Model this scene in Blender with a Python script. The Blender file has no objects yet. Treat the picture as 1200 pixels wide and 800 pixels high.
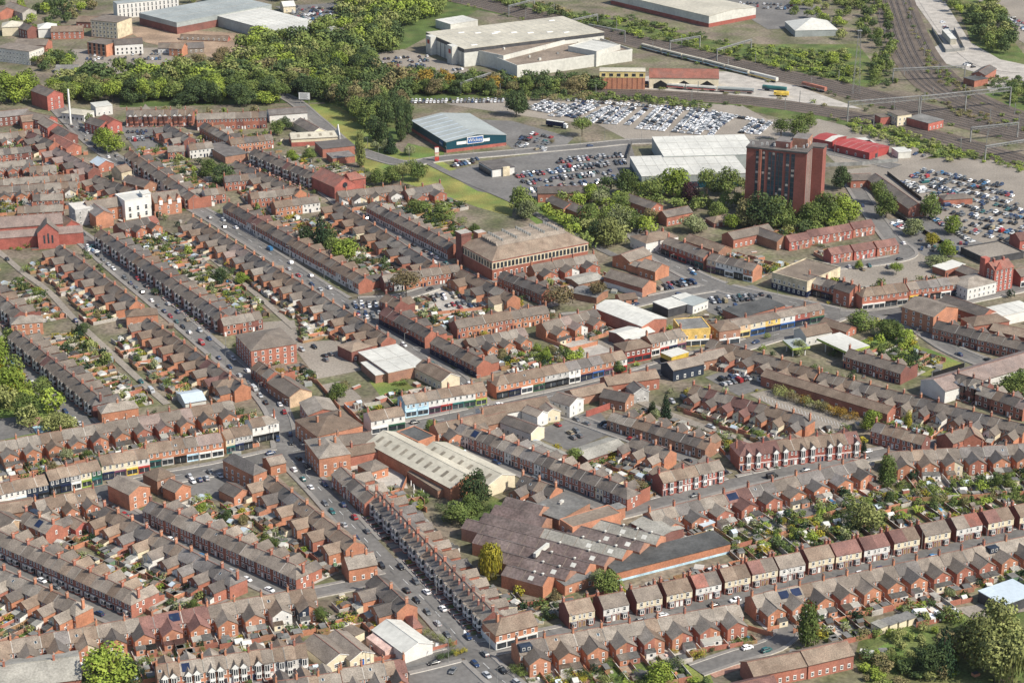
import bpy, math, random
from mathutils import Vector, Matrix
R = random.Random(7)
sc = bpy.context.scene
COL = sc.collection
PI = math.pi
# ------------------------------------------------------------------ camera
H = 350.0; TH = math.radians(21.2); F = 2400.0
cd = bpy.data.cameras.new('camera'); cam = bpy.data.objects.new('camera', cd); COL.objects.link(cam)
cam.location = (0, 0, H); cam.rotation_euler = (PI/2 - TH, 0, 0)
cd.sensor_width = 36; cd.lens = 72; cd.clip_start = 5; cd.clip_end = 20000
sc.camera = cam
def at(px, py, z=0.0):
    dx = (px-600)/F; dy = (400-py)/F
    d = Vector((dx, math.cos(TH)+dy*math.sin(TH), -math.sin(TH)+dy*math.cos(TH)))
    return Vector((0, 0, H)) + d*((z-H)/d.z)
# ------------------------------------------------------------------ materials
M = {}
def mat(name, col, rough=.85, n1=(.35, .25), n2=(2.5, .2), rnd=.12, metal=0., spec=.3, hue=None):
    m = bpy.data.materials.new(name); m.use_nodes = True; nt = m.node_tree; N = nt.nodes; Lk = nt.links
    b = N['Principled BSDF']; b.inputs['Roughness'].default_value = rough; b.inputs['Metallic'].default_value = metal
    b.inputs['Specular IOR Level'].default_value = spec
    geo = N.new('ShaderNodeNewGeometry'); oi = N.new('ShaderNodeObjectInfo')
    def noise(s, det):
        t = N.new('ShaderNodeTexNoise'); t.inputs['Scale'].default_value = s; t.inputs['Detail'].default_value = det
        Lk.new(geo.outputs['Position'], t.inputs['Vector']); return t
    a = noise(n1[0], 3); c = noise(n2[0], 2)
    def lin(src, lo, hi, fmin=.3, fmax=.7):
        r = N.new('ShaderNodeMapRange'); r.inputs[1].default_value = fmin; r.inputs[2].default_value = fmax
        r.inputs[3].default_value = lo; r.inputs[4].default_value = hi; Lk.new(src, r.inputs[0]); return r.outputs[0]
    def mul(x, y):
        q = N.new('ShaderNodeMath'); q.operation = 'MULTIPLY'; Lk.new(x, q.inputs[0]); Lk.new(y, q.inputs[1]); return q.outputs[0]
    v = mul(mul(lin(a.outputs['Fac'], 1-n1[1], 1+n1[1]), lin(c.outputs['Fac'], 1-n2[1], 1+n2[1])),
            lin(oi.outputs['Random'], 1-rnd, 1+rnd, 0, 1))
    base = N.new('ShaderNodeRGB'); base.outputs[0].default_value = (*col, 1)
    src = base.outputs[0]
    if hue:                                   # second colour mixed in by a broad noise and per object
        e = noise(hue[1], 2)
        mx = N.new('ShaderNodeMix'); mx.data_type = 'RGBA'
        ad = N.new('ShaderNodeMath'); ad.operation = 'ADD'; Lk.new(lin(e.outputs['Fac'], -.5, .8, .3, .7), ad.inputs[0])
        Lk.new(lin(oi.outputs['Random'], -.3, .5, 0, 1), ad.inputs[1]); ad.use_clamp = True
        Lk.new(ad.outputs[0], mx.inputs['Factor']); Lk.new(src, mx.inputs['A']); mx.inputs['B'].default_value = (*hue[0], 1)
        src = mx.outputs['Result']
    vm = N.new('ShaderNodeVectorMath'); vm.operation = 'SCALE'; Lk.new(src, vm.inputs[0]); Lk.new(v, vm.inputs['Scale'])
    Lk.new(vm.outputs[0], b.inputs['Base Color'])
    M[name] = m; return m
for nm, c, h in [('brick_orange', (.455, .202, .118), (.37, .178, .115)), ('brick_red', (.37, .146, .098), (.30, .128, .095)),
                 ('brick_dark', (.22, .092, .074), (.18, .09, .076)), ('brick_brown', (.34, .18, .118), (.27, .15, .11)),
                 ('brick_vivid', (.36, .11, .085), (.29, .10, .08))]:
    mat(nm, c, .9, (.25, .16), (1.6, .16), .14, hue=(h, .12))
for nm, c, h in [('slate_grey', (.182, .152, .126), (.225, .19, .155)), ('slate_dark', (.112, .097, .087), (.16, .135, .113)),
                 ('slate_brown', (.19, .14, .104), (.228, .178, .134)), ('slate_light', (.262, .23, .195), (.2, .172, .142)),
                 ('slate_blue', (.138, .124, .114), (.17, .155, .145)), ('tile_red', (.26, .105, .078), (.20, .105, .085)),
                 ('tile_maroon', (.155, .083, .072), (.19, .10, .082)), ('tile_pink', (.26, .20, .175), (.21, .17, .155))]:
    mat(nm, c, .8, (.25, .2), (2.4, .28), .22, hue=(h, .22))
mat('brick_tower', (.26, .092, .072), .9, (.1, .12), (1., .12), .05); mat('ridge_tile', (.24, .13, .10)); mat('chimney_pot', (.42, .22, .14)); mat('leadwork', (.25, .25, .26))
mat('render_white', (.66, .64, .60), .8, (.3, .08), (2, .08), .06); mat('render_cream', (.66, .58, .42), .8, (.3, .1), (2, .1), .06)
mat('render_grey', (.42, .41, .39)); mat('render_yellow', (.62, .42, .13)); mat('render_navy', (.025, .035, .055), .6)
mat('render_blue', (.42, .58, .68)); mat('render_tan', (.50, .36, .24)); mat('render_pink', (.6, .42, .36))
mat('paint_white', (.74, .73, .70), .6, (.3, .05), (2, .05), .04)
mat('stone_yellow', (.60, .47, .2)); mat('stone_cream', (.55, .47, .33)); mat('concrete', (.40, .37, .33), .9, (.15, .2), (1.2, .15)); mat('concrete_light', (.55, .52, .47), .9, (.15, .12), (1.2, .12))
mat('asbestos', (.30, .285, .25), .9, (.2, .25), (1.5, .2), .1, hue=((.24, .23, .20), .1))
mat('factory_roof', (.155, .122, .112), .85, (.15, .3), (1.1, .3), .14, hue=((.118, .086, .08), .09))
mat('felt_black', (.085, .085, .082), .8, (.12, .3), (.9, .2)); mat('felt_grey', (.17, .165, .155), .85, (.12, .25), (1, .2)); mat('felt_brown', (.2, .16, .125), .9, (.1, .25), (1, .2))
mat('metal_white', (.55, .54, .49), .55, (.05, .14), (.5, .1), .03); mat('metal_cream', (.47, .435, .35), .55, (.05, .15), (.5, .12), .03)
mat('metal_grey', (.31, .335, .325), .55, (.06, .14), (.6, .1), .03); mat('metal_roofblue', (.48, .55, .60), .45, (.06, .06), (.7, .06), .03)
mat('metal_steel', (.23, .23, .22), .6, rnd=.04); mat('rail_steel', (.33, .29, .26), .5); mat('metal_seam', (.43, .42, .38), .6); mat('metal_red', (.36, .065, .06), .6, (.1, .15), (1, .06), .04)
mat('cladding_teal', (.008, .052, .075), .5, (.1, .08), (1, .06), .02); mat('cladding_dark', (.06, .06, .065), .6)
mat('glass', (.035, .042, .05), .12, (.3, .3), (1.2, .3), .3, spec=.6)
mat('glass_blue', (.03, .055, .075), .12, (.3, .3), (1.2, .3), .2, spec=.6)
mat('solar', (.015, .025, .06), .15, spec=.6); mat('skylight', (.24, .21, .16), .3)
mat('door_dark', (.05, .04, .05), .5, rnd=.5); mat('door_blue', (.03, .12, .4), .5); mat('black', (.012, .012, .013), .6)
mat('yellow', (.62, .44, .08), .5); mat('red_paint', (.38, .05, .04), .5); mat('green_paint', (.035, .11, .065), .5); mat('teal_paint', (.03, .12, .115), .5)
mat('blue_paint', (.03, .10, .29), .5); mat('lime_paint', (.30, .38, .08), .5); mat('purple_paint', (.15, .06, .10), .5); mat('navy_paint', (.012, .02, .06), .5)
mat('wood', (.27, .17, .09)); mat('wood_dark', (.12, .08, .06)); mat('tarp_blue', (.08, .25, .42), .6); mat('shed_green', (.12, .2, .12))
for nm, c in [('car_white', (.78, .78, .78)), ('car_silver', (.42, .43, .44)), ('car_grey', (.13, .135, .14)), ('car_black', (.018, .018, .02)),
              ('car_blue', (.022, .045, .11)), ('car_lightblue', (.04, .15, .30)), ('car_red', (.30, .03, .032)), ('car_teal', (.03, .12, .12)), ('car_gold', (.3, .25, .16))]:
    mat(nm, c, .25, (.3, .04), (2, .04), .08, spec=.5)
mat('rubber', (.02, .02, .02), .9)
# ground
mat('ground_mix', (.185, .152, .115), .95, (.04, .3), (.5, .35), 0, hue=((.11, .118, .055), .05))
mat('asphalt', (.150, .143, .135), .9, (.05, .2), (.5, .16), .05); mat('asphalt_dark', (.13, .128, .125), .9, (.05, .15), (.8, .12), .05)
mat('pavement', (.22, .205, .188), .9, (.08, .12), (1.2, .12), .05); mat('gravel', (.25, .22, .185), .95, (.04, .16), (1., .2), .05)
mat('ballast', (.125, .10, .08), .95, (.05, .3), (.8, .25), 0); mat('rail_bed', (.055, .044, .038), .9, (.1, .25), (1., .25), 0)
mat('dirt', (.30, .215, .15), .95, (.06, .3), (.8, .25), .1); mat('lawn', (.115, .175, .042), .95, (.06, .3), (1.2, .3), .15, hue=((.19, .175, .05), .05))
mat('lawn_dark', (.08, .12, .03), .95, (.08, .35), (1.0, .35), .15, hue=((.13, .125, .05), .06))
mat('paving_red', (.30, .17, .125), .95, (.2, .2), (1.5, .2), .1); mat('road_paint', (.7, .7, .68), .8)
# foliage
for nm, c, h in [('leaf_mid', (.098, .138, .036), (.155, .185, .05)), ('leaf_dark', (.046, .072, .028), (.078, .108, .036)), ('leaf_bright', (.165, .225, .035), (.22, .265, .045)),
                 ('leaf_yellow', (.30, .25, .03), (.22, .22, .03)), ('leaf_brown', (.19, .15, .075), (.15, .145, .06)), ('leaf_purple', (.055, .02, .025), (.035, .02, .022)),
                 ('leaf_pale', (.20, .23, .10), (.27, .28, .16)), ('leaf_conifer', (.018, .038, .02), (.03, .055, .022)), ('leaf_willow', (.17, .19, .062), (.215, .225, .08)),
                 ('leaf_orange', (.26, .15, .025), (.2, .15, .03))]:
    mat(nm, c, .75, (.15, .22), (1.2, .22), .22, spec=.15, hue=(h, .25))
mat('bark', (.09, .065, .045))
# ------------------------------------------------------------------ mesh builder
class MB:
    def __init__(s): s.v = []; s.f = []; s.m = []; s.T = None
    def add(s, vs, fs, m):
        o = len(s.v); T = s.T
        s.v += [tuple(T @ Vector(p)) for p in vs] if T is not None else [tuple(p) for p in vs]
        s.f += [tuple(i+o for i in f) for f in fs]; s.m += [m]*len(fs)
    def box(s, x0, x1, y0, y1, z0, z1, m, top=None):
        s.add([(x0,y0,z0),(x1,y0,z0),(x1,y1,z0),(x0,y1,z0),(x0,y0,z1),(x1,y0,z1),(x1,y1,z1),(x0,y1,z1)],
              [(3,2,1,0),(0,1,5,4),(1,2,6,5),(2,3,7,6),(3,0,4,7)], m)
        s.add([(x0,y0,z1),(x1,y0,z1),(x1,y1,z1),(x0,y1,z1)], [(0,1,2,3)], top or m)
    def fr(s, a, b, z0, z1, m, top=None):     # frustum between rectangle a at z0 and b at z1
        (x0,x1,y0,y1), (u0,u1,w0,w1) = a, b
        s.add([(x0,y0,z0),(x1,y0,z0),(x1,y1,z0),(x0,y1,z0),(u0,w0,z1),(u1,w0,z1),(u1,w1,z1),(u0,w1,z1)],
              [(3,2,1,0),(0,1,5,4),(1,2,6,5),(2,3,7,6),(3,0,4,7)], m)
        s.add([(u0,w0,z1),(u1,w0,z1),(u1,w1,z1),(u0,w1,z1)], [(0,1,2,3)], top or m)
    def prx(s, prof, x0, x1, m, caps=True):   # profile in (y,z), counter-clockwise seen from +x, swept along x
        n = len(prof); vs = [(x0,y,z) for y,z in prof] + [(x1,y,z) for y,z in prof]
        fs = [(i, n+i, n+(i+1)%n, (i+1)%n) for i in range(n)]
        fs = [tuple(reversed(f)) for f in fs]
        if caps: fs += [tuple(range(n))[::-1], tuple(range(n, 2*n))]
        s.add(vs, fs, m)
    def pry(s, prof, y0, y1, m):              # profile in (x,z) swept along y
        n = len(prof); vs = [(x,y0,z) for x,z in prof] + [(x,y1,z) for x,z in prof]
        fs = [(i, (i+1)%n, n+(i+1)%n, n+i) for i in range(n)] + [tuple(range(n))[::-1], tuple(range(n, 2*n))]
        s.add(vs, fs, m)
    def cyl(s, p, q, r0, r1, m, n=8):
        p = Vector(p); q = Vector(q); d = (q-p).normalized()
        a = d.orthogonal().normalized(); b = d.cross(a)
        vs = [p+(a*math.cos(t)+b*math.sin(t))*r0 for t in [2*PI*i/n for i in range(n)]] + [q+(a*math.cos(t)+b*math.sin(t))*r1 for t in [2*PI*i/n for i in range(n)]]
        s.add(vs, [(i,(i+1)%n,n+(i+1)%n,n+i) for i in range(n)] + [tuple(range(n))[::-1], tuple(range(n,2*n))], m)
    def merge(s, o, T):
        k = len(s.v); s.v += [tuple(T @ Vector(p)) for p in o.v]; s.f += [tuple(i+k for i in f) for f in o.f]; s.m += o.m
    def mesh(s, name):
        me = bpy.data.meshes.new(name); me.from_pydata(s.v, [], s.f)
        ks = list(dict.fromkeys(s.m)); ix = {k: i for i, k in enumerate(ks)}
        for k in ks: me.materials.append(M[k])
        me.polygons.foreach_set('material_index', [ix[k] for k in s.m]); me.update(); return me
def xf(x, y, z, r=0): return Matrix.Translation((x, y, z)) @ Matrix.Rotation(r, 4, 'Z')
CACHE = {}
ALL = []          # (object, position) of every labelled thing
class Thing:
    stuff = False
    def __init__(s, name, label, cat, loc, rot=0, group=None):
        o = bpy.data.objects.new(name, None); COL.objects.link(o); o.location = loc; o.rotation_euler = (0, 0, rot); o.empty_display_size = .5
        o['label'] = label; o['category'] = cat
        if group: o['group'] = group
        s.o = o; s.loc = loc; ALL.append(o)
    def part(s, name, mb, loc=(0,0,0), rot=0, key=None, parent=None, label=None):
        if key is not None:
            key = (name, key); me = CACHE.get(key)
            if me is None: me = CACHE[key] = (mb() if callable(mb) else mb).mesh(name)
        else: me = (mb() if callable(mb) else mb).mesh(name)
        o = bpy.data.objects.new(name, me); COL.objects.link(o); o.parent = parent or s.o; o.location = loc; o.rotation_euler = (0, 0, rot)
        if label: o['label'] = label
        return o
class Sink:        # the far rows: the same geometry, gathered into one mesh
    stuff = True
    def __init__(s, target): s.t = target; s.T = Matrix.Identity(4)
    def set(s, loc, rot): s.T = Matrix.Translation(loc) @ Matrix.Rotation(rot, 4, 'Z')
    def part(s, name, mb, loc=(0,0,0), rot=0, key=None, parent=None, label=None):
        s.t.merge(mb() if callable(mb) else mb, s.T @ xf(*loc, rot))
def solo(name, mb, label, cat, loc=(0,0,0), rot=0, group=None, kind=None, key=None):
    if key is not None:
        me = CACHE.get((name, key)) or CACHE.setdefault((name, key), (mb() if callable(mb) else mb).mesh(name))
    else: me = (mb() if callable(mb) else mb).mesh(name)
    o = bpy.data.objects.new(name, me); COL.objects.link(o); o.location = loc; o.rotation_euler = (0, 0, rot)
    if label: o['label'] = label
    if cat: o['category'] = cat
    if group: o['group'] = group
    if kind: o['kind'] = kind
    else: ALL.append(o)
    return o
ORD = ['first','second','third','fourth','fifth','sixth','seventh','eighth','ninth','tenth','eleventh','twelfth','thirteenth','fourteenth','fifteenth','sixteenth','seventeenth','eighteenth','nineteenth','twentieth']
TENS = {2: 'twenty', 3: 'thirty', 4: 'forty', 5: 'fifty', 6: 'sixty', 7: 'seventy', 8: 'eighty', 9: 'ninety'}
def ordw(i):     # 1-based
    if i <= 20: return ORD[i-1]
    t, u = divmod(i, 10)
    return (TENS[t][:-1]+'ieth') if u == 0 else TENS[t]+'-'+ORD[u-1]
# ------------------------------------------------------------------ small building parts
def win_mb(w, h, frame='paint_white', glass='glass', lod=False, bars=True):
    b = MB(); x = w/2
    if lod:
        b.add([(-x,-.05,0),(x,-.05,0),(x,-.05,h),(-x,-.05,h)], [(0,1,2,3)], frame)
        b.add([(-x+.16,-.08,.16),(x-.16,-.08,.16),(x-.16,-.08,h-.16),(-x+.16,-.08,h-.16)], [(0,1,2,3)], glass); return b
    t = .13
    b.box(-x,-x+t,-.08,0,0,h,frame); b.box(x-t,x,-.08,0,0,h,frame); b.box(-x+t,x-t,-.08,0,0,t,frame); b.box(-x+t,x-t,-.08,0,h-t,h,frame)
    if bars: b.box(-x+t,x-t,-.07,0,h*.52,h*.52+.1,frame)
    b.box(-x-.08,x+.08,-.16,0,-.14,-.004,'concrete_light'); b.box(-x-.06,x+.06,-.05,0,h+.004,h+.18,frame if frame!='black' else 'concrete_light')
    b.add([(-x+t,-.03,t),(x-t,-.03,t),(x-t,-.03,h-t),(-x+t,-.03,h-t)], [(0,1,2,3)], glass); return b
def put_win(t, x, y, z, w, h, rot=0, frame='paint_white', glass='glass'):
    t.part('window', lambda: win_mb(w, h, frame, glass, t.stuff), (x, y, z), rot, key=(round(w,2), round(h,2), frame, glass))
def put_door(t, x, y, m, rot=0, w=.95, h=2.15):
    def g():
        b = MB(); b.box(-w/2-.1,w/2+.1,-.07,0,0,h+.35,'paint_white'); b.box(-w/2,w/2,-.11,-.073,.05,h,m); b.box(-w/2,w/2,-.105,-.073,h+.05,h+.28,'glass'); return b
    def gl():
        b = MB(); b.add([(-w/2,-.06,0),(w/2,-.06,0),(w/2,-.06,h),(-w/2,-.06,h)], [(0,1,2,3)], m); return b
    t.part('door', gl if t.stuff else g, (x, y, 0), rot, key=(m, w, h))
def chimney_mb(wm, hgt=2.0, wx=.62, wy=1.05, pots=3):
    b = MB(); b.box(-wx/2,wx/2,-wy/2,wy/2,-1.6,hgt-.35,wm); b.box(-wx/2-.08,wx/2+.08,-wy/2-.08,wy/2+.08,hgt-.35,hgt-.1,wm); b.box(-wx/2,wx/2,-wy/2,wy/2,hgt-.1,hgt,'concrete')
    for i in range(pots):
        y = (i-(pots-1)/2)*wy*.33; b.cyl((0,y,hgt), (0,y,hgt+.55), .14, .11, 'chimney_pot', 6)
    return b
# ------------------------------------------------------------------ terraced house
STUFF_HOUSES = MB(); SINK = Sink(STUFF_HOUSES)
def house(t, p, i, n, r):
    """t: Thing or Sink at the ground under the ridge's left end; +x along the row, -y the street side"""
    w, D, ev, rg = p['w'], p['D'], p['eave'], p['ridge']; wm, rm = p['wall'], p['roof']; h = D/2; mir = p['mir']
    lft, rgt = i == 0, i == n-1
    hipL = lft and 'L' in p.get('hip', ''); hipR = rgt and 'R' in p.get('hip', '')
    sl = (rg-ev)/h
    # walls
    def wall():
        b = MB(); g = ev + (rg-ev)*.93
        if hipL or hipR: b.box(0, w, -h, h, 0, ev-.05, wm)
        else: b.prx([(-h,0),(h,0),(h,ev-.05),(0,g),(-h,ev-.05)], 0, w, wm)
        if p.get('bands') : b.box(0, w, -h-.06, -h, 2.75, 3.05, 'paint_white'); b.box(0, w, -h-.06, -h, ev-.35, ev-.1, 'paint_white')
        if p.get('upper'): b.box(.02, w-.02, -h-.05, -h, 2.8, ev-.08, p['upper'])
        if p.get('lower'): b.box(0, w, -h-.05, -h, 0, 2.7, p['lower'])
        return b
    t.part('wall', wall, key=('w', w, D, ev, rg, wm, hipL, hipR, p.get('bands'), p.get('upper'), p.get('lower')))
    def roof():
        b = MB(); o = .32; e = ev-sl*o; tt = .2
        if hipL or hipR:
            k = min(h*.95, w*.98)
            a = k if hipL else 0; c = w-k if hipR else w
            if a > c: a = c = (a+c)/2
            x0 = -.3 if hipL else 0; x1 = w+.3 if hipR else w
            vs = [(x0,-h-o,e),(x1,-h-o,e),(x1,h+o,e),(x0,h+o,e),(a,0,rg),(c,0,rg)]
            b.add(vs, [(0,1,5,4),(2,3,4,5),(1,2,5),(3,0,4),(3,2,1,0)], rm)
        else:
            b.prx([(-h-o,e-tt),(0,rg-tt),(h+o,e-tt),(h+o,e),(0,rg),(-h-o,e)], 0, w, rm)
            a, c = 0, w
        b.box(a, c, -.14, .14, rg-.05, rg+.1, 'ridge_tile')
        if p.get('coping') and not (hipL or hipR):
            for s_ in (-1, 1): b.add([(-.13,s_*(h+o),e+.07),(.13,s_*(h+o),e+.07),(.13,0,rg+.07),(-.13,0,rg+.07)], [(0,1,2,3)], p['coping'])
        return b
    rf = t.part('roof', roof, key=('r', w, D, ev, rg, rm, hipL, hipR, p.get('coping')))
    if p.get('sky') and not t.stuff and not hipL and not hipR:
        sd_, fx, fy = p['sky']
        def sk_():
            b = MB(); x = w*fx; y0, y1 = sd_*h*(fy-.1), sd_*h*(fy+.1); zf = lambda y: rg-sl*abs(y)+.09
            b.add([(x-.5,y0,zf(y0)),(x+.5,y0,zf(y0)),(x+.5,y1,zf(y1)),(x-.5,y1,zf(y1))], [(0,1,2,3)], 'paint_white'); b.add([(x-.38,y0*.98+y1*.02,zf(y0)+.03),(x+.38,y0*.98+y1*.02,zf(y0)+.03),(x+.38,y1*.95+y0*.05,zf(y1)+.03),(x-.38,y1*.95+y0*.05,zf(y1)+.03)], [(0,1,2,3)], 'glass_blue'); return b
        t.part('skylight', sk_, parent=rf)
    if p.get('solar') and not t.stuff:
        def sp():
            b = MB(); y0, y1 = (-h*.85, -h*.2) if p['solar'] == 'F' else (h*.2, h*.85)
            zf = lambda y: rg-sl*abs(y)+.1
            b.add([(.6,y0,zf(y0)),(w-.6,y0,zf(y0)),(w-.6,y1,zf(y1)),(.6,y1,zf(y1))], [(0,1,2,3)], 'solar'); return b
        t.part('solar_panel', sp)
    if p.get('dormer') and not t.stuff:
        def dm():
            b = MB(); b.box(.4, w-.4, h*.25, h*.9, rg-2.2, rg-.15, 'render_navy'); 
            for q in (.32, .68): b.box(w*q-.5, w*q+.5, h*.9, h*.9+.05, rg-1.6, rg-.5, 'paint_white'); b.box(w*q-.36, w*q+.36, h*.9+.05, h*.9+.07, rg-1.48, rg-.62, 'glass')
            return b
        t.part('dormer', dm)
    # chimneys: on the party line
    cm = wm if wm.startswith('brick') else 'brick_red'
    if p['chim'] and (i % 2 == (0 if mir else 0)) or (rgt and p['chim']):
        x = w-.35 if (rgt and i % 2) else (.35 if lft else 0)
        t.part('chimney', lambda: chimney_mb(cm, 1.9, pots=4 if not t.stuff else 2), (x, 0, rg), key=('c', cm))
    if p.get('chim2') and not t.stuff and not lft: t.part('chimney', lambda: chimney_mb(cm, 1.3, .55, .7, 2), (0, -h*.45, rg-sl*h*.45+.5), key=('c2', cm))
    # street side
    st = p['front']; up = p['frame']
    zu = p.get('zu', ev-2.25)
    dx = w-.85 if mir else .85; bxc = w*.36 if mir else w*.64
    dm_ = p['door']
    if st == 'plain':
        put_door(t, dx, -h, dm_); put_win(t, bxc, -h, .95, 1.35, 1.5, 0, up)
        if w > 4.6: put_win(t, w*.27, -h, zu, 1.0, 1.5, 0, up); put_win(t, w*.74, -h, zu, 1.0, 1.5, 0, up)
        else: put_win(t, bxc, -h, zu, 1.1, 1.5, 0, up); 
        if w <= 4.6 and p.get('two'): put_win(t, dx, -h, zu, .8, 1.4, 0, up)
    elif st in ('bay1', 'bay2', 'gbay'):
        put_door(t, dx, -h, dm_)
        top = 2.75 if st == 'bay1' else ev-.25
        fm = p.get('bayframe', 'paint_white')
        def bay():
            b = MB(); q = .9
            a0, a1 = -1.15, 1.15; c0, c1 = -.75, .75
            def ring(z0, z1, m, g=0):
                vs = [(a0-g,0),(c0-g*.5,-q-g),(c1+g*.5,-q-g),(a1+g,0)]
                b.add([(x,y,z0) for x,y in vs]+[(x,y,z1) for x,y in vs], [(0,1,5,4),(1,2,6,5),(2,3,7,6),(4,5,6,7),(3,2,1,0)], m)
            ring(0, .85, wm if st != 'bay1' else p.get('baybase', wm)); ring(.85, 1.05, fm, .04); ring(1.05, 2.3, 'glass'); ring(2.3, 2.62, fm, .04)
            if st == 'bay1': ring(2.62, 2.8, 'leadwork', .12)
            else:
                ring(2.62, 3.25, p.get('baymid', fm)); ring(3.25, 3.4, fm, .04); ring(3.4, top-.35, 'glass'); ring(top-.35, top, fm, .05)
                if st == 'bay2': ring(top, top+.15, rm, .15)
                else:
                    g2 = 1.5; b.add([(-g2,-q-.1,top),(g2,-q-.1,top),(0,-q-.1,top+1.7),(-g2,2.2,top),(g2,2.2,top),(0,2.2,top+1.7)], [(0,1,2)], 'paint_white')
                    b.add([(-g2-.2,-q-.25,top-.15),(0,-q-.25,top+1.85),(0,2.6,top+1.85),(-g2-.2,2.6,top-.15),(g2+.2,-q-.25,top-.15),(g2+.2,2.6,top-.15)], [(0,1,2,3),(1,4,5,2)], rm)
            for x in (c0, 0, c1):
                b.box(x-.09, x+.09, -q-.06, -q, 1.05, 2.3, fm)
                if st != 'bay1': b.box(x-.09, x+.09, -q-.06, -q, 3.4, top-.35, fm)
            return b
        t.part('bay_window', bay, (bxc, -h, 0), key=('bay', st, wm, rm, round(top,2), fm, p.get('baybase'), p.get('baymid')))
        if st == 'bay1':
            h += .05 if p.get('upper') else 0
            put_win(t, bxc, -h, zu, 1.2, 1.5, 0, up); put_win(t, dx, -h, zu, .8, 1.4, 0, up); h = D/2
        else: put_win(t, dx, -h, zu, .85, 1.5, 0, up)
    elif st == 'shop':
        c = p['shop']; fas = c[0]
        def front():
            b = MB(); b.box(.12, w-.12, -.18, 0, .0, .55, fas); b.box(.12, w-.12, -.45, 0, 2.65, 3.3, fas)
            b.box(.12,.4,-.18,0,.55,2.65,fas); b.box(w-.4,w-.12,-.18,0,.55,2.65,fas); b.box(w*.5-.06,w*.5+.06,-.15,0,.55,2.65,'paint_white')
            b.box(.4, w-.4, -.08, 0, .55, 2.65, 'glass'); return b
        t.part('shopfront', front, (0, -h, 0), key=('shop', w, fas))
        put_win(t, w*.27, -h, ev-2.1, 1.1, 1.5, 0, up); put_win(t, w*.73, -h, ev-2.1, 1.1, 1.5, 0, up)
    # rear wing
    wg = p.get('wing')
    if wg:
        ww, Lw, we, wr = wg; ww = ww*w
        wwm = p.get('wingwall', wm)
        ys = h*(rg-wr)/(rg-ev) if wr < rg else 0
        yin = max(0.1, ys-.3)
        x_o = 0 if not mir else 0
        def wingw():
            b = MB(); g = we+(wr-we)*.95-.1
            pr = [(w-ww,0),(w,0),(w,g),(w-ww,we-.1)]
            if mir: pr = [(w-x, z) for x, z in pr][::-1]
            b.pry(pr, h-.02, h+Lw, wwm); return b
        def wingr():
            b = MB(); o = .25; s2 = (wr-we)/ww; e = we-s2*o; t_ = .18
            xs = [(w-ww-o, e), (w, wr)]
            if mir: xs = [(w-x, z) for x, z in xs]
            (xe, ze), (xr, zr_) = xs
            v = [(xe,h-.1,ze),(xr,yin,zr_),(xr,h+Lw+.2,zr_),(xe,h+Lw+.2,ze)]
            lo = [(x,y,z-t_) for x,y,z in v]
            f = [(0,1,2,3)]; sd = [(3,2,6,7),(0,3,7,4)]
            if not mir: f = [(0,3,2,1)]; sd = [(2,3,7,6),(3,0,4,7)]
            b.add(v+lo, f+sd, rm2); return b
        rm2 = p.get('wingroof', rm)
        k = (w, D, ev, rg, ww, Lw, we, wr, mir)
        wo = t.part('rear_wing', wingw, key=('ww', wwm)+k)
        t.part('wing_roof', wingr, key=('wr', rm2)+k, parent=wo)
        xc = ww*.52 if mir else w-ww*.52
        put_win(t, xc, h+Lw, we-1.75, .85, 1.2, PI, up)
        sx = 0 if not mir else 0
        # side windows of the wing
        if not t.stuff:
            if mir: put_win(t, ww, h+Lw*.6, 1.0, 1.0, 1.3, PI/2, up)
            else: put_win(t, w-ww, h+Lw*.6, 1.0, 1.0, 1.3, -PI/2, up)
        xg = (ww+w)/2 if mir else (w-ww)/2
        put_win(t, xg, h, ev-2.0, .8, 1.3, PI, up)
        if not t.stuff: put_win(t, xg, h, .9, .85, 1.4, PI, up)
        ex = p.get('ext')
        if ex:
            Le, hm, hr = ex
            def extg():
                b = MB(); x0, x1 = (w-ww+.05, w-.08) if not mir else (.08, ww-.05)
                b.prx([(h+Lw+.002,0),(h+Lw+Le,0),(h+Lw+Le,2.3),(h+Lw+.002,2.9)], x0, x1, hm)
                b.add([(x0-.1,h+Lw+.003,3.02),(x1+.1,h+Lw+.003,3.02),(x1+.1,h+Lw+Le+.2,2.36),(x0-.1,h+Lw+Le+.2,2.36)], [(0,1,2,3),(3,2,1,0)], hr)
                b.box((x0+x1)/2-.6,(x0+x1)/2+.6,h+Lw+Le,h+Lw+Le+.04,.8,2.0,'paint_white'); b.box((x0+x1)/2-.48,(x0+x1)/2+.48,h+Lw+Le+.04,h+Lw+Le+.06,.92,1.9,'glass')
                return b
            t.part('kitchen_extension', extg, key=('ext', Le, hm, hr)+k)
        else: put_win(t, xc, h+Lw, .9, .95, 1.3, PI, up)
    elif p.get('rearwin', True):
        put_win(t, w*.3, h, ev-2.1, .9, 1.3, PI, up); put_win(t, w*.7, h, .95, 1.0, 1.4, PI, up)
    # end gables: one small window
    if rgt and not hipR and p.get('endwin') and not t.stuff: put_win(t, w, .8, ev-1.9, .8, 1.3, PI/2, up)
    if rgt and hipR: put_win(t, w, -1.2, zu, .9, 1.4, PI/2, up); put_win(t, w, 1.6, zu, .9, 1.4, PI/2, up); put_win(t, w, 0, 1.0, 1.1, 1.4, PI/2, up)

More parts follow.
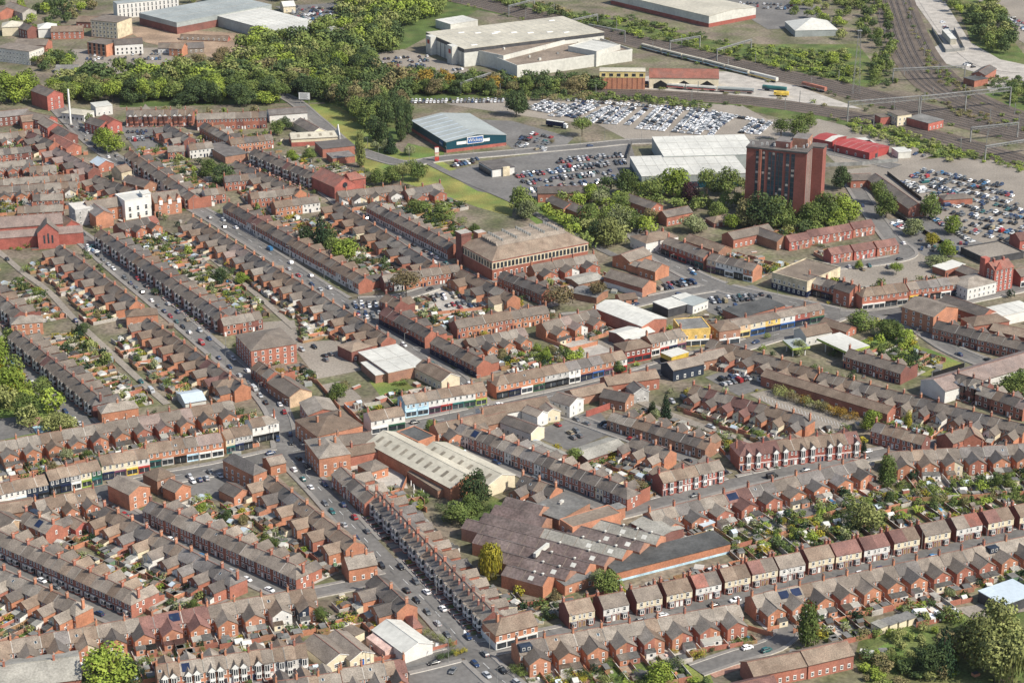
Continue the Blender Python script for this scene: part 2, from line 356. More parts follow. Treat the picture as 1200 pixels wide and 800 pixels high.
BR = ['brick_orange','brick_orange','brick_red','brick_red','brick_dark','brick_brown','brick_orange']
RF = ['slate_grey','slate_grey','slate_brown','slate_dark','slate_light','slate_blue','slate_grey','slate_brown','slate_light']
ROOFWORD = {'slate_grey':'grey','slate_brown':'brownish','slate_dark':'dark grey','slate_light':'pale grey','slate_blue':'blue-grey','tile_red':'red tiled','tile_maroon':'maroon','tile_pink':'pinkish'}
WALLWORD = {'brick_orange':'orange-brick','brick_red':'red-brick','brick_dark':'dark-brick','brick_brown':'brown-brick','brick_vivid':'bright-red','render_white':'white','render_cream':'cream','render_grey':'grey','render_blue':'pale blue','render_navy':'navy','render_yellow':'yellow','render_tan':'tan','render_pink':'pink','green_paint':'green'}
def defaults(style):
    d = dict(D=8.0, eave=5.7, ridge=8.3, front='plain', wing=(.68, 6.0, 4.6, 6.6), frame='paint_white', chim=True, yard=11, hip='', walls=BR, roofs=RF)
    if style == 'plain': pass
    elif style == 'bay1': d.update(front='bay1', fgarden=2.5)
    elif style == 'bay2': d.update(front='bay2', fgarden=3.5, eave=6.0, ridge=8.6)
    elif style == 'gbay': d.update(front='gbay', eave=6.2, ridge=9.0, fgarden=2.5)
    elif style == 'shop': d.update(front='shop', wing=None, yard=6, eave=6.6, ridge=9.0, D=9)
    elif style == 'modern': d.update(front='plain', wing=None, eave=5.2, ridge=7.6, chim=False, yard=8)
    return d
FOOT = {}          # footprints, in 20 m cells, so that trees, sheds and cars keep clear of buildings
def foot(x, y, rot, x0, x1, y0, y1):
    T = xf(x, y, 0, rot); inv = T.inverted(); cs = [T@Vector((a, b, 0)) for a in (x0, x1) for b in (y0, y1)]
    for i in range(int(min(c.x for c in cs)//20), int(max(c.x for c in cs)//20)+1):
        for j in range(int(min(c.y for c in cs)//20), int(max(c.y for c in cs)//20)+1): FOOT.setdefault((i, j), []).append((inv, x0, x1, y0, y1))
def in_foot(x, y, m=0.):
    for inv, x0, x1, y0, y1 in FOOT.get((int(x//20), int(y//20)), ()):
        q = inv @ Vector((x, y, 0))
        if x0-m < q.x < x1+m and y0-m < q.y < y1+m: return True
    return False
ROWS = []
def row(key, name, p0, p1, n, face='F', style='plain', **kw):
    d = defaults(style); d.update(kw); d.update(key=key, name=name, p0=p0, p1=p1, n=n, face=face, style=style); ROWS.append(d)
def row_frame(d):
    a = at(*d['p0'], d['ridge']); b = at(*d['p1'], d['ridge'])
    if d['face'] == 'R': a, b = b, a
    a = Vector((a.x, a.y, 0)); b = Vector((b.x, b.y, 0)); v = b-a
    return a, b, v.length, math.atan2(v.y, v.x)
YARDS = []        # (row, i, matrix, w, y0, y1)
def build_row(d, near):
    a, b, L, ang = row_frame(d); n = d['n']; w = L/n
    r = random.Random(hash_(d['key']))
    d['w'] = w; rev = d['face'] == 'R'
    ux, uy = math.cos(ang), math.sin(ang)
    base_b = r.choice(d['walls']); roof_run = r.choice(d['roofs'])
    for i in range(n):
        if r.random() < .62: roof_run = r.choice(d['roofs'] if r.random() < .72 else RF+['tile_maroon','tile_pink'])
        if r.random() < .55: base_b = r.choice(d['walls'])
        p = dict(d); p['wall'] = base_b; p['roof'] = roof_run; p['mir'] = (i % 2 == 1)
        if r.random() < d.get('white', .0) and not rev: p['wall'] = r.choice(['render_white', 'render_cream'])
        if rev and d.get('wing') and r.random() < d.get('white', .05): p['wingwall'] = r.choice(['render_white', 'render_cream', 'render_cream'])
        p['door'] = r.choice(['door_dark', 'door_dark', 'paint_white', 'paint_white', 'door_dark', 'navy_paint'])
        p['ext'] = None
        q = r.random()
        if d.get('wing') and q < .6: p['ext'] = (round(r.choice([1.8, 2.6, 3.4]), 1), r.choice([p['wall'], p['wall'], 'render_white', 'render_cream']), r.choice(['felt_grey', p['roof'], 'felt_grey', 'metal_white']))
        if r.random() < .22 and d.get('wing'): p['wingroof'] = 'slate_dark'
        dz = r.uniform(-.12, .12); p['sky'] = (r.choice([-1, 1, 1]), r.uniform(.25, .75), r.uniform(.35, .65)) if r.random() < .13 else None
        p['coping'] = r.choice([None, None, None, 'asbestos', 'concrete', 'felt_grey']) if i else None
        if near and r.random() < .03 and not p.get('solar'): p['solar'] = r.choice('FR')
        if near and r.random() < .025 and not p.get('hip'): p['dormer'] = 1
        if 'shops' in d: p['shop'] = d['shops'][i if not rev else n-1-i][1:]; p['wall'] = d['shops'][i if not rev else n-1-i][0]
        for k, vv in d.get('sp', {}).get(i if not rev else n-1-i, {}).items(): p[k] = vv
        loc = a + Vector((ux, uy, 0))*(w*i) + Vector((0, 0, dz))
        vis = i if not rev else n-1-i            # index counted from the p0 end
        k1, k2 = vis+1, n-vis
        steep = abs(d['p1'][1]-d['p0'][1]) > .28*abs(d['p1'][0]-d['p0'][0])
        e1, e2 = ('upper', 'lower') if steep else ('left', 'right')
        kk, ee = (k1, e1) if k1 <= k2 else (k2, e2)
        shop = d['style'] == 'shop'
        pos = f"{ordw(kk)} from {ee} end of {d['name']}" if n > 1 else d['name']
        if n == 2: pos = f"{e1 if vis == 0 else e2} one of {d['name']}"
        if shop:
            lab = f"{WALLWORD[p['wall']]} shop with {p['shop'][1]} front, {pos}"; nm, cat = 'shop_building', 'shop'
        else:
            lab = f"{WALLWORD[p['wall']]} {d.get('noun','house')}, {ROOFWORD[p['roof']]} roof, {pos}"; nm, cat = d.get('oname', 'terraced_house'), d.get('cat', 'terraced house')
        if near or shop or d.get('always'):
            t = Thing(nm, lab, cat, loc, ang, d.get('group', ('shops of the ' if shop else 'houses of the ')+d['name']))
        else: SINK.set(loc, ang); t = SINK
        house(t, p, i, n, r)
        foot(loc.x, loc.y, ang, 0, w, -p['D']/2-1, p['D']/2+.2)
        if d.get('wing'): foot(loc.x, loc.y, ang, 0 if p['mir'] else w*(1-d['wing'][0]), w*d['wing'][0] if p['mir'] else w, p['D']/2, p['D']/2+d['wing'][1]+(p['ext'][0] if p['ext'] else 0))
        y0 = p['D']/2+(d['wing'][1] if d.get('wing') else 0)
        YARDS.append((d, vis, xf(loc.x, loc.y, 0, ang), w, y0 + (p['ext'][0] if p['ext'] else 0), p['D']/2+(d['wing'][1] if d.get('wing') else 0)+d['yard'], near, i, p))
def hash_(s):
    h = 7
    for ch in s: h = (h*31+ord(ch)) % 1000003
    return h
# ------------------------------------------------------------------ terraces, read off the photograph along their ridges (pixels of the 1200x800 photo at ridge height)
GREY5 = ['slate_grey','slate_grey','slate_brown','slate_blue']
OR = ['brick_orange','brick_orange','brick_red','brick_orange']; RD = ['brick_red','brick_red','brick_dark','brick_red']
W_, Cc, G_ = 'render_white', 'render_cream', 'render_grey'
# lower left
row('A1', 'long bay-fronted terrace at lower left', (-19,614), (163,695), 20, 'F', 'bay1', hip='R', walls=RD, two=1, yard=9, roofs=['slate_grey','slate_brown','slate_grey'])
row('A2', 'gabled terrace at lower left edge', (-22,655), (98,708), 13, 'R', 'plain', hip='L', walls=OR, yard=10)
row('B1', 'terrace above the grey hall', (-22,755), (368,687), 24, 'R', 'plain', walls=OR, roofs=['slate_grey','slate_brown'], wing=(.72,6,5,7.2), D=8.4, sp={20:{'wingwall':W_},21:{'wingwall':W_},22:{'wingwall':'render_navy'},23:{'wingwall':'brick_orange'}})
row('B2', 'white-gabled terrace at bottom edge', (182,778), (358,753), 13, 'F', 'gbay', walls=OR, yard=7, sp={10:{'wall':W_,'front':'bay2'},11:{'wall':W_,'front':'bay2'},12:{'front':'bay2','wall':W_},9:{'front':'bay2'}}, roofs=['slate_brown'])
row('B2b', 'gabled row at bottom middle', (398,783), (474,771), 6, 'R', 'plain', walls=OR, yard=5)
row('B2c', 'bottom row below cream halls', (322,798), (398,786), 6, 'F', 'plain', walls=OR, yard=5)
row('A3', 'rear-wing terrace facing flat-fronted row', (122,592), (279,674), 18, 'R', 'plain', hip='L', walls=OR, yard=8, sp={7:{'wingwall':'render_cream'},8:{'wingwall':'render_cream'}})
row('A4', 'flat-fronted terrace left of central street', (176,586), (356,666), 20, 'F', 'plain', hip='R', walls=RD, two=1, yard=10, roofs=['slate_grey'])
row('A5', 'gabled terrace left of central street', (316,556), (416,634), 11, 'R', 'plain', walls=OR, yard=10)
row('A5c', 'short terrace above white workshop', (440,672), (477,706), 4, 'R', 'plain', walls=OR, yard=9, roofs=['slate_dark','slate_brown'])
row('A6a', 'five-house terrace below pale-roofed hall', (399,546), (438,580), 5, 'F', 'plain', walls=RD, two=1, yard=9, roofs=['slate_dark','slate_grey'], sp={4:{'endwin':1}})
row('A6', 'long terrace right of central street', (441,573), (578,716), 26, 'F', 'bay2', walls=RD, yard=7, ext=None, roofs=['slate_grey','slate_light','slate_grey','slate_brown','slate_blue'], wing=(.66,6.5,3.9,5.6), chim2=1)
row('B4a', 'gabled terrace below white-fronted semis', (604,752), (866,706), 16, 'R', 'plain', walls=OR, yard=9, roofs=['slate_grey','slate_light','slate_brown'], sp={0:{'dormer':1}}, wing=(.72,6,5,7.2), D=8.4)
row('B4b', 'long terrace at lower right edge', (880,697), (1204,627), 24, 'R', 'plain', walls=OR, yard=10, roofs=['slate_grey','slate_light','slate_grey'], sp={3:{'solar':'R'},2:{'solar':'R'}}, wing=(.72,6,5,7.2))
row('B5a', 'terrace below white-banded red terrace', (760,599), (1014,536), 18, 'R', 'plain', walls=OR, yard=11, roofs=['slate_grey','slate_light','slate_blue'])
row('B5b', 'terrace above the right-hand allotments', (1040,529), (1206,519), 12, 'R', 'plain', walls=OR, yard=12, roofs=['slate_grey','slate_blue','slate_grey'], wing=(.72,6,5,7.2))
row('B6', 'long white-banded red terrace', (862,521), (1004,505), 9, 'F', 'gbay', walls=['brick_vivid','brick_red'], yard=8, bands=1, roofs=['tile_maroon','slate_brown'], hip='L', eave=6.8, ridge=9.6, D=10, chim=True)
row('B7', 'short white-banded red terrace', (771,554), (843,538), 5, 'F', 'bay2', walls=['brick_vivid','brick_red'], yard=8, bands=1, roofs=['slate_brown','slate_grey'])
row('A7', 'low terrace facing parked-car yard', (718,482), (833,517), 12, 'F', 'plain', walls=['brick_brown','brick_orange'], yard=8, roofs=['slate_dark','slate_brown'], eave=5, ridge=7.2, endwin=1)
row('A8', 'terrace between pale hall and factory', (540,495), (743,573), 23, 'F', 'plain', hip='R', walls=RD, yard=8, two=1, white=.12, roofs=['slate_grey','slate_dark','slate_blue'], sp={2:{'solar':'F'}})
row('A8b', 'short gabled terrace behind factory', (612,556), (652,570), 4, 'R', 'plain', walls=OR, yard=5, roofs=['slate_dark'], endwin=1)
row('A9', 'gabled pair-row beside low terrace', (742,511), (786,527), 5, 'R', 'plain', walls=OR, yard=6, roofs=['slate_grey'])
row('A10', 'gabled terrace above white-banded terrace', (812,450), (950,489), 14, 'R', 'plain', walls=OR, yard=8, roofs=['slate_brown','tile_maroon','slate_grey'], hip='L', wing=(.68,5.5,4.6,6.6))
row('A12a', 'gabled terrace beside filling station', (832,396), (960,434), 12, 'R', 'plain', walls=OR, yard=7, roofs=GREY5)
row('A12b', 'gabled terrace above long low range', (962,435), (1204,498), 24, 'R', 'plain', walls=OR, yard=9, white=.2, roofs=GREY5)
row('A13', 'six-house terrace below filling station', (995,408), (1062,428), 7, 'F', 'plain', walls=RD, yard=5, two=1, roofs=['slate_dark','slate_grey'], endwin=1)
row('A14', 'terrace beside white-walled hall', (1150,451), (1206,470), 6, 'F', 'plain', walls=RD, yard=6)
row('A14b', 'gabled brick block beside white-walled hall', (1122,437), (1160,448), 4, 'F', 'gbay', walls=['brick_dark'], bayframe='brick_dark', eave=7, ridge=9.6, yard=3, wing=None)
row('A16', 'dark terrace along right-hand road', (1098,375), (1206,402), 12, 'F', 'plain', walls=RD, two=1, yard=8, roofs=['slate_dark','slate_grey'])
row('A15', 'four-flat block beside conifer', (1026,494), (1086,510), 5, 'F', 'plain', walls=RD, wing=None, yard=6, endwin=1)
row('B9', 'terrace above left-hand shop parade', (-8,518), (272,468), 22, 'R', 'plain', walls=OR, yard=7, roofs=['slate_grey','slate_brown','slate_light'])
row('A24', 'bay-fronted terrace by the playground', (18,386), (118,466), 20, 'F', 'bay2', walls=RD, yard=11, hip='R', roofs=['slate_grey','slate_brown','slate_grey'])
row('A25', 'terrace at left edge above playground', (-30,322), (24,364), 11, 'F', 'bay2', walls=RD, yard=10)
row('A23b', 'lower gabled terrace along upper street', (172,372), (284,449), 17, 'R', 'plain', walls=OR, yard=11, roofs=GREY5)
row('A23', 'upper gabled terrace along upper street', (70,287), (160,352), 15, 'R', 'plain', walls=OR, yard=11, roofs=GREY5)
row('A22', 'long bay-fronted terrace along upper street', (118,268), (264,368), 27, 'F', 'bay2', walls=RD, yard=8, roofs=GREY5)
row('A22b', 'end row above the brick corner house', (258,372), (304,364), 5, 'F', 'plain', walls=RD, yard=4)
row('A22c', 'short row below corner block', (303,422), (322,435), 3, 'F', 'plain', walls=RD, yard=6)
row('A21', 'gabled terrace left of shopping street', (226,254), (455,394), 40, 'R', 'plain', walls=OR, yard=10, roofs=GREY5)
row('A18', 'white-footed terrace along shopping street', (152,176), (228,228), 13, 'F', 'bay2', walls=RD, yard=6, white=.25, roofs=GREY5)
row('A18b', 'long white-footed terrace along shopping street', (268,236), (428,325), 26, 'F', 'plain', walls=RD, yard=8, white=.1, lower='render_white', endwin=1, roofs=['slate_grey','slate_dark','slate_brown'])
row('A19', 'dark-roofed terrace beside the mill', (436,236), (532,285), 17, 'F', 'plain', walls=RD, lower='render_white', yard=8, roofs=['slate_dark','slate_blue','slate_grey'])
row('A20', 'gabled terrace left of the mill', (395,236), (508,308), 17, 'R', 'plain', walls=OR, yard=8, roofs=GREY5)
row('B8', 'terrace above the used-car lot', (447,322), (537,309), 8, 'F', 'plain', walls=OR, yard=6, two=1, sp={0:{'wall':'brick_dark'},1:{'wall':W_}})
row('A26', 'shop row with white end gable', (452,359), (506,387), 6, 'F', 'plain', walls=RD, yard=6, roofs=['slate_dark'], lower='navy_paint', endwin=1)
row('A26a', 'pair of houses above used-car lot', (452,344), (470,352), 2, 'F', 'plain', walls=RD, yard=5, oname='terraced_house')
row('B11', 'terrace in the middle below used-car lot', (532,375), (640,357), 10, 'F', 'plain', walls=OR, yard=6, two=1, roofs=['slate_grey','slate_brown'])
row('B12', 'gabled terrace behind mid shop parade', (546,397), (614,383), 7, 'R', 'plain', walls=OR, yard=6)
row('A27', 'terrace along lower shopping street', (512,393), (567,421), 6, 'F', 'plain', walls=RD, yard=6, lower='navy_paint', roofs=['slate_grey','slate_dark'], endwin=1)
row('A28', 'gabled row beside used-car lot', (540,315), (602,345), 6, 'R', 'plain', walls=OR, yard=6, white=.3, endwin=1)
row('A29', 'flat-fronted row below the mill', (590,317), (642,337), 8, 'F', 'plain', walls=RD, yard=5, two=1, roofs=['slate_dark'])
row('B13a', 'gabled row below the mill', (622,310), (696,297), 6, 'R', 'plain', walls=OR, yard=6, roofs=['slate_grey','slate_brown'])
row('B13', 'gabled row beside white warehouses', (634,378), (698,361), 6, 'R', 'plain', walls=OR, yard=7, white=.3, roofs=['slate_grey'])
row('B14', 'gabled cream row below blue shops', (508,497), (566,484), 4, 'R', 'plain', walls=[Cc,W_,'brick_orange'], yard=4, roofs=['slate_brown'])
# upper left
row('U1', 'tall terrace below the woodland', (148,129), (226,128), 9, 'F', 'gbay', walls=RD, bayframe='brick_red', eave=7, ridge=10, yard=4)
row('U2', 'dormered terrace below the woodland', (230,133), (312,130), 9, 'F', 'plain', walls=RD, eave=7.5, ridge=10.5, yard=4, two=1)
row('U3', 'flat-fronted row below dormered terrace', (240,143), (272,160), 7, 'F', 'plain', walls=OR, yard=5)
row('U4', 'dark row left of dormered terrace', (196,145), (222,160), 5, 'R', 'plain', walls=RD, yard=4)
row('U5', 'terrace running down to the chapel', (298,174), (372,204), 15, 'F', 'bay2', walls=RD, yard=6, roofs=['slate_dark','slate_grey'])
row('U6', 'grey row left of the chapel', (276,188), (352,222), 13, 'R', 'plain', walls=OR, yard=6, roofs=GREY5)
row('U7', 'row above the chapel terrace', (268,163), (318,157), 6, 'F', 'plain', walls=OR, yard=4)
row('U8', 'row above the white cottages', (292,226), (352,219), 6, 'F', 'plain', walls=RD, yard=5)
row('U9', 'brick and white row below chapel', (320,236), (372,229), 5, 'F', 'plain', walls=OR, yard=5, sp={3:{'wall':W_},4:{'wall':W_}})
row('U10', 'cream-ended row beside the chapel', (395,224), (470,216), 7, 'R', 'plain', walls=OR, yard=6, white=.4)
row('U11', 'small row above the verge', (474,222), (516,214), 4, 'R', 'plain', walls=RD, yard=4)
row('U12', 'row at upper left edge', (-5,157), (46,151), 6, 'R', 'plain', walls=RD, yard=4)
row('U13', 'second row at upper left edge', (-5,175), (36,171), 5, 'F', 'plain', walls=RD, yard=4)
row('U14', 'third row at upper left edge', (-5,190), (38,186), 5, 'R', 'plain', walls=OR, yard=4)
row('U15', 'grey row above the church', (-5,210), (92,203), 11, 'R', 'plain', walls=OR, yard=4)
row('U16', 'gabled row above the church', (-5,219), (90,212), 10, 'R', 'plain', walls=OR, yard=4, white=.2)
row('U17', 'row behind the church', (38,228), (74,226), 4, 'F', 'plain', walls=RD, yard=4)
row('U18', 'row nearest the church', (20,242), (74,239), 6, 'F', 'plain', walls=RD, yard=4)
row('U19', 'red row along the left high street', (66,172), (110,196), 7, 'R', 'plain', walls=RD, yard=5, roofs=['slate_grey','tile_pink'])
row('U20', 'row left of the white school block', (112,205), (160,222), 7, 'R', 'plain', walls=RD, yard=5)
row('U21', 'row above the school', (34,195), (66,193), 4, 'R', 'plain', walls=RD, yard=4)
row('U22', 'dark row facing the high street', (32,152), (64,166), 5, 'R', 'plain', walls=RD, yard=4)
row('U23', 'red house row behind car yard', (196,171), (216,170), 3, 'F', 'plain', walls=RD, yard=3)
row('U24', 'white house row behind car yard', (220,169), (248,166), 3, 'F', 'plain', walls=[W_], yard=3)
row('U25', 'row by the school corner', (136,262), (182,252), 5, 'R', 'plain', walls=OR, yard=5, roofs=['slate_grey','tile_red'])
row('U26', 'row by the junction white house', (238,222), (262,219), 3, 'F', 'plain', walls=[W_,'brick_red'], yard=4)
row('U27', 'row across from the school', (262,206), (300,203), 4, 'F', 'plain', walls=OR, yard=4)
row('L1', 'gabled row opposite left parade', (40,586), (110,571), 6, 'R', 'plain', walls=OR)
row('L2', 'short row below the left parade', (30,598), (63,613), 4, 'F', 'plain', walls=OR, endwin=1)
# semis with white fronts: sixteen pairs, each a thing
for k, (x, y) in enumerate([(660,705),(700,698),(739,690),(774,682),(808,674),(842,666),(874,658),(906,652),(940,643),(972,637),(1005,630),(1040,622),(1076,614),(1113,606),(1150,599),(1187,592)]):
    rr = ['slate_brown','slate_grey','slate_grey','slate_brown','slate_brown','slate_brown','tile_maroon','slate_grey','slate_brown','tile_maroon','tile_maroon','tile_maroon','slate_grey','slate_grey','tile_maroon','slate_brown'][k]
    row('S%d' % k, 'SEMI', (x+1, y), (x+31, y-6), 2, 'F', 'bay1', D=9, eave=5.8, ridge=8.5, walls=['brick_dark'], roofs=[rr], yard=14, wing=None, upper=['render_cream','render_white','render_cream'][k % 3], baymid='brick_dark',
        semi=k, rroof=['slate_brown','slate_grey','slate_grey','slate_brown','slate_dark','slate_brown','slate_grey','slate_grey','slate_brown','tile_maroon','tile_maroon','slate_brown','slate_grey','tile_red','slate_brown','slate_brown'][k], lroof=rr if k != 4 else 'tile_red', chim=False, fgarden=3)
# modern red-roofed semis near the tower
for k, (x, y) in enumerate([(921,276),(945,270),(970,266),(996,261),(970,291),(997,287),(1024,283)]):
    row('N%d' % k, 'NEW', (x, y), (x+25, y-4), 2, 'F', 'modern', walls=['brick_red','brick_vivid'], roofs=['tile_maroon'], yard=6, new=k, D=7.5)
# parades of shops
w, o = 'render_white', 'brick_orange'
row('P1', 'left-hand parade', (-14,569), (52,555), 5, 'F', 'shop', shops=[(w,'paint_white','white'),(w,'paint_white','white'),(w,'render_blue','pale blue'),('render_navy','navy_paint','navy'),('render_navy','black','black')], roofs=['slate_brown'])
row('P2', 'left-centre parade', (53,551), (114,538), 5, 'F', 'shop', shops=[('render_navy','black','black'),('render_navy','navy_paint','navy'),('render_grey','paint_white','white'),('render_cream','lime_paint','lime'),('green_paint','teal_paint','teal')], roofs=['slate_brown'])
row('P3', 'pale green parade', (115,534), (171,524), 4, 'F', 'shop', shops=[('render_cream','navy_paint','navy'),('render_cream','purple_paint','purple'),('render_cream','yellow','yellow'),(w,'red_paint','red')], roofs=['slate_brown'])
row('P4', 'brick and white parade', (170,520), (258,506), 6, 'F', 'shop', shops=[(o,'teal_paint','teal'),(o,'render_grey','grey'),(o,'black','black'),(o,'render_blue','pale blue'),(o,'paint_white','white'),(o,'paint_white','white')], roofs=['slate_brown','tile_pink'])
row('P5', 'white parade by the junction', (259,504), (290,497), 3, 'F', 'shop', shops=[(Cc,'teal_paint','teal'),('render_grey','navy_paint','navy'),('render_grey','black','black')], roofs=['slate_brown'])
row('P6', 'white corner parade', (291,491), (322,485), 2, 'F', 'shop', shops=[(w,'black','black'),(w,'black','black')], roofs=['slate_light'], hip='R', eave=7.4, ridge=9.4)
row('P7', 'white-walled pair by the bank', (430,482), (470,475), 2, 'F', 'shop', shops=[(w,'paint_white','white'),(w,'green_paint','green')], roofs=['slate_brown'])
row('P8', 'blue and white parade', (470,463), (566,447), 7, 'F', 'shop', shops=[('render_blue','render_blue','pale blue'),('render_blue','render_blue','blue'),(w,'purple_paint','purple'),(w,'red_paint','red'),(w,'teal_paint','teal'),(w,'green_paint','green'),(o,'lime_paint','lime')], roofs=['slate_brown','slate_grey'])
row('P9', 'long middle parade', (576,442), (729,410), 11, 'F', 'shop', hip='L', shops=[(o,'black','black'),(o,'navy_paint','navy'),(o,'paint_white','white'),(o,'green_paint','green'),('render_grey','black','black'),('render_grey','black','black'),(w,'paint_white','white'),(o,'navy_paint','navy'),(o,'blue_paint','blue'),(o,'purple_paint','purple'),(w,'red_paint','red')], roofs=['slate_brown'])
row('P10', 'parade by the red corner pub', (757,393), (798,384), 4, 'F', 'shop', shops=[(o,'paint_white','white'),(w,'red_paint','red'),(w,'navy_paint','navy'),('render_tan','purple_paint','purple')], roofs=['slate_grey'])
row('P11', 'yellow and red parade', (838,379), (960,355), 7, 'F', 'shop', shops=[(o,'teal_paint','teal'),('render_tan','stone_yellow','pale yellow'),('render_cream','blue_paint','blue'),('render_yellow','navy_paint','navy'),(w,'blue_paint','blue'),('brick_vivid','navy_paint','navy'),('brick_brown','green_paint','green')], roofs=['slate_grey','slate_brown'], ridge=8.0)
row('P12', 'brick parade beside cream shop', (948,321), (990,332), 4, 'F', 'shop', shops=[('brick_red','navy_paint','navy'),('brick_red','black','black'),('brick_red','navy_paint','dark blue'),('brick_red','black','dark')], roofs=['slate_dark'])
row('P13', 'bay-windowed corner parade', (1006,338), (1060,331), 4, 'F', 'shop', shops=[('brick_red','paint_white','white'),('brick_red','paint_white','pale'),('brick_red','black','black'),('brick_red','render_grey','grey')], roofs=['slate_brown'], eave=7.2, ridge=10, hip='L')
row('P14', 'parade right of the corner', (1061,331), (1122,323), 5, 'F', 'shop', shops=[('brick_red','yellow','yellow'),('brick_red','render_blue','pale blue'),('brick_red','black','black'),('brick_red','paint_white','white'),('brick_red','navy_paint','navy')], roofs=['slate_dark','slate_grey'])
row('P15', 'parade facing the cream shop road', (783,277), (832,295), 5, 'F', 'shop', shops=[('brick_red','black','black'),('brick_red','red_paint','red'),('brick_red','red_paint','crimson'),('brick_red','purple_paint','pink'),('brick_red','teal_paint','teal')], roofs=['slate_dark','slate_grey'])
row('P16', 'white parade facing central lot', (834,296), (888,309), 5, 'F', 'shop', shops=[('render_tan','purple_paint','purple'),(w,'navy_paint','navy'),(w,'paint_white','white'),(w,'black','black'),(o,'paint_white','white')], roofs=['slate_dark'])
for d in ROWS:
    if 'semi' in d or 'new' in d: d['pair'] = True
# the nearest rows of terraced houses are built house by house, about 300 of them; the rest go into one far mass
def rdist(d): a = at((d['p0'][0]+d['p1'][0])/2, (d['p0'][1]+d['p1'][1])/2, 8); return (a-cam.location).length
plain = sorted([d for d in ROWS if d['style'] != 'shop' and not d.get('pair')], key=rdist)
cnt = 0; NEAR = set()
for d in plain:
    if cnt + d['n'] <= 302: NEAR.add(d['key']); cnt += d['n']
def semi_pair(d):
    a, b, L, ang = row_frame(d); w = L/2; k = d.get('semi', d.get('new'))
    r = random.Random(hash_(d['key']))
    if 'semi' in d:
        t = Thing('semi_detached_house', f"semi-detached pair with {'white' if d['upper']=='render_white' else 'cream'} upper front, {ordw(k+1)} from left in white-fronted row", 'semi-detached house', a, ang, 'white-fronted semi-detached pairs')
    else:
        t = Thing('semi_detached_house', f"modern red-brick pair with maroon roof, {ordw(k+1 if k<4 else k-3)} from left in {'back' if k<4 else 'front'} row below brick tower", 'semi-detached house', a, ang, 'modern brick pairs below the tower')
    class Off:
        stuff = False
        def part(s, name, mb, loc=(0,0,0), rot=0, key=None, parent=None, label=None):
            return t.part(name, mb, (loc[0]+(s.dx if parent is None else 0), loc[1], loc[2]), rot, key, parent, label)
    for i in range(2):
        p = dict(d); p['w'] = w; p['wall'] = r.choice(d['walls']); p['mir'] = (i == 0); p['door'] = r.choice(['paint_white','door_dark','wood']); p['ext'] = None
        p['roof'] = d.get('lroof', d['roofs'][0]) if i == 0 else d.get('rroof', d['roofs'][0])
        if 'semi' in d: p['two'] = 1; p['baybase'] = 'brick_red'; 
        foot(a.x, a.y, ang, 0, 2*w, -5, d['D']/2+.3); o = Off(); o.dx = w*i; house(o, p, i, 2, r)
        YARDS.append((d, i, xf(a.x+math.cos(ang)*w*i, a.y+math.sin(ang)*w*i, 0, ang), w, d['D']/2, d['D']/2+d['yard'], True, i, p))
    if 'semi' in d:
        for x, y in ((.4, 1.5), (2*w-.4, 1.5)): t.part('chimney', lambda: chimney_mb('brick_red', 2.2, .7, 1.3, 3), (x, y, d['ridge']-1), key=('cs',))
    return t
for d in ROWS:
    if d.get('pair'): semi_pair(d)
    else: build_row(d, d['key'] in NEAR)
fh = solo('terraced_houses', STUFF_HOUSES, 'far rows of brick terraced houses with grey slate roofs beyond the main road', 'terraced houses', kind='stuff')
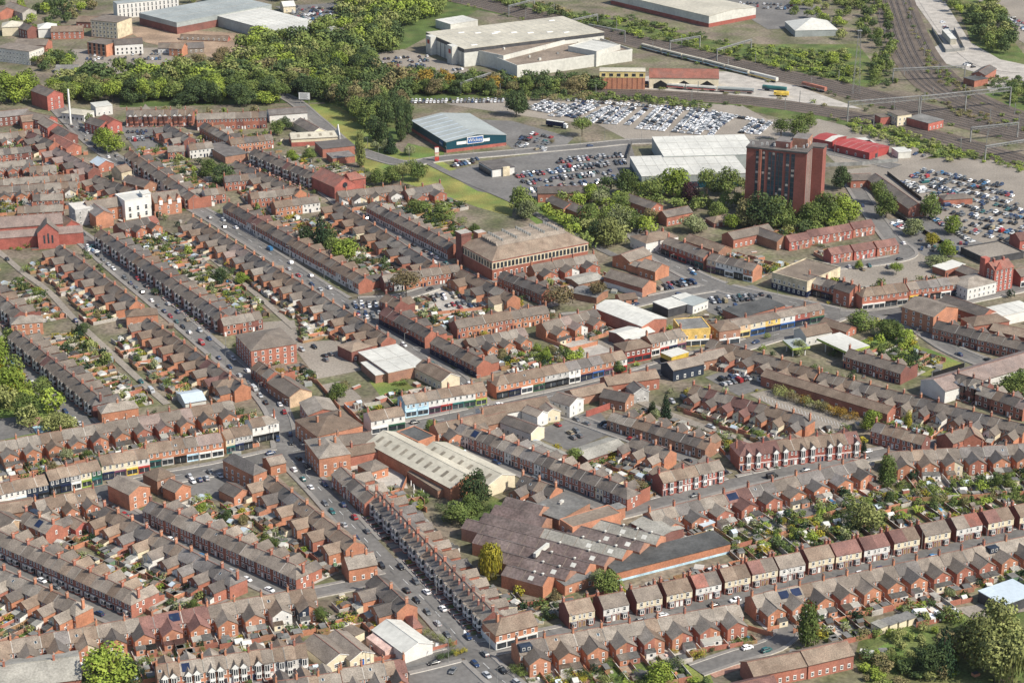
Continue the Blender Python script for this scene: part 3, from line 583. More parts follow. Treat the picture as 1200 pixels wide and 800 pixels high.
# ------------------------------------------------------------------ other buildings
def fill_windows(t, x0, x1, y, rot, ev, sp=3.3, wh=(1.1,1.4), frame='paint_white', glass='glass', z0=.95, fl=2.8, base=(0,0), maxn=9, rows=None, skip0=False):
    """a grid of windows on a wall that runs from x0 to x1 in its own frame"""
    L = x1-x0; n = max(1, min(maxn, int(L/sp))); nr = rows or max(1, int((ev-.3)/fl))
    for j in range(nr):
        if skip0 and j == 0: continue
        for i in range(n):
            u = x0+(i+.5)*L/n; z = z0+j*fl
            c, s = math.cos(rot), math.sin(rot)
            put_win(t, base[0]+u*c-y*s, base[1]+u*s+y*c, z, wh[0], wh[1], rot, frame, glass)
def rb(name, label, cat, p0, p1, zr, hw, rise, wall, roof, hip='', chim=0, win='FRE', sp=3.3, frame='paint_white', endwall=None, shop=None, lower=None, sky=0, chm=None, ridge=True, door=None):
    a = at(*p0, zr); b = at(*p1, zr); a.z = b.z = 0; v = b-a; L = v.length; ang = math.atan2(v.y, v.x); ev = zr-rise
    t = Thing(name, label, cat, a, ang); foot(a.x, a.y, ang, 0, L, -hw, hw)
    W = MB()
    sl = rise/hw
    if hip: W.box(0, L, -hw, hw, 0, ev-.05, wall)
    if 'L' not in hip or 'R' not in hip:
        if not hip: W.prx([(-hw,0),(hw,0),(hw,ev-.05),(0,zr-.25),(-hw,ev-.05)], 0, L, wall)
        else:
            x0, x1 = (L*.5, L) if 'L' in hip else (0, L*.5)
            W.prx([(-hw+.01,ev-.06),(hw-.01,ev-.06),(0,zr-.25)], x0, x1, wall)
    t.part('wall', W)
    if endwall:
        E = MB(); E.prx([(-hw,0),(hw,0),(hw,ev-.05),(0,zr-.25),(-hw,ev-.05)], L+.003, L+.1, endwall); t.part('gable_wall', E)
    o = .35; e = ev-sl*o; B = MB()
    k = min(hw*.9, L*.5); xa = k if 'L' in hip else -.25; xc = L-k if 'R' in hip else L+.25
    x0 = -o if 'L' in hip else -.25; x1 = L+o if 'R' in hip else L+.25
    B.add([(x0,-hw-o,e),(x1,-hw-o,e),(x1,hw+o,e),(x0,hw+o,e),(xa,0,zr),(xc,0,zr)], [(0,1,5,4),(2,3,4,5)]+([(1,2,5)] if 'R' in hip else [])+([(3,0,4)] if 'L' in hip else []), roof)
    B.add([(x0,-hw-o,e-.2),(x1,-hw-o,e-.2),(x1,-hw-o,e),(x0,-hw-o,e)], [(0,1,2,3)], 'wood_dark'); B.add([(x0,hw+o,e-.2),(x1,hw+o,e-.2),(x1,hw+o,e),(x0,hw+o,e)], [(3,2,1,0)], 'wood_dark')
    if not hip: 
        for xx in (x0, x1): B.add([(xx,-hw-o,e),(xx,0,zr),(xx,hw+o,e),(xx,hw+o,e-.25),(xx,0,zr-.25),(xx,-hw-o,e-.25)], [(0,1,4,5),(1,2,3,4)], 'paint_white' if wall.startswith('render') else wall)
    if ridge and xc > xa: B.box(xa, xc, -.15, .15, zr-.08, zr+.1, 'ridge_tile' if roof.startswith(('slate','tile')) else roof)
    rf = t.part('roof', B)
    if sky:
        for i in range(sky):
            S = MB(); x = L*(i+.7)/(sky+.4); y0, y1 = -hw*.72, -hw*.3; z = lambda y: zr-sl*abs(y)+.06
            S.add([(x-.9,y0,z(y0)),(x+.9,y0,z(y0)),(x+.9,y1,z(y1)),(x-.9,y1,z(y1))], [(0,1,2,3)], 'skylight'); t.part('skylight', S, parent=rf)
    cm = chm or (wall if wall.startswith('brick') else 'brick_red')
    for i in range(chim):
        x = L*(i+.5)/chim if chim > 1 else L*.2
        t.part('chimney', lambda: chimney_mb(cm, 2.0, .75, 1.3, 3), (x, 0, zr), key=('cb', cm))
    if 'F' in win: fill_windows(t, .3, L-.3, -hw, 0, ev, sp, frame=frame, skip0=bool(shop))
    if 'B' in win: fill_windows(t, -L+.3, -.3, -hw, PI, ev, sp, frame=frame)
    if 'E' in win:
        yy = 0.1 if endwall else 0
        for j in range(max(1, int(ev/2.8))):
            if shop and j == 0: continue
            for q in ([-.45, .45] if hw > 3.2 else [0]): put_win(t, L+yy, q*hw, .95+2.8*j, 1.0, 1.35, PI/2, frame)
    if 'W' in win:
        for j in range(max(1, int(ev/2.8))):
            for q in (-.45, .45): put_win(t, 0, q*hw, .95+2.8*j, 1.0, 1.35, -PI/2, frame)
    if shop:
        S = MB(); S.box(.1, L-.1, -hw-.25, -hw, 2.7, 3.35, shop); S.box(.1, L-.1, -hw-.12, -hw, 0, .5, shop)
        nn = max(2, int(L/4))
        for i in range(nn+1): S.box(.1+(L-.5)*i/nn, .4+(L-.5)*i/nn, -hw-.14, -hw, .5, 2.7, shop)
        S.box(.4, L-.4, -hw-.06, -hw, .5, 2.7, 'glass'); t.part('shopfront', S)
    if lower: S = MB(); S.box(-.04, L+.04, -hw-.05, hw+.05, 0, 2.7, lower); t.part('plinth', S)
    if door:
        put_door(t, L*.5, -hw-(.05 if lower else 0), door)
    return t
def quad3(P0, P1, P2, h):
    A, B, C = at(*P0, h), at(*P1, h), at(*P2, h); B.z = 0; u = C-B; u.z = 0; v = A-B; v.z = 0
    if u.length >= v.length: e1 = u.normalized(); e2 = Vector((-e1.y, e1.x, 0)); Lx = u.length; Ly = max(v.dot(e2), 1.5)
    else: e2 = v.normalized(); e1 = Vector((e2.y, -e2.x, 0)); Ly = v.length; Lx = max(u.dot(e1), 1.5)
    return B, Lx, Ly, math.atan2(e1.y, e1.x)
def bx(name, label, cat, P0, P1, P2, h, wall, roof, kind='flat', rise=2., win='', sp=3.4, frame='paint_white', parapet=.0, base=None, baseh=1.2, shop=None, wallL=None, trim=None, sky=0, wh=(1.1,1.4), fl=2.9, glass='glass', chim=0, plant=0, top=None):
    B, Lx, Ly, ang = quad3(P0, P1, P2, h)
    t = Thing(name, label, cat, B, ang); foot(B.x, B.y, ang, 0, Lx, 0, Ly)
    W = MB(); z1 = h-.02 if kind == 'flat' else h-.05
    W.box(0, Lx, 0, Ly, 0, z1, wall)
    if kind == 'gx': W.prx([(0,z1),(Ly,z1),(Ly/2,h+rise-.2)], 0, Lx, wall)
    if kind == 'gy': W.pry([(0,z1),(Lx,z1),(Lx/2,h+rise-.2)], 0, Ly, wall)
    t.part('wall', W)
    if base: S = MB(); S.box(-.06, Lx+.06, -.06, Ly+.06, 0, baseh, base); t.part('plinth', S)
    if top: S = MB(); S.box(-.07, Lx+.07, -.07, Ly+.07, h-top[1], h-.05, top[0]); t.part('band', S)
    if wallL: S = MB(); S.box(-.05, 0, .1, Ly-.1, 0, z1-.1, wallL); t.part('side_wall', S)
    Rr = MB(); o = .3
    if kind == 'flat':
        if parapet:
            q = .35
            Rr.box(q, Lx-q, q, Ly-q, h, h+.05, roof)
            tm = trim or wall
            Rr.box(-.08, Lx+.08, -.08, q, h-.02, h+parapet, tm); Rr.box(-.08, Lx+.08, Ly-q, Ly+.08, h-.02, h+parapet, tm); Rr.box(-.08, q, q, Ly-q, h-.02, h+parapet, tm); Rr.box(Lx-q, Lx+.08, q, Ly-q, h-.02, h+parapet, tm)
        else: Rr.box(-.2, Lx+.2, -.2, Ly+.2, h, h+.3, trim or roof, roof)
        if roof.startswith('metal') and max(Lx, Ly) > 25:
            zt = h+(.055 if parapet else .302); q_ = .4 if parapet else 0
            for i in range(1, int(Lx/6)): Rr.box(Lx*i/int(Lx/6)-.12, Lx*i/int(Lx/6)+.12, q_, Ly-q_, zt, zt+.05, 'metal_seam')
            for i in range(1, int(Ly/14)): Rr.box(q_, Lx-q_, Ly*i/int(Ly/14)-.25, Ly*i/int(Ly/14)+.25, zt+.052, zt+.09, 'metal_seam')
    elif kind == 'hip':
        m = min(Lx, Ly)/2; sl = rise/m; e = h-sl*o
        c = [(m,Ly/2),(Lx-m,Ly/2)] if Lx >= Ly else [(Lx/2,m),(Lx/2,Ly-m)]
        vs = [(-o,-o,e),(Lx+o,-o,e),(Lx+o,Ly+o,e),(-o,Ly+o,e),(*c[0],h+rise),(*c[1],h+rise)]
        Rr.add(vs, [(0,1,5,4),(1,2,5),(2,3,4,5),(3,0,4)] if Lx >= Ly else [(0,1,4),(1,2,5,4),(2,3,5),(3,0,4,5)], roof)
        Rr.add([vs[0],vs[1],vs[2],vs[3]], [(3,2,1,0)], 'wood_dark')
    elif kind == 'gx':
        e = h-rise/(Ly/2)*o; Rr.prx([(-o,e-.2),(Ly/2,h+rise-.2),(Ly+o,e-.2),(Ly+o,e),(Ly/2,h+rise),(-o,e)], -o, Lx+o, roof)
    elif kind == 'gy':
        e = h-rise/(Lx/2)*o; Rr.pry([(-o,e-.2),(Lx/2,h+rise-.2),(Lx+o,e-.2),(Lx+o,e),(Lx/2,h+rise),(-o,e)], -o, Ly+o, roof)
    if kind == 'gy' and roof.startswith('metal') and Ly > 25:
        zf = lambda x: h+rise*(1-abs(x-Lx/2)/(Lx/2))+.03
        for i in range(1, int(Ly/5)):
            y = Ly*i/int(Ly/5)
            for (xa_, xb_) in ((0, Lx/2), (Lx/2, Lx)): Rr.add([(xa_,y-.12,zf(xa_)),(xb_,y-.12,zf(xb_)),(xb_,y+.12,zf(xb_)),(xa_,y+.12,zf(xa_))], [(0,1,2,3)], 'metal_seam')
    rf = t.part('roof', Rr)
    for i in range(sky):
        S = MB()
        if kind == 'gy':
            y = Ly*(i+.6)/(sky+.2); zf = lambda x: h+rise*(1-abs(x-Lx/2)/(Lx/2))+.05
            S.add([(Lx*.15,y-.7,zf(Lx*.15)),(Lx*.38,y-.7,zf(Lx*.38)),(Lx*.38,y+.7,zf(Lx*.38)),(Lx*.15,y+.7,zf(Lx*.15))], [(0,1,2,3)], 'skylight')
        else:
            r = random.Random(i*7+hash_(name)); x = Lx*(.1+.8*((i*.37) % 1)); y = Ly*(.12+.76*((i*.618) % 1))
            S.box(x-2.4, x+2.4, y-1, y+1, h+.02, h+.6, 'paint_white')
        t.part('skylight', S, parent=rf)
    for i in range(plant):
        r = random.Random(i*13+hash_(label)); x = Lx*r.uniform(.15,.8); y = Ly*r.uniform(.15,.8); a_, b_ = r.uniform(.8,2.2), r.uniform(.8,1.8)
        S = MB(); S.box(x, x+a_, y, y+b_, h+.03, h+r.uniform(.8,1.7), r.choice(['metal_steel','metal_white','concrete'])); t.part('roof_vent', S)
    for i in range(chim): t.part('chimney', lambda: chimney_mb(wall if wall.startswith('brick') else 'brick_red', 2, .8, 1.3, 3), (Lx*(i+.5)/chim, Ly*.5, h+(rise if kind!='flat' else 0)*.8), key=('cb2', wall))
    hh = h if not shop else h
    if 'R' in win: fill_windows(t, .4, Lx-.4, 0, 0, hh, sp, wh, frame, glass, fl=fl, skip0=bool(shop), maxn=24)
    if 'L' in win: fill_windows(t, -Ly+.4, -.4, 0 if not wallL else -.05, -PI/2, hh, sp, wh, frame, glass, fl=fl, skip0=bool(shop) and 'l' not in win, maxn=24)
    if shop:
        S = MB(); S.box(.1, Lx-.1, -.3, 0, 2.7, 3.4, shop); nn = max(2, int(Lx/4))
        for i in range(nn+1): S.box(.1+(Lx-.5)*i/nn, .4+(Lx-.5)*i/nn, -.16, 0, 0, 2.7, shop)
        S.box(.4, Lx-.4, -.08, 0, .4, 2.7, 'glass'); t.part('shopfront', S)
    t.B, t.Lx, t.Ly, t.ang, t.h = B, Lx, Ly, ang, h
    return t
def text(t, s, loc, rot, size, m, name='sign_lettering'):
    c = bpy.data.curves.new(name, 'FONT'); c.body = s; c.size = size; c.extrude = .03; c.align_x = 'CENTER'; c.materials.append(M[m])
    q = bpy.data.objects.new(name, c); COL.objects.link(q); bpy.context.view_layer.update()
    me = bpy.data.meshes.new_from_object(q.evaluated_get(bpy.context.evaluated_depsgraph_get())); bpy.data.objects.remove(q); me.name = name
    o = bpy.data.objects.new(name, me); COL.objects.link(o); o.parent = t; o.location = loc; o.rotation_euler = (PI/2, 0, rot); return o
H_ = 'house'
# ---- lower left and bottom
rb('hall', 'wide hall with pale grey sheet roof and ridge chimneys at bottom left corner', 'hall', (-25,783), (92,768), 8.5, 9.5, 3.2, 'brick_red', 'asbestos', chim=2, win='')
rb(H_, 'detached red-brick house with two ridge chimneys on left kerb of central street', H_, (404,652), (437,646), 8.6, 4.5, 2.8, 'brick_orange', 'slate_light', chim=2, win='FE')
rb('kiosk', 'low bay with red tiled pyramid roof beside white workshop', 'kiosk', (479,722), (489,720), 5, 4.6, 2.2, 'brick_orange', 'tile_red', hip='LR', win='', ridge=False)
t = rb('workshop', 'white-roofed gabled workshop beside the central street junction', 'workshop', (453,725), (490,752), 6.6, 5.8, 2.2, 'render_white', 'metal_white', win='')
S = MB(); S.prx([(-9,0),(-5.81,0),(-5.81,3.9),(-9,2.9)], 1, 13, 'render_pink'); t.part('lean_to', S)
t = rb('hall', 'cream-fronted single-storey hall with grey roof and wide front window, left of twin', 'hall', (368,742), (398,765), 6, 5, 2.2, 'render_cream', 'slate_grey', win='')
put_win(t, (at(398,765,6)-at(368,742,6)).length, 0, 1.0, 4.5, 1.5, PI/2, 'paint_white', 'glass')
t = rb('hall', 'cream-fronted single-storey hall with blue door, right of twin', 'hall', (393,737), (424,762), 6, 4.6, 2.2, 'render_cream', 'slate_grey', win='')
L = (at(424,762,6)-at(393,737,6)).length; put_door(t, L, 0, 'door_blue', PI/2, 1.5, 2.6); 
for q in (-2.6, 2.4): put_win(t, L, q, 1.1, 1.2, 1.2, PI/2)
bx('shed_building', 'low cream shed with dark flat roof behind the twin halls', 'outbuilding', (401,737), (416,745), (431,742), 3.4, 'render_cream', 'felt_brown')
rb('corner_shop', 'brick corner shop with white ground floor at end of bay-fronted terrace', 'shop', (573,727), (622,715), 9, 5.2, 2.8, 'brick_orange', 'slate_brown', hip='L', shop='paint_white', chim=1, win='FE', lower='render_white', sp=2.9)
rb('modern_terrace', 'modern red-brick terrace with brown roof and solar panels at lower right', 'terrace', (876,775), (938,763), 7.8, 5, 2.5, 'brick_red', 'slate_brown', win='FE', sp=2.6)
rb('modern_terrace', 'modern red-brick terrace with brown roof, right of solar-panel terrace', 'terrace', (939,762), (992,750), 8.2, 5, 2.6, 'brick_red', 'slate_brown', win='FE', sp=2.6)
rb('modern_terrace', 'maroon-roofed modern terrace cut by bottom edge right of centre', 'terrace', (838,806), (906,791), 7.8, 5, 2.5, 'brick_red', 'tile_maroon', win='FE', sp=2.6)
bx('shed_building', 'wide dark shed with pale blue metal roof at right edge', 'shed', (1133,697), (1176,709), (1216,695), 4.2, 'cladding_dark', 'metal_roofblue')
for k in range(4):
    bx('garage', f"flat-roofed cream garage, {ORD[k]} from left in block behind lower right terrace", 'garage', (1021+k*11,730-k*3.3), (1032+k*11,736-k*3.3), (1042+k*11,733-k*3.3), 2.6, 'render_cream', 'felt_grey' if k else 'asbestos')
bx('building', 'tall plain brick building opposite pale green parade', 'building', (126,567), (151,579), (179,571), 7.4, 'brick_orange', 'slate_grey', 'gy', 2.2, win='R', sp=4.5)
bx(H_, 'brick house with white bay and hipped roof opposite brick parade', H_, (167,554), (184,563), (208,557), 6.4, 'brick_brown', 'slate_brown', 'hip', 2.2, win='R')
rb(H_, 'gabled brick house beside corner car park', H_, (199,560), (214,567), 7, 3.8, 2.2, 'brick_orange', 'slate_grey', win='E')
bx('corner_building', 'long red-brick building with blue-grey hipped roof at the crossroads', 'building', (261,538), (297,556), (316,552), 8, 'brick_orange', 'slate_blue', 'hip', 2.8, win='RL')
rb('outbuilding', 'low gabled brick building below long crossroads building', 'outbuilding', (266,564), (284,573), 6, 4.2, 2, 'brick_orange', 'slate_dark', win='E')
rb('building', 'small brick building with flat-looking grey roof at crossroads corner', 'building', (312,536), (330,532), 6.4, 4.2, 1.8, 'brick_orange', 'slate_grey', win='FE')
rb(H_, 'tan-fronted gabled house at left edge below main road', H_, (-4,597), (17,608), 7.5, 5, 2.6, 'render_tan', 'slate_grey', win='FE')
rb('building', 'wide low grey roof at left edge behind tan house', 'building', (-14,592), (38,584), 5, 6, 1.8, 'brick_brown', 'slate_brown', win='')
rb('outbuilding', 'small red gabled outhouse beside the lane behind dark gables', 'outbuilding', (84,604), (97,611), 5.6, 3.4, 2, 'brick_vivid', 'slate_brown', win='E')
# ---- right middle
rb('brick_range', 'long low brick range with one continuous grey roof beside parking strip', 'building', (898,432), (1046,476), 7, 4, 2, 'brick_red', 'slate_brown', win='FE', sp=4.2)
rb('hall', 'white-walled hall with long pinkish-grey roof at right edge', 'hall', (1094,444), (1212,410), 9, 7.5, 3, 'render_white', 'tile_pink', win='E')
rb(H_, 'brick house with pale roof right of the four-flat block', H_, (1108,508), (1134,499), 7.6, 4.5, 2.6, 'brick_red', 'slate_grey', chim=2, win='FE')
rb(H_, 'gabled brick house right of pale-roofed house above terrace', H_, (1136,497), (1142,508), 7.6, 4.2, 2.6, 'brick_red', 'slate_brown', chim=1, win='E')
# filling station
def canopy(label, P0, P1, P2, h, roofm, edge):
    B, Lx, Ly, ang = quad3(P0, P1, P2, h); t = Thing('filling_station', label, 'filling station', B, ang)
    S = MB(); S.box(0, Lx, 0, Ly, h-1.1, h, edge, roofm); t.part('canopy', S)
    for x in (.15,.5,.85):
        for y in (.2,.8):
            S = MB(); S.box(Lx*x-.2, Lx*x+.2, Ly*y-.2, Ly*y+.2, 0, h-1.1, 'paint_white'); t.part('pillar', S)
    S = MB(); S.box(Lx*.55, Lx-.5, Ly*.5, Ly-.5, 0, h-1.3, 'cladding_dark'); t.part('kiosk', S)
    for q in (.3,.6): S = MB(); S.box(Lx*.3-.4, Lx*.3+.4, Ly*q-.3, Ly*q+.3, 0, 1.7, 'green_paint'); t.part('fuel_pump', S)
    return t
canopy('filling station canopy with white top and lime-yellow edge', (957,396), (992,412), (1020,405), 6, 'metal_white', 'lime_paint')
canopy('small canopy with grey-green top and lime-yellow edge beside white gabled house', (917,398), (929,408), (945,402), 5, 'metal_grey', 'lime_paint')
rb(H_, 'white gabled house between the two lime-edged canopies', H_, (938,384), (968,378), 7.6, 5, 2.6, 'render_white', 'slate_brown', chim=1, win='FE')
rb('outbuilding', 'low dark-roofed outbuilding right of white gabled house', 'outbuilding', (966,372), (998,382), 5, 4, 1.8, 'brick_red', 'slate_brown', win='E')
# ---- main-road junction
bx('bank_building', 'red-brick corner building with banded gables at the crossroads', 'building', (357,489), (372,511), (425,498), 8.2, 'brick_orange', 'slate_brown', 'hip', 3, win='RL', chim=2, base='brick_dark', baseh=.9)
bx('annexe', 'brick rear annexe with grey roof behind banded corner building', 'annexe', (351,471), (361,486), (392,475), 6.5, 'brick_red', 'slate_light', 'gy', 2, win='L')
rb(H_, 'tan-gabled house on upper street above the crossroads', H_, (326,438), (352,455), 8, 5.5, 2.6, 'brick_brown', 'slate_grey', endwall='render_tan', win='F', chim=1)
rb(H_, 'cream-gabled house behind blue and white parade', H_, (496,421), (528,437), 7.5, 5, 2.6, 'render_cream', 'slate_brown', win='F', chim=1)
bx('warehouse', 'white flat-roofed unit beside shopping street', 'warehouse', (420,413), (455,437), (497,425), 5, 'brick_brown', 'metal_white', sky=0)
bx('annexe', 'small white flat-roofed annexe left of white flat-roofed unit', 'annexe', (423,425), (440,440), (456,436), 3.8, 'brick_brown', 'metal_white')
bx(H_, 'brown-brick block left of white flat-roofed unit', 'building', (403,402), (412,412), (436,405), 5.5, 'brick_dark', 'slate_brown', 'hip', 1.6, win='R')
bx('office_building', 'three-storey brick block with hipped roof facing upper street', 'building', (276,392), (294,411), (344,399), 9.5, 'brick_red', 'slate_grey', 'hip', 3, win='RL', wh=(1.2,1.6))
bx('corner_building', 'red-brick corner building with hipped roof below the crossroads', 'building', (357,515), (374,537), (409,529), 8.6, 'brick_orange', 'slate_light', 'hip', 2.6, win='RL', chim=2)
rb('building', 'brick building with long ridge between corner building and pale hall', 'building', (386,511), (434,505), 8, 5, 2.6, 'brick_brown', 'slate_grey', win='E', chim=1)
bx('building', 'small brick building with hipped grey roof beside pale hall', 'building', (419,544), (434,553), (454,546), 4, 'brick_orange', 'slate_grey', 'hip', 1.6, win='R')
rb('building', 'brick rear block with tall chimney beside pale hall', 'building', (405,524), (438,518), 7, 4, 2.2, 'brick_red', 'slate_brown', win='E', chim=1)
bx('building', 'brick building with black flat roof beside pale hall', 'building', (465,506), (490,518), (510,511), 6.5, 'brick_orange', 'felt_black', parapet=.35)
rb('large_hall', 'large brick hall with cream sheet roof and ten skylights', 'hall', (449,504), (548,556), 9, 8.5, 3.2, 'brick_orange', 'metal_cream', win='', sky=10)
rb('large_hall', 'narrower cream-roofed hall behind the ten-skylight hall', 'hall', (508,517), (588,555), 8, 7, 2.4, 'render_cream', 'metal_cream', win='', sky=7)
bx('lean_to', 'grey lean-to along the left wall of ten-skylight hall', 'lean-to', (478,553), (513,575), (522,571), 3.5, 'brick_brown', 'felt_brown')
rb('building', 'long white-walled building with dark roof behind main road', 'building', (562,478), (640,464), 7.2, 4.5, 2.2, 'render_white', 'slate_brown', win='FE')
rb('building', 'brick-fronted building joined to long white-walled building', 'building', (562,489), (592,482), 7, 4, 2.2, 'brick_brown', 'slate_brown', win='FE')
rb('building', 'white block with dark roof and cream end gable beside car yard', 'building', (594,486), (630,499), 6.8, 4.2, 1.8, 'render_white', 'slate_dark', endwall='render_cream', win='F', sp=2.8)
rb('building', 'small white gabled wing behind cream-ended white block', 'building', (618,474), (636,481), 7, 3.2, 1.8, 'render_white', 'slate_grey', win='E')
rb('building', 'cream gabled wing at the end of long white-walled building', 'building', (640,471), (648,478), 6.5, 3.5, 1.8, 'render_cream', 'slate_grey', win='E')
rb(H_, 'detached white house with dark roof south of the middle parade', H_, (653,459), (676,466), 8, 5, 2, 'render_white', 'slate_dark', win='FE', sp=2.6)
rb('building', 'long low grey roof between white house and main road', 'building', (668,457), (712,447), 6, 4.5, 2, 'brick_brown', 'slate_brown', win='')
rb(H_, 'brick house with dark roof beside the boundary wall', H_, (708,455), (738,461), 7, 4.5, 2.2, 'brick_brown', 'slate_dark', win='FE')
rb(H_, 'brick shop-house with ridge chimneys opposite the corner pub', H_, (708,441), (768,432), 8, 4.5, 2.4, 'brick_red', 'slate_brown', win='FE', chim=3)
rb(H_, 'small grey-white gabled house below the shop-house', H_, (743,446), (752,454), 7, 3.6, 2, 'render_grey', 'slate_blue', win='E')
rb('building', 'low building with long pale grey roof beside car yard', 'building', (678,529), (724,514), 4.5, 6, 1.3, 'brick_dark', 'asbestos', win='')
rb('building', 'low sheet-roofed shed behind the terrace by the car yard', 'shed', (622,516), (660,532), 4.5, 4, 1.2, 'brick_dark', 'asbestos', win='')
rb('pub', 'dark-red corner pub with hipped roof and scarlet ground floor', 'pub', (726,401), (757,395), 9, 5.2, 2.4, 'brick_dark', 'slate_brown', hip='LR', shop='red_paint', win='FE', sp=2.6)
bx('building', 'mustard-yellow three-storey building on main road', 'building', (789,374), (799,387), (829,380), 8.4, 'render_yellow', 'felt_grey', win='RL', parapet=.3, shop='paint_white')
t = bx('tyre_shop', 'low yellow and black canopy with white top opposite yellow building', 'canopy', (779,412), (787,419), (807,413), 4.6, 'yellow', 'metal_white', trim='yellow', base='black', baseh=2.6)
rb('building', 'navy-painted building with grey roof south of main road', 'building', (782,424), (818,416), 7.8, 5, 2.2, 'render_navy', 'slate_grey', win='FE')
rb(H_, 'brick house right of navy-painted building', H_, (815,414), (848,407), 7.2, 4.5, 2.4, 'brick_brown', 'slate_grey', win='FE', chim=1)
rb(H_, 'white gable-ended house beside the scrap-car yard', H_, (846,402), (874,412), 7.2, 4.5, 2.4, 'render_white', 'slate_grey', win='E')
bx('corner_building', 'brick corner building with curved-looking bay left of yellow parade', 'building', (829,377), (843,388), (863,381), 7.5, 'brick_brown', 'slate_brown', 'hip', 2, win='RL', shop='paint_white')
bx('building', 'flat-roofed brick rear block behind yellow parade', 'building', (850,362), (868,372), (920,358), 5, 'brick_red', 'felt_black')
# ---- warehouses in the middle
bx('warehouse', 'brick warehouse with large white shallow roof', 'warehouse', (695,360), (752,382), (782,373), 7, 'brick_red', 'metal_white', 'gy', 1.8, base='brick_dark', sky=0)
bx('warehouse', 'smaller white-roofed warehouse below the large one', 'warehouse', (713,388), (732,397), (767,388), 5, 'brick_dark', 'metal_white', 'gx', 1.0)
bx('warehouse', 'tiny white flat roof beside smaller warehouse', 'outbuilding', (740,395), (752,401), (766,394), 4.5, 'brick_dark', 'metal_white')
bx('showroom', 'white flat-roofed car showroom left of central lot', 'showroom', (765,354), (783,362), (804,356), 4.5, 'cladding_dark', 'metal_white', trim='paint_white')
bx('showroom', 'grey-fronted car showroom with long side windows', 'showroom', (800,351), (812,359), (830,352), 4.2, 'render_white', 'metal_grey', win='R', sp=2.6)
bx('showroom', 'small white roof behind the car showrooms', 'showroom', (788,347), (798,352), (814,348), 4, 'cladding_dark', 'metal_white')
rb('hall', 'brick hall with white-footed gable beside the car rows', 'hall', (716,315), (761,328), 8, 5.5, 2.6, 'brick_red', 'slate_grey', endwall='brick_orange', lower='render_white', win='F')
rb('building', 'brick gabled building facing the mill, left half', 'building', (728,298), (754,289), 8, 6, 2.6, 'brick_orange', 'slate_grey', win='W')
rb('building', 'brick gabled building with mural end wall', 'building', (756,303), (776,309), 8, 5.5, 2.8, 'brick_orange', 'slate_grey', win='F', endwall='brick_orange')
rb('building', 'low annexe between the brick gabled buildings', 'building', (742,305), (764,312), 5, 4, 1, 'brick_orange', 'slate_light', win='E')
bx(H_, 'white house with hipped grey roof and chimneys near the mill', H_, (737,277), (757,285), (795,277), 6, 'render_white', 'slate_brown', 'hip', 2.4, win='RL', chim=2)
for k, (p, q) in enumerate([((670,327),(700,320)), ((676,336),(706,342))]):
    rb('workshop', ['low patched sheet-roofed workshop below the mill', 'grey flat-topped workshop beside bare tree'][k], 'workshop', p, q, 4.5, 6, 1, 'brick_brown', ['asbestos','felt_grey'][k], win='')
rb('building', 'small brick arched garage left of white-footed hall', 'garage', (724,345), (744,343), 4.5, 4, 1.4, 'brick_orange', 'slate_brown', win='F', frame='black')
# ---- right centre
bx('shop_building', 'cream art-deco shop with wide brown flat roof', 'shop', (907,319), (946,331), (985,314), 8, 'stone_cream', 'felt_brown', parapet=.5, shop=None, win='L', sp=2.8, base='navy_paint', baseh=3.0, wallL='stone_cream')
rb('building', 'tall gabled brick front in the corner parade', 'building', (984,328), (1003,334), 11, 4.5, 3, 'brick_red', 'slate_dark', endwall='brick_red', win='FE', chim=2)
bx('hall', 'tall brick hall with grey roof opposite the corner parade', 'hall', (1063,357), (1094,371), (1123,360), 9, 'brick_orange', 'slate_grey', 'gy', 3, win='L', sp=4)
rb(H_, 'cream-gabled house behind tall brick hall', H_, (1078,345), (1098,352), 8.5, 4.5, 2.4, 'render_cream', 'slate_brown', win='', chim=3)
rb('building', 'long dark-roofed brick building right of cream-gabled house', 'building', (1108,345), (1160,362), 8, 5.5, 2.6, 'brick_red', 'slate_dark', win='FE')
rb('building', 'brown-roofed brick building behind dark terrace', 'building', (1134,372), (1176,366), 7.5, 5.5, 2.2, 'brick_red', 'slate_brown', hip='LR', win='F')
bx('building', 'white ribbed roof at right edge above dark terrace', 'building', (1150,362), (1168,372), (1215,362), 5, 'render_white', 'metal_white')
rb('building', 'low brown roof at right edge behind dark terrace', 'building', (1165,378), (1212,388), 6, 5, 2, 'brick_red', 'slate_brown', win='')
bx('pub', 'white-fronted pub with pale hipped roof left of red gothic building', 'pub', (1114,327), (1134,338), (1168,330), 6.5, 'render_white', 'slate_light', 'hip', 2.2, win='RL', sp=2.8)
t = bx('gothic_building', 'tall bright-red gothic building with stepped gables', 'building', (1150,311), (1166,317), (1188,312), 12, 'brick_vivid', 'tile_red', 'gx', 3, win='RL', sp=2.6, chim=2, wh=(1.1,1.8))
S = MB(); S.pry([(0,12),(5,12),(2.5,16)], -.3, 0.2, 'brick_vivid'); t.part('gable', S)
S = MB(); S.box(-1, 2.4, t.Ly-3, t.Ly+.5, 0, 16.5, 'brick_vivid'); t.part('turret', S)
rb('shop_building', 'red and white shop right of gothic building', 'shop', (1190,315), (1215,311), 8.5, 5, 2.4, 'brick_vivid', 'slate_grey', shop='paint_white', win='F')
rb('building', 'dark-roofed outbuilding left of gothic building', 'outbuilding', (1128,310), (1148,318), 6, 4.5, 2, 'brick_red', 'slate_dark', win='')
bx('outbuilding', 'brick shelter with white flat canopy behind white pub', 'outbuilding', (1096,311), (1108,317), (1131,310), 3.6, 'brick_red', 'metal_white')
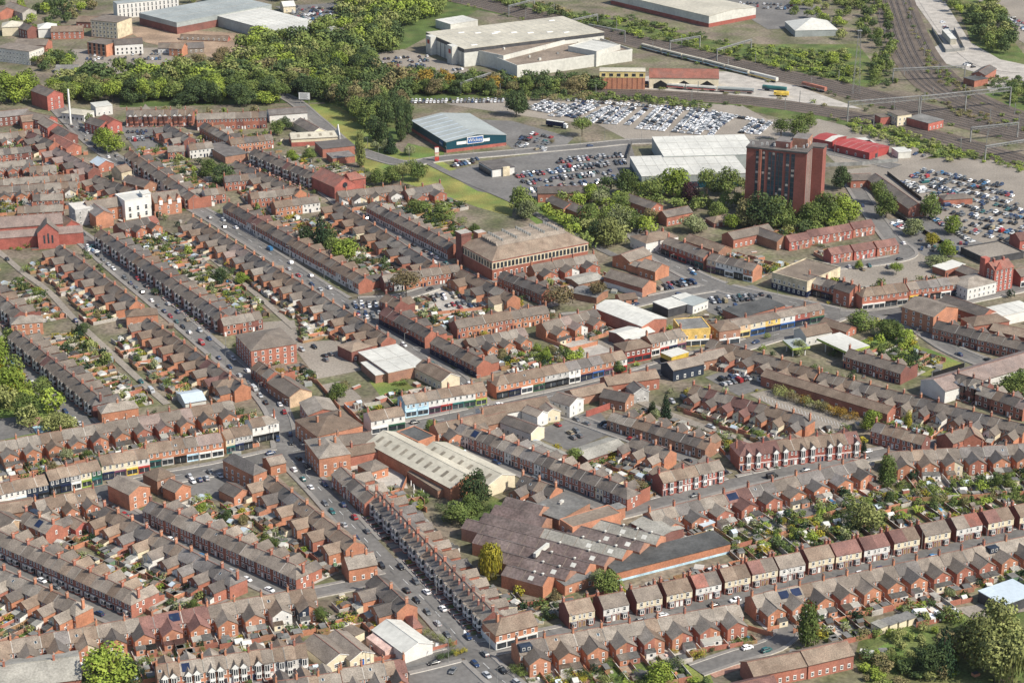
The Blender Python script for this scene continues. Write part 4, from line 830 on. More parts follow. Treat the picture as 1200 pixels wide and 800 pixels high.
bx('walled_yard', 'dark-walled compound with gravel floor behind gothic building', 'compound', (1118,292), (1155,304), (1200,296), 3.2, 'cladding_dark', 'gravel', parapet=.6, trim='cladding_dark')
rb('building', 'red building at right edge beside station car park', 'building', (1190,273), (1215,270), 8, 5, 2.6, 'brick_vivid', 'tile_maroon', win='FE')
bx('pavilion', 'low brick pavilion with hipped grey roof in station car park', 'pavilion', (1100,229), (1106,234), (1140,232), 3.6, 'brick_red', 'slate_dark', 'hip', 1.8)
rb('building', 'long dark-roofed brick block beside station car park', 'building', (1026,203), (1076,238), 8, 5.5, 2.8, 'brick_red', 'slate_dark', win='E')
rb(H_, 'dark-roofed brick house right of the tower', H_, (995,204), (1020,203), 7.5, 4.5, 2.4, 'brick_red', 'slate_dark', win='F')
rb('building', 'brick and black L-shaped block, roof towards tower', 'building', (853,272), (900,262), 8, 5, 2.6, 'brick_red', 'slate_grey', win='FE')
rb('building', 'brick wing at right end of L-shaped block', 'building', (884,264), (918,276), 7.5, 4.5, 2.4, 'brick_brown', 'slate_dark', win='E')
rb('building', 'brick gabled rear block behind white parade', 'building', (808,274), (850,288), 7, 5, 2.2, 'brick_brown', 'slate_brown', win='E')
rb('building', 'low brown-roofed bungalow below copper beech', 'bungalow', (832,254), (862,250), 5, 5, 2, 'brick_dark', 'slate_brown', win='F', hip='LR')
for k, (p, q, lb) in enumerate([((630,219),(690,218),'long dark-roofed flats behind the green'), ((647,229),(668,238),'dark-roofed flats on the green, left block'), ((668,236),(686,243),'dark-roofed flats on the green, right block'), ((738,227),(770,238),'dark-roofed flats right of white blossom tree'), ((776,247),(806,241),'brick flats above the pale-leaved tree')]):
    rb('flats', lb, 'flats', p, q, 8, 4.5, 2.4, 'brick_red', 'slate_dark', win='FE', sp=2.8)
# ---- upper left
t = rb('church', 'red-brick church with brown nave roof at left edge', 'church', (-12,255), (72,249), 15, 6.5, 4, 'brick_vivid', 'tile_pink', win='F', frame='black', sp=3)
S = MB(); S.prx([(-11,0),(-6.5,0),(-6.5,9),(-11,6.5)], -2, 48, 'brick_vivid'); S.add([(-2,-11.3,6.4),(48,-11.3,6.4),(48,-6.4,9.2),(-2,-6.4,9.2)], [(0,1,2,3)], 'tile_pink'); t.part('aisle', S)
S = MB(); S.pry([(0,0),(11,0),(11,9),(5.5,14),(0,9)], -15, -5, 'brick_vivid'); S.add([(-.4,-15.3,8.8),(5.5,-15.3,14.3),(5.5,-4,14.3),(-.4,-4,8.8),(11.4,-15.3,8.8),(11.4,-4,8.8)], [(0,1,2,3),(1,4,5,2)], 'slate_dark')
for x in (3.4, 5.5, 7.6): S.box(x-.45, x+.45, -15.1, -15, 3, 8.5 if x == 5.5 else 7.5, 'glass')
o_ = t.part('transept', S, (24, 0, 0))
bx('school', 'white rendered three-storey school block with tall windows', 'school', (137,228), (146,236), (176,231), 11, 'render_white', 'metal_white', win='R', sp=3.6, wh=(1.6,2.6), fl=3.8, parapet=.5)
bx('school', 'white stair tower between school blocks', 'school', (163,224), (167,228), (176,226), 13, 'render_white', 'metal_white', win='R', wh=(2,3), fl=4)
t = rb('school', 'red-brick school wing with dormer gables and end parapet', 'school', (177,226), (208,222), 12, 6.5, 4, 'brick_orange', 'slate_grey', win='F', sp=4, ridge=True)
for k in range(3):
    S = MB(); S.pry([(-2,8),(2,8),(0,11)], -6.8, -3, 'brick_orange'); S.box(-1, 1, -6.86, -6.8, 6.2, 9, 'paint_white'); t.part('dormer_gable', S, (3.5+k*5.2, 0, 0))
rb('school', 'grey-roofed school wing left of white block', 'school', (100,236), (140,230), 11, 6, 3.6, 'brick_orange', 'slate_grey', win='F')
rb('school', 'orange-brick gabled hall below the school', 'hall', (110,238), (122,247), 10, 5, 2.4, 'brick_orange', 'slate_blue', win='')
bx('school', 'pale grey flat-roofed annexe between church and school', 'annexe', (80,239), (88,247), (108,243), 9, 'render_grey', 'concrete_light', win='R', parapet=.4)
rb(H_, 'red gabled presbytery beside the church', H_, (74,252), (84,258), 9, 4.5, 3, 'brick_vivid', 'slate_brown', win='E')
bx('corner_building', 'brick corner house facing upper street, hipped roof', 'building', (145,364), (148,371), (185,368), 6, 'brick_orange', 'slate_brown', 'hip', 2.2, win='R', chim=1)
bx('corner_building', 'brick corner house above left terrace by playground', 'building', (10,373), (13,380), (50,377), 6.2, 'brick_orange', 'slate_light', 'hip', 2.4, win='R', chim=1)
bx('corner_building', 'brick end house below lower gabled terrace', 'building', (247,447), (252,455), (290,451), 6, 'brick_orange', 'slate_brown', 'hip', 2.2, win='R', chim=1)
bx('corner_building', 'brick end house of playground terrace with pale hipped roof', 'building', (116,476), (119,484), (162,477), 6, 'brick_orange', 'slate_light', 'hip', 2.4, win='R', chim=1)
rb('garage', 'white metal garage hall with octagonal-looking roof', 'garage', (212,462), (236,458), 5, 6.5, 1.6, 'metal_white', 'metal_roofblue', win='')
t = rb('chapel', 'red-brick chapel with round window in its gable', 'chapel', (377,196), (404,208), 12, 7, 4.5, 'brick_vivid', 'tile_red', win='')
S = MB(); L = (at(404,208,12)-at(377,196,12)).length; S.cyl((L,0,7.5), (L+.2,0,7.5), 1.6, 1.6, 'glass', 16); t.part('rose_window', S)
rb('chapel', 'small red turreted building with white front right of chapel', 'chapel', (406,203), (424,200), 11, 4.5, 3, 'brick_vivid', 'tile_red', hip='R', win='E')
t = rb('workshop', 'white gabled workshop with four skylights beside the verge', 'workshop', (340,156), (396,153), 7, 7, 2, 'render_cream', 'metal_cream', win='', sky=4, lower='brick_vivid')
S = MB(); S.prx([(-8,0),(8,0),(8,6),(0,11),(-8,6)], L*0+0, .5, 'render_white'); t.part('parapet_gable', S, ((at(396,153,7)-at(340,156,7)).length, 0, 0))
bx('building', 'dark flat-roofed block below white gabled workshop', 'building', (368,167), (378,175), (416,171), 5.5, 'brick_red', 'slate_blue')
bx('building', 'lower dark-roofed annexe below dark flat-roofed block', 'annexe', (382,180), (390,186), (416,183), 4, 'brick_red', 'slate_blue')
rb('building', 'long grey-roofed white-walled building below woodland', 'building', (314,128), (358,125), 8, 6, 2.4, 'render_white', 'slate_blue', win='F')
rb('building', 'grey-roofed house beside the verge below billboard', 'building', (352,138), (374,150), 7, 5, 2.4, 'render_cream', 'slate_dark', win='')
bx('building', 'grey-blue flat-roofed hall in the upper left streets', 'hall', (240,170), (264,184), (284,176), 4.5, 'brick_brown', 'slate_blue')
t = rb('shop_building', 'curved-looking white building beside the white mast', 'shop', (78,127), (104,130), 6, 6, 1.4, 'render_white', 'metal_cream', hip='LR', win='F', frame='black')
bx('building', 'white two-storey building under trees right of the mast', 'building', (106,121), (112,126), (132,124), 6, 'render_white', 'metal_white', win='R')
rb('building', 'tall plain red-brick house under big tree at upper left', 'building', (45,99), (64,106), 13, 6, 3, 'brick_vivid', 'slate_dark', win='E')
for k, (p, q, m, rf, zr) in enumerate([((-5,131),(32,127),'brick_dark','slate_blue',9), ((32,130),(60,136),'brick_vivid','slate_grey',9), ((52,137),(64,144),'brick_vivid','slate_grey',10), ((24,136),(44,134),'brick_red','slate_brown',8), ((64,157),(86,168),'brick_red','tile_red',8), ((66,146),(82,155),'brick_dark','slate_dark',8), ((114,183),(124,188),'brick_red','metal_roofblue',7), ((136,195),(148,192),'stone_cream','slate_brown',8), ((106,137),(124,142),'brick_vivid','slate_dark',9), ((122,134),(134,140),'brick_vivid','tile_red',10), ((150,205),(176,212),'brick_brown','slate_dark',7)]):
    rb('building', ['long dark brick works at upper left edge','red gabled building by the old high street','tall red gabled house above mast road','low brown building in upper left yard','red-tiled shop on left high street','dark hip-roofed house on left high street','solar-roofed block on left high street','cream-gabled house beside dark conifer','dark-roofed house below the white mast','red-tiled house right of white mast','dark double-roofed house above school'][k], 'building', p, q, zr, 5, 2.6, m, rf, win='FE')
# ---- the mill
B, Lx, Ly, ang = quad3((538,285), (577,306), (689,284), 11); foot(B.x, B.y, ang, 0, Lx, 0, Ly)
t = Thing('mill', 'large mill with yellow-brick arcaded upper floor over red brick', 'mill', B, ang)
S = MB(); S.box(0, Lx, 0, Ly, 0, 11, 'brick_red'); t.part('wall', S)
S = MB(); S.box(-.12, Lx+.12, -.12, Ly+.12, 6.2, 10.3, 'stone_cream'); S.box(-.3, Lx+.3, -.3, Ly+.3, 10.3, 10.9, 'brick_vivid'); S.box(-.2, Lx+.2, -.2, Ly+.2, 5.8, 6.2, 'brick_vivid'); t.part('upper_band', S)
S = MB(); m_ = 8
S.add([(-.5,-.5,10.9),(Lx+.5,-.5,10.9),(Lx+.5,Ly+.5,10.9),(-.5,Ly+.5,10.9),(m_,m_,15),(Lx-m_,m_,15),(Lx-m_,Ly-m_,15),(m_,Ly-m_,15)], [(0,1,5,4),(1,2,6,5),(2,3,7,6),(3,0,4,7),(4,5,6,7)], 'slate_brown')
rf = t.part('roof', S)
for k in range(7):
    S = MB(); y = m_+1+(Ly-2*m_-2)*k/7; dy = (Ly-2*m_-2)/7
    S.prx([(y,15),(y+dy,15),(y+dy*.75,17)], m_, Lx-m_, 'slate_grey'); t.part('roof_bay', S, parent=rf)
    for q in range(5):
        S = MB(); x = m_+(Lx-2*m_)*(q+.5)/5; S.box(x-.5, x+.5, y+dy*.6, y+dy*.9, 16.2, 18, 'metal_steel'); t.part('roof_vent', S, parent=rf)
n = 26
for i in range(n): put_win(t, (i+.5)*Lx/n, -.12, 6.7, 1.5, 2.9, 0, 'black', 'glass')
for i in range(12): put_win(t, -.12, (i+.5)*Ly/12, 6.7, 1.4, 2.9, -PI/2, 'black', 'glass')
for i in range(18): put_win(t, (i+.5)*Lx/18, 0, 1.6, 1.3, 2.6, 0, 'paint_white')
S = MB(); S.box(-1, 5, Ly-4, Ly+2, 0, 17, 'brick_dark'); S.box(-1.3, 5.3, Ly-4.3, Ly+2.3, 16, 17.4, 'brick_dark', 'concrete'); S.box(9, 14, Ly-4, Ly+1, 0, 16, 'brick_brown', 'concrete'); t.part('stair_tower', S)
# ---- the factory with the saw-tooth roofs
g = [((594,662),(643,675)), ((574,642),(670,667)), ((558,626),(692,660)), ((544,610),(714,652)), ((640,618),(735,644)), ((672,612),(755,636)), ((694,606),(775,627))]
zr, rs = 7.2, 2.3
pts = [(at(*a, zr), at(*b, zr)) for a, b in g]
d0 = Vector((0,0,0))
for a, b in pts: d0 += (b-a).normalized()
ang = math.atan2(d0.y, d0.x); org = at(*g[0][1], 0)
org = pts[0][1].copy(); org.z = 0
foot(org.x, org.y, ang, -75, 0, -5, 60); t = Thing('factory', 'old brick factory with ridged mauve-grey roofs and seven end gables', 'factory', org, ang)
inv = xf(org.x, org.y, 0, ang).inverted(); loc = [(inv@a, inv@b) for a, b in pts]
ys = [b.y for a, b in loc]; hwid = abs(ys[-1]-ys[0])/12
for k, (a, b) in enumerate(loc):
    y = ys[0]+(ys[-1]-ys[0])*k/6; x0, x1 = a.x, b.x
    wm = ['brick_orange','brick_brown'][k % 2]
    S = MB(); S.prx([(y-hwid,0),(y+hwid,0),(y+hwid,zr-rs),(y,zr-.15),(y-hwid,zr-rs)], x0, x1, wm); t.part('wall', S)
    S = MB(); S.add([(x0-.3,y-hwid,zr-rs+.02),(x1-.25,y-hwid,zr-rs+.02),(x1-.25,y,zr),(x0-.3,y,zr),(x0-.3,y+hwid,zr-rs+.02),(x1-.25,y+hwid,zr-rs+.02)], [(0,1,2,3),(3,2,5,4)], ['factory_roof','factory_roof','factory_roof','factory_roof','asbestos','factory_roof','asbestos'][k])
    S.box(x0-.3, x1-.25, y-.18, y+.18, zr-.06, zr+.1, 'factory_roof'); S.box(x0-.3, x1-.25, y+hwid-.25, y+hwid+.25, zr-rs, zr-rs+.12, 'felt_black')
    for q in range(int((x1-x0)/6)): S.add([(x0+q*6+2,y-hwid,zr-rs+.05),(x0+q*6+2.25,y-hwid,zr-rs+.05),(x0+q*6+2.25,y,zr+.03),(x0+q*6+2,y,zr+.03)], [(0,1,2,3)], 'felt_brown')
    rf = t.part('roof', S)
    for q in range(2 if k < 4 else 3):
        S = MB(); x = x1-(x1-x0)*(.14+.2*q); S.cyl((x,y,zr-.3),(x,y,zr+.6),.4,.4,'concrete',8); S.cyl((x,y,zr+.6),(x,y,zr+.9),.6,.1,'metal_white',8); t.part('roof_vent', S, parent=rf)
    for q in range(2):
        S = MB(); x = x1-6-9*q; f = lambda u: zr-rs*abs(u-y)/hwid+.07; u0, u1 = y-hwid*.75, y-hwid*.35
        if k > 3 or q == 0: S.add([(x-1,u0,f(u0)),(x+1,u0,f(u0)),(x+1,u1,f(u1)),(x-1,u1,f(u1))], [(0,1,2,3)], 'metal_white'); t.part('skylight', S, parent=rf)
for k in range(3):        # rear bays of the factory
    y = ys[3]+(ys[-1]-ys[0])*(k+1)/6; a, b = loc[3]; x0 = a.x+3; x1 = loc[4][0].x - .4 - k*3 if k == 0 else loc[4][0].x+2-k*6
    if k == 0: x1 = loc[4][0].x-.3
    S = MB(); S.prx([(y-hwid+.02,0),(y+hwid,0),(y+hwid,zr-rs),(y,zr-.15),(y-hwid+.02,zr-rs)], x0, x1, 'brick_brown'); t.part('wall', S)
    S = MB(); S.add([(x0-.3,y-hwid,zr-rs+.03),(x1,y-hwid,zr-rs+.03),(x1,y,zr),(x0-.3,y,zr),(x0-.3,y+hwid,zr-rs+.03),(x1,y+hwid,zr-rs+.03)], [(0,1,2,3),(3,2,5,4)], 'factory_roof'); t.part('roof', S)
S = MB(); S.box(loc[1][0].x+12, loc[1][0].x+22, ys[2]-.6, ys[2]+.6, zr-rs+.3, zr-.6, 'metal_steel'); S.box(loc[1][0].x+16, loc[1][0].x+17.2, ys[2]-4, ys[2]+6, zr-1.2, zr+.4, 'metal_white'); t.part('duct', S)
bx('flat_range', 'long flat black-roofed range with blue-painted base beside factory gables', 'building', (699,656), (722,671), (856,637), 3.8, 'brick_orange', 'felt_black', base='render_blue', baseh=.9, trim='felt_black')
bx('flat_range', 'short flat-roofed block at lower end of factory gables', 'building', (652,677), (662,686), (698,674), 4, 'brick_orange', 'felt_grey', trim='felt_grey', win='R')
bx('flat_range', 'grey flat-roofed sheds at the back of factory', 'building', (608,592), (655,609), (700,592), 4.2, 'brick_brown', 'felt_grey', trim='felt_grey', plant=3)
bx('building', 'raised brick block with brown flat roof amid the factory', 'building', (653,609), (671,618), (728,601), 7.5, 'brick_orange', 'felt_brown', parapet=.2, win='L', wh=(1.4,1.4))
bx('shed_building', 'grey sheet-roofed shed at right end of factory', 'shed', (740,612), (772,629), (803,619), 5, 'brick_dark', 'asbestos', 'gy', .9)
bx('building', 'small brick block with flat roof behind raised factory block', 'building', (712,593), (719,598), (733,594), 5, 'brick_orange', 'felt_grey')
bx('shed_building', 'small white flat-roofed garage right of factory shed', 'garage', (808,609), (824,617), (836,611), 3.2, 'brick_orange', 'metal_roofblue')
# ---- the office tower
B = at(945.5, 180.5, 39.5); B.z = 0; ang = math.atan2(.93, .36)-PI/2+PI/2; ang = math.atan2(.93, .36); Lx, Ly = 23., 34.; foot(B.x, B.y, ang, 0, Lx, -5, Ly)
t = Thing('office_tower', 'thirteen-storey brick office tower with dark vertical window strips', 'office tower', B, ang)
hh = 39.5
S = MB(); S.box(0, Lx*.55, 0, Ly, 0, hh, 'brick_tower'); t.part('wall', S)
S = MB(); S.box(Lx*.55+.01, Lx*.92, -6.2, Ly*.5, 0, hh-.02, 'brick_tower'); S.box(Lx*.55+.01, Lx*.8, Ly*.5+.01, Ly*.9, 0, hh-.03, 'brick_tower'); t.part('rear_block', S)
S = MB(); S.box(-.3, Lx*.55+.3, -.3, Ly+.3, hh+.002, hh+.9, 'felt_black', 'slate_blue'); S.box(Lx*.55+.31, Lx*.92+.3, -6.5, Ly*.5+.3, hh+.004, hh+.85, 'felt_black', 'slate_blue'); S.box(Lx*.55+.31, Lx*.8+.29, Ly*.5+.31, Ly*.9+.3, hh, hh+.7, 'felt_black', 'slate_blue'); t.part('roof', S)
S = MB(); S.box(Lx*.15, Lx*.6, Ly*.3, Ly*.55, hh+.9, hh+4.6, 'brick_dark', 'slate_blue'); S.box(Lx*.35, Lx*.85, Ly*.05, Ly*.3, hh+.95, hh+6.0, 'brick_brown', 'slate_blue'); t.part('penthouse', S)
for k, (f, wd) in enumerate([(.19,.062),(.29,.05),(.395,.05),(.455,.05),(.525,.046),(.585,.056),(.69,.056),(.78,.06)]):
    y = Ly*(1-f); wv = Ly*wd/2
    S = MB(); S.box(-.12, 0, y-wv, y+wv, 1.5, hh-1, 'glass_blue')
    for j in range(13): S.box(-.16, -.12, y-wv, y+wv, 2.2+j*2.85, 2.7+j*2.85, 'cladding_dark')
    strip = t.part('window_strip', S)
    for j in range(13):
        if R.random() < .22: S = MB(); S.box(-.17, -.12, y-wv*.75, y+wv*.75, 2.9+j*2.85, 4.1+j*2.85, 'concrete'); t.part('window_blind', S, parent=strip)
S = MB(); S.box(-.9, 0, Ly*.745, Ly*.785, 0, hh-.2, 'brick_red'); t.part('pier', S)
for k in range(9):
    x = Lx*.05+k*Lx*.055; S = MB(); S.box(x, x+.35, -.35, 0, 0, hh-.5, ['concrete_light','brick_red'][k % 2]); t.part('pier', S)
    if k < 8: S = MB(); S.box(x+.4, x+.9, -.08, 0, 1.5, hh-1, 'glass_blue'); t.part('window_strip', S)
for k in range(9):
    S = MB(); x, y = [(1,.9),(1,.75),(2,.55),(3,.35),(2,.2),(4,.08),(8,.05),(13,.05),(3,.68)][k]; z = hh+.8; S.cyl((x,Ly*y,z),(x,Ly*y,z+3),.09,.09,'metal_steel',6)
    for q in range(3): S.box(x+.4*math.cos(q*2.1)-.15, x+.4*math.cos(q*2.1)+.15, Ly*y+.4*math.sin(q*2.1)-.15, Ly*y+.4*math.sin(q*2.1)+.15, z+1.2, z+2.8, 'paint_white')
    t.part('antenna', S)
# ---- big sheds of the upper half
bx('warehouse', 'large white flat-roofed warehouse left of tower, front section', 'warehouse', (737,184), (752,207), (876,203), 8, 'metal_grey', 'metal_white', trim='metal_white', base='cladding_teal', baseh=4)
bx('warehouse', 'large white flat-roofed warehouse left of tower, rear section', 'warehouse', (758,161), (778,184), (889,181), 8.6, 'metal_grey', 'metal_white', trim='metal_grey')
t = bx('store', 'dark teal store with pale grey ridged roof and blue sign', 'store', (482,141), (523,166.5), (597,160), 7, 'cladding_teal', 'metal_grey', 'gy', 2.6, base='brick_vivid', baseh=1.9)
for k in range(7):
    S = MB(); y = t.Ly*(k+.5)/7; zf = lambda x: 7+2.6*(1-abs(x-t.Lx/2)/(t.Lx/2))+.03
    S.add([(-.3,y-.5,zf(0)),(t.Lx/2,y-.5,zf(t.Lx/2)),(t.Lx/2,y+.5,zf(t.Lx/2)),(-.3,y+.5,zf(0))], [(0,1,2,3)], 'metal_roofblue'); t.part('roof_light', S)
S = MB(); S.box(t.Lx*.34, t.Lx*.34+11, -.5, -.06, 4.0, 8.4, 'paint_white'); S.box(t.Lx*.34+.4, t.Lx*.34+10.6, -.56, -.5, 4.4, 8.0, 'blue_paint'); sg = t.part('sign_board', S)
text(sg, 'Wickes', (t.Lx*.34+5.5, -.6, 5.3), 0, 3.1, 'paint_white')
S = MB(); S.box(t.Lx*.17, t.Lx*.17+8, -.12, -.03, 4.3, 6.2, 'paint_white'); t.part('sign_board', S)
S = MB(); S.box(t.Lx*.55, t.Lx*.55+7, -.12, -.03, 4.3, 6.2, 'paint_white'); t.part('sign_board', S)
S = MB(); S.box(-.5, -.06, 5, 10, 3.2, 6, 'blue_paint'); sg = t.part('sign_board', S); text(sg, 'Wickes', (-.56, 7.5, 4), -PI/2, 1.4, 'paint_white')
t = bx('restaurant', 'small white restaurant with dark mono-pitch roof in retail car park', 'restaurant', (561,190), (577,199.5), (602,195.5), 4.5, 'render_white', 'slate_blue', trim='cladding_dark')
S = MB(); S.box(t.Lx*.45, t.Lx*.75, -1.2, 0, 0, 5.6, 'stone_cream'); t.part('feature_wall', S)
S = MB(); S.box(-.5, 0, 2, t.Ly-1, 0, 3.6, 'glass'); t.part('glazed_front', S)
# arena-like depot
t = bx('depot', 'very large cream-roofed depot with white panel walls and skylights', 'depot', (471.5,41.5), (544,58), (708,38), 13, 'metal_white', 'metal_cream', sky=10, trim='metal_cream', top=('cladding_dark', 2.6))
for k in range(9): S = MB(); y = t.Ly*(k+.5)/9; S.box(-.12, -.01, y-.35, y+.35, 0, 10.4, 'cladding_dark'); t.part('panel_joint', S)
for q in (.22, .78): S = MB(); S.box(-5, -.13, t.Ly*q-4, t.Ly*q+4, 0, 13.5, 'metal_white'); S.box(-5.1, -5, t.Ly*q-2, t.Ly*q+1.5, 8, 11, 'red_paint'); t.part('entrance_block', S)
t2 = bx('depot_annexe', 'white-walled lower annexe with brown roof deck in front of depot', 'depot', (547,62), (606,79), (741,60), 7.5, 'metal_white', 'felt_brown', parapet=1.4, trim='metal_white', plant=9)
bx('depot_annexe', 'tall white box at right end of depot', 'depot', (672,53), (699,61), (727,53), 11, 'metal_white', 'metal_white', parapet=.5)
bx('depot_annexe', 'mid-height white plant block behind brown roof deck', 'depot', (560,58), (590,66), (664,47), 10.5, 'metal_white', 'felt_brown', parapet=.4, plant=8)
bx('warehouse', 'small white and blue flat roof behind the depot', 'warehouse', (514,23), (528,29), (560,24), 6, 'metal_white', 'metal_white')
t = rb('train_shed', 'yellow-topped brick train shed beside sidings', 'shed', (703,80), (756,80.5), 13.5, 5.5, .8, 'brick_orange', 'metal_cream', win='')
L = (at(756,80.5,13.5)-at(703,80,13.5)).length; S = MB(); S.box(-.1, L+.1, -5.62, 5.62, 8.2, 12.6, 'stone_yellow'); t.part('band', S)
for q in range(6): put_win(t, L*(q+.5)/6, -5.62, 9.2, 2.6, 1.9, 0, 'black')
for q in range(9): S = MB(); S.box(L*(q+.5)/9-.15, L*(q+.5)/9+.15, -5.66, -5.5, 0, 8.15, 'brick_dark'); t.part('pilaster', S)
t = rb('train_shed', 'cream train shed with long red roof and dark arches', 'shed', (761,80), (842,81), 12.5, 8, 4.6, 'render_cream', 'tile_red', win='')
L = (at(842,81,12.5)-at(761,80,12.5)).length
for k in range(3): S = MB(); S.pry([(-5,0),(5,0),(5,3),(0,6),(-5,3)], -8.12, -8, 'black'); t.part('arch', S, (L*(k+.5)/3, 0, 0))
bx('warehouse', 'long cream-roofed warehouse with red-brick base at top right of centre', 'warehouse', (716,-8), (831,19), (910,14), 9, 'metal_white', 'metal_cream', 'gy', 2, base='brick_vivid', baseh=3)
bx('warehouse', 'second cream-roofed warehouse joined at the top edge', 'warehouse', (690,-22), (760,-6), (850,-14), 10, 'metal_white', 'metal_white', base='brick_vivid', baseh=3)
bx('tent_hall', 'pale hip-roofed hall near the lattice pylon', 'hall', (920,25), (932,36), (982,35), 5, 'metal_grey', 'metal_white', 'hip', 6)
for k, (p0_, p1_, p2_, lb) in enumerate([((955,161),(976,166.5),(992,160),'scarlet metal shed with white stripe right of tower'), ((977,169),(1019,179),(1040,171),'long scarlet metal shed nearest the white lorry trailer')]):
    t = bx('metal_shed', lb, 'shed', p0_, p1_, p2_, 4.8, 'metal_red', 'metal_red', 'gy', 1.0, win='L', sp=6)
    if k == 0: S = MB(); S.add([(-.3,1,4.84),(t.Lx/2,1,5.86),(t.Lx/2,t.Ly*.4,5.86),(-.3,t.Ly*.4,4.84),(t.Lx+.3,1,4.84),(t.Lx+.3,t.Ly*.4,4.84)], [(0,1,2,3),(1,4,5,2)], 'metal_white'); t.part('white_stripe', S)
    if k == 1: S = MB(); S.box(t.Lx*.3, t.Lx*.3+2.6, -.08, 0, 0, 3, 'cladding_dark'); t.part('door', S)
for k, (p, lb) in enumerate([((1003,164),'white container behind scarlet sheds, left one'), ((1010,167),'white container behind scarlet sheds, right one'), ((1047,175),'white lorry trailer beside scarlet shed')]):
    bx('container', lb, 'container', (p[0]-2,p[1]-1.5), (p[0]+6,p[1]+4), (p[0]+16,p[1]+1) if k < 2 else (p[0]+22,p[1]+4), 4, 'metal_white', 'metal_white')
# ---- top left
bx('warehouse', 'big grey and dark brick warehouse with pale roof at top left', 'warehouse', (173,14), (207,27), (318,6), 9, 'brick_dark', 'metal_grey', trim='metal_grey', top=('metal_grey', 3.5))
bx('warehouse', 'grey warehouse with wide white roof behind woodland', 'warehouse', (254,19), (338,42), (401,34), 8, 'metal_grey', 'metal_white', trim='metal_steel')
bx('office_building', 'white building with slit windows at top edge', 'building', (112,4), (137,5), (209,-2), 12, 'render_white', 'metal_grey', win='R', sp=3.2, wh=(1.2,3), fl=3.6)
bx('works', 'four-storey cream works with tan end wall', 'works', (106,24), (137,27), (147,20), 13, 'stone_cream', 'slate_grey', win='L', sp=3, wh=(1.8,1.8), fl=3.1, base='brick_brown', baseh=.5)
bx('works', 'modern orange-brick block with glazed centre left of white villa', 'building', (102,50), (124,53), (131,47), 9, 'brick_orange', 'slate_grey', win='L', sp=4, wh=(2,2.6), frame='black')
rb('villa', 'stark white gabled house with dark roof in upper yard', H_, (133,46), (166,44), 11, 6, 3, 'render_white', 'slate_dark', win='FE', frame='black')
bx('office_building', 'pale three-storey office at upper left edge', 'office', (-6,56), (34,61), (48,55), 10, 'concrete_light', 'slate_grey', win='RL', sp=3)
for k, (p, q, zr, hw, wl, rf, lb) in enumerate([((2,25),(26,24),10,8,'render_cream','metal_cream','cream barrel-roofed hall at top left'), ((44,27),(66,26),10,8,'render_white','metal_white','white barrel-roofed hall at top left'), ((28,27),(38,30),10,5,'brick_dark','slate_dark','dark gabled house between barrel-roofed halls'), ((60,31),(97,30),9,6,'brick_red','slate_brown','brick works right of barrel-roofed halls'), ((20,45),(57,46),8,7,'brick_red','slate_grey','long low brick works at upper left'), ((92,19),(122,20),8,6,'brick_dark','slate_brown','dark-roofed works behind cream works'), ((186,50),(200,50),7,5,'render_white','slate_grey','white-fronted house right of villa'), ((201,50),(216,51),9,5,'brick_orange','slate_brown','tall orange house right of villa'), ((219,50),(238,49),7,6,'slate_grey','slate_blue','grey shed right of tall orange house'), ((212,40),(268,42),4,4,'brick_vivid','slate_brown','long low red building in demolition ground'), ((66,76),(92,76),5,6,'concrete','felt_grey','low grey units beside railway woodland, left'), ((92,79),(130,81),5,6,'render_white','felt_brown','low white units beside railway woodland, middle'), ((142,86),(184,88),5,5,'render_white','felt_grey','low white units beside railway woodland, right'), ((-4,6),(8,9),9,7,'brick_red','slate_brown','brick house at top left corner'), ((12,2),(34,10),9,6,'concrete','slate_grey','grey long-roofed house at top left corner'), ((330,2),(344,1),8,6,'render_cream','metal_white','cream pavilion by top car park')]):
    rb('building', lb, 'building', p, q, zr, hw, 3, wl, rf, win='F' if k not in (0,1) else '', hip='LR' if k in (0,1) else '')
# ---- railway buildings
bx('signal_box', 'cream and white signal box under the gantry', 'signal box', (1040,131), (1052,136), (1066,133), 7, 'render_cream', 'slate_grey', win='RL', sp=2.5)
bx('relay_building', 'brick relay building right of signal box', 'building', (1062,138), (1088,145), (1107,141), 5, 'brick_vivid', 'felt_grey', win='R')
bx('relay_building', 'small brick hut left of signal box', 'hut', (1024,134), (1032,138), (1042,136), 5, 'brick_vivid', 'slate_grey')
rb('building', 'brick depot office with blue-grey roof beside gravel yard', 'building', (1147,84), (1160,76), 8, 5, 2, 'brick_red', 'slate_blue', win='W')
bx('building', 'low dark-roofed brick annexe left of depot office', 'annexe', (1137,90), (1142,95), (1158,92), 4.5, 'brick_red', 'felt_black')
bx('container', 'long pale cream container unit inside gravel yard fence', 'container', (1104,35), (1114,46), (1119,44), 4.5, 'metal_cream', 'metal_white')
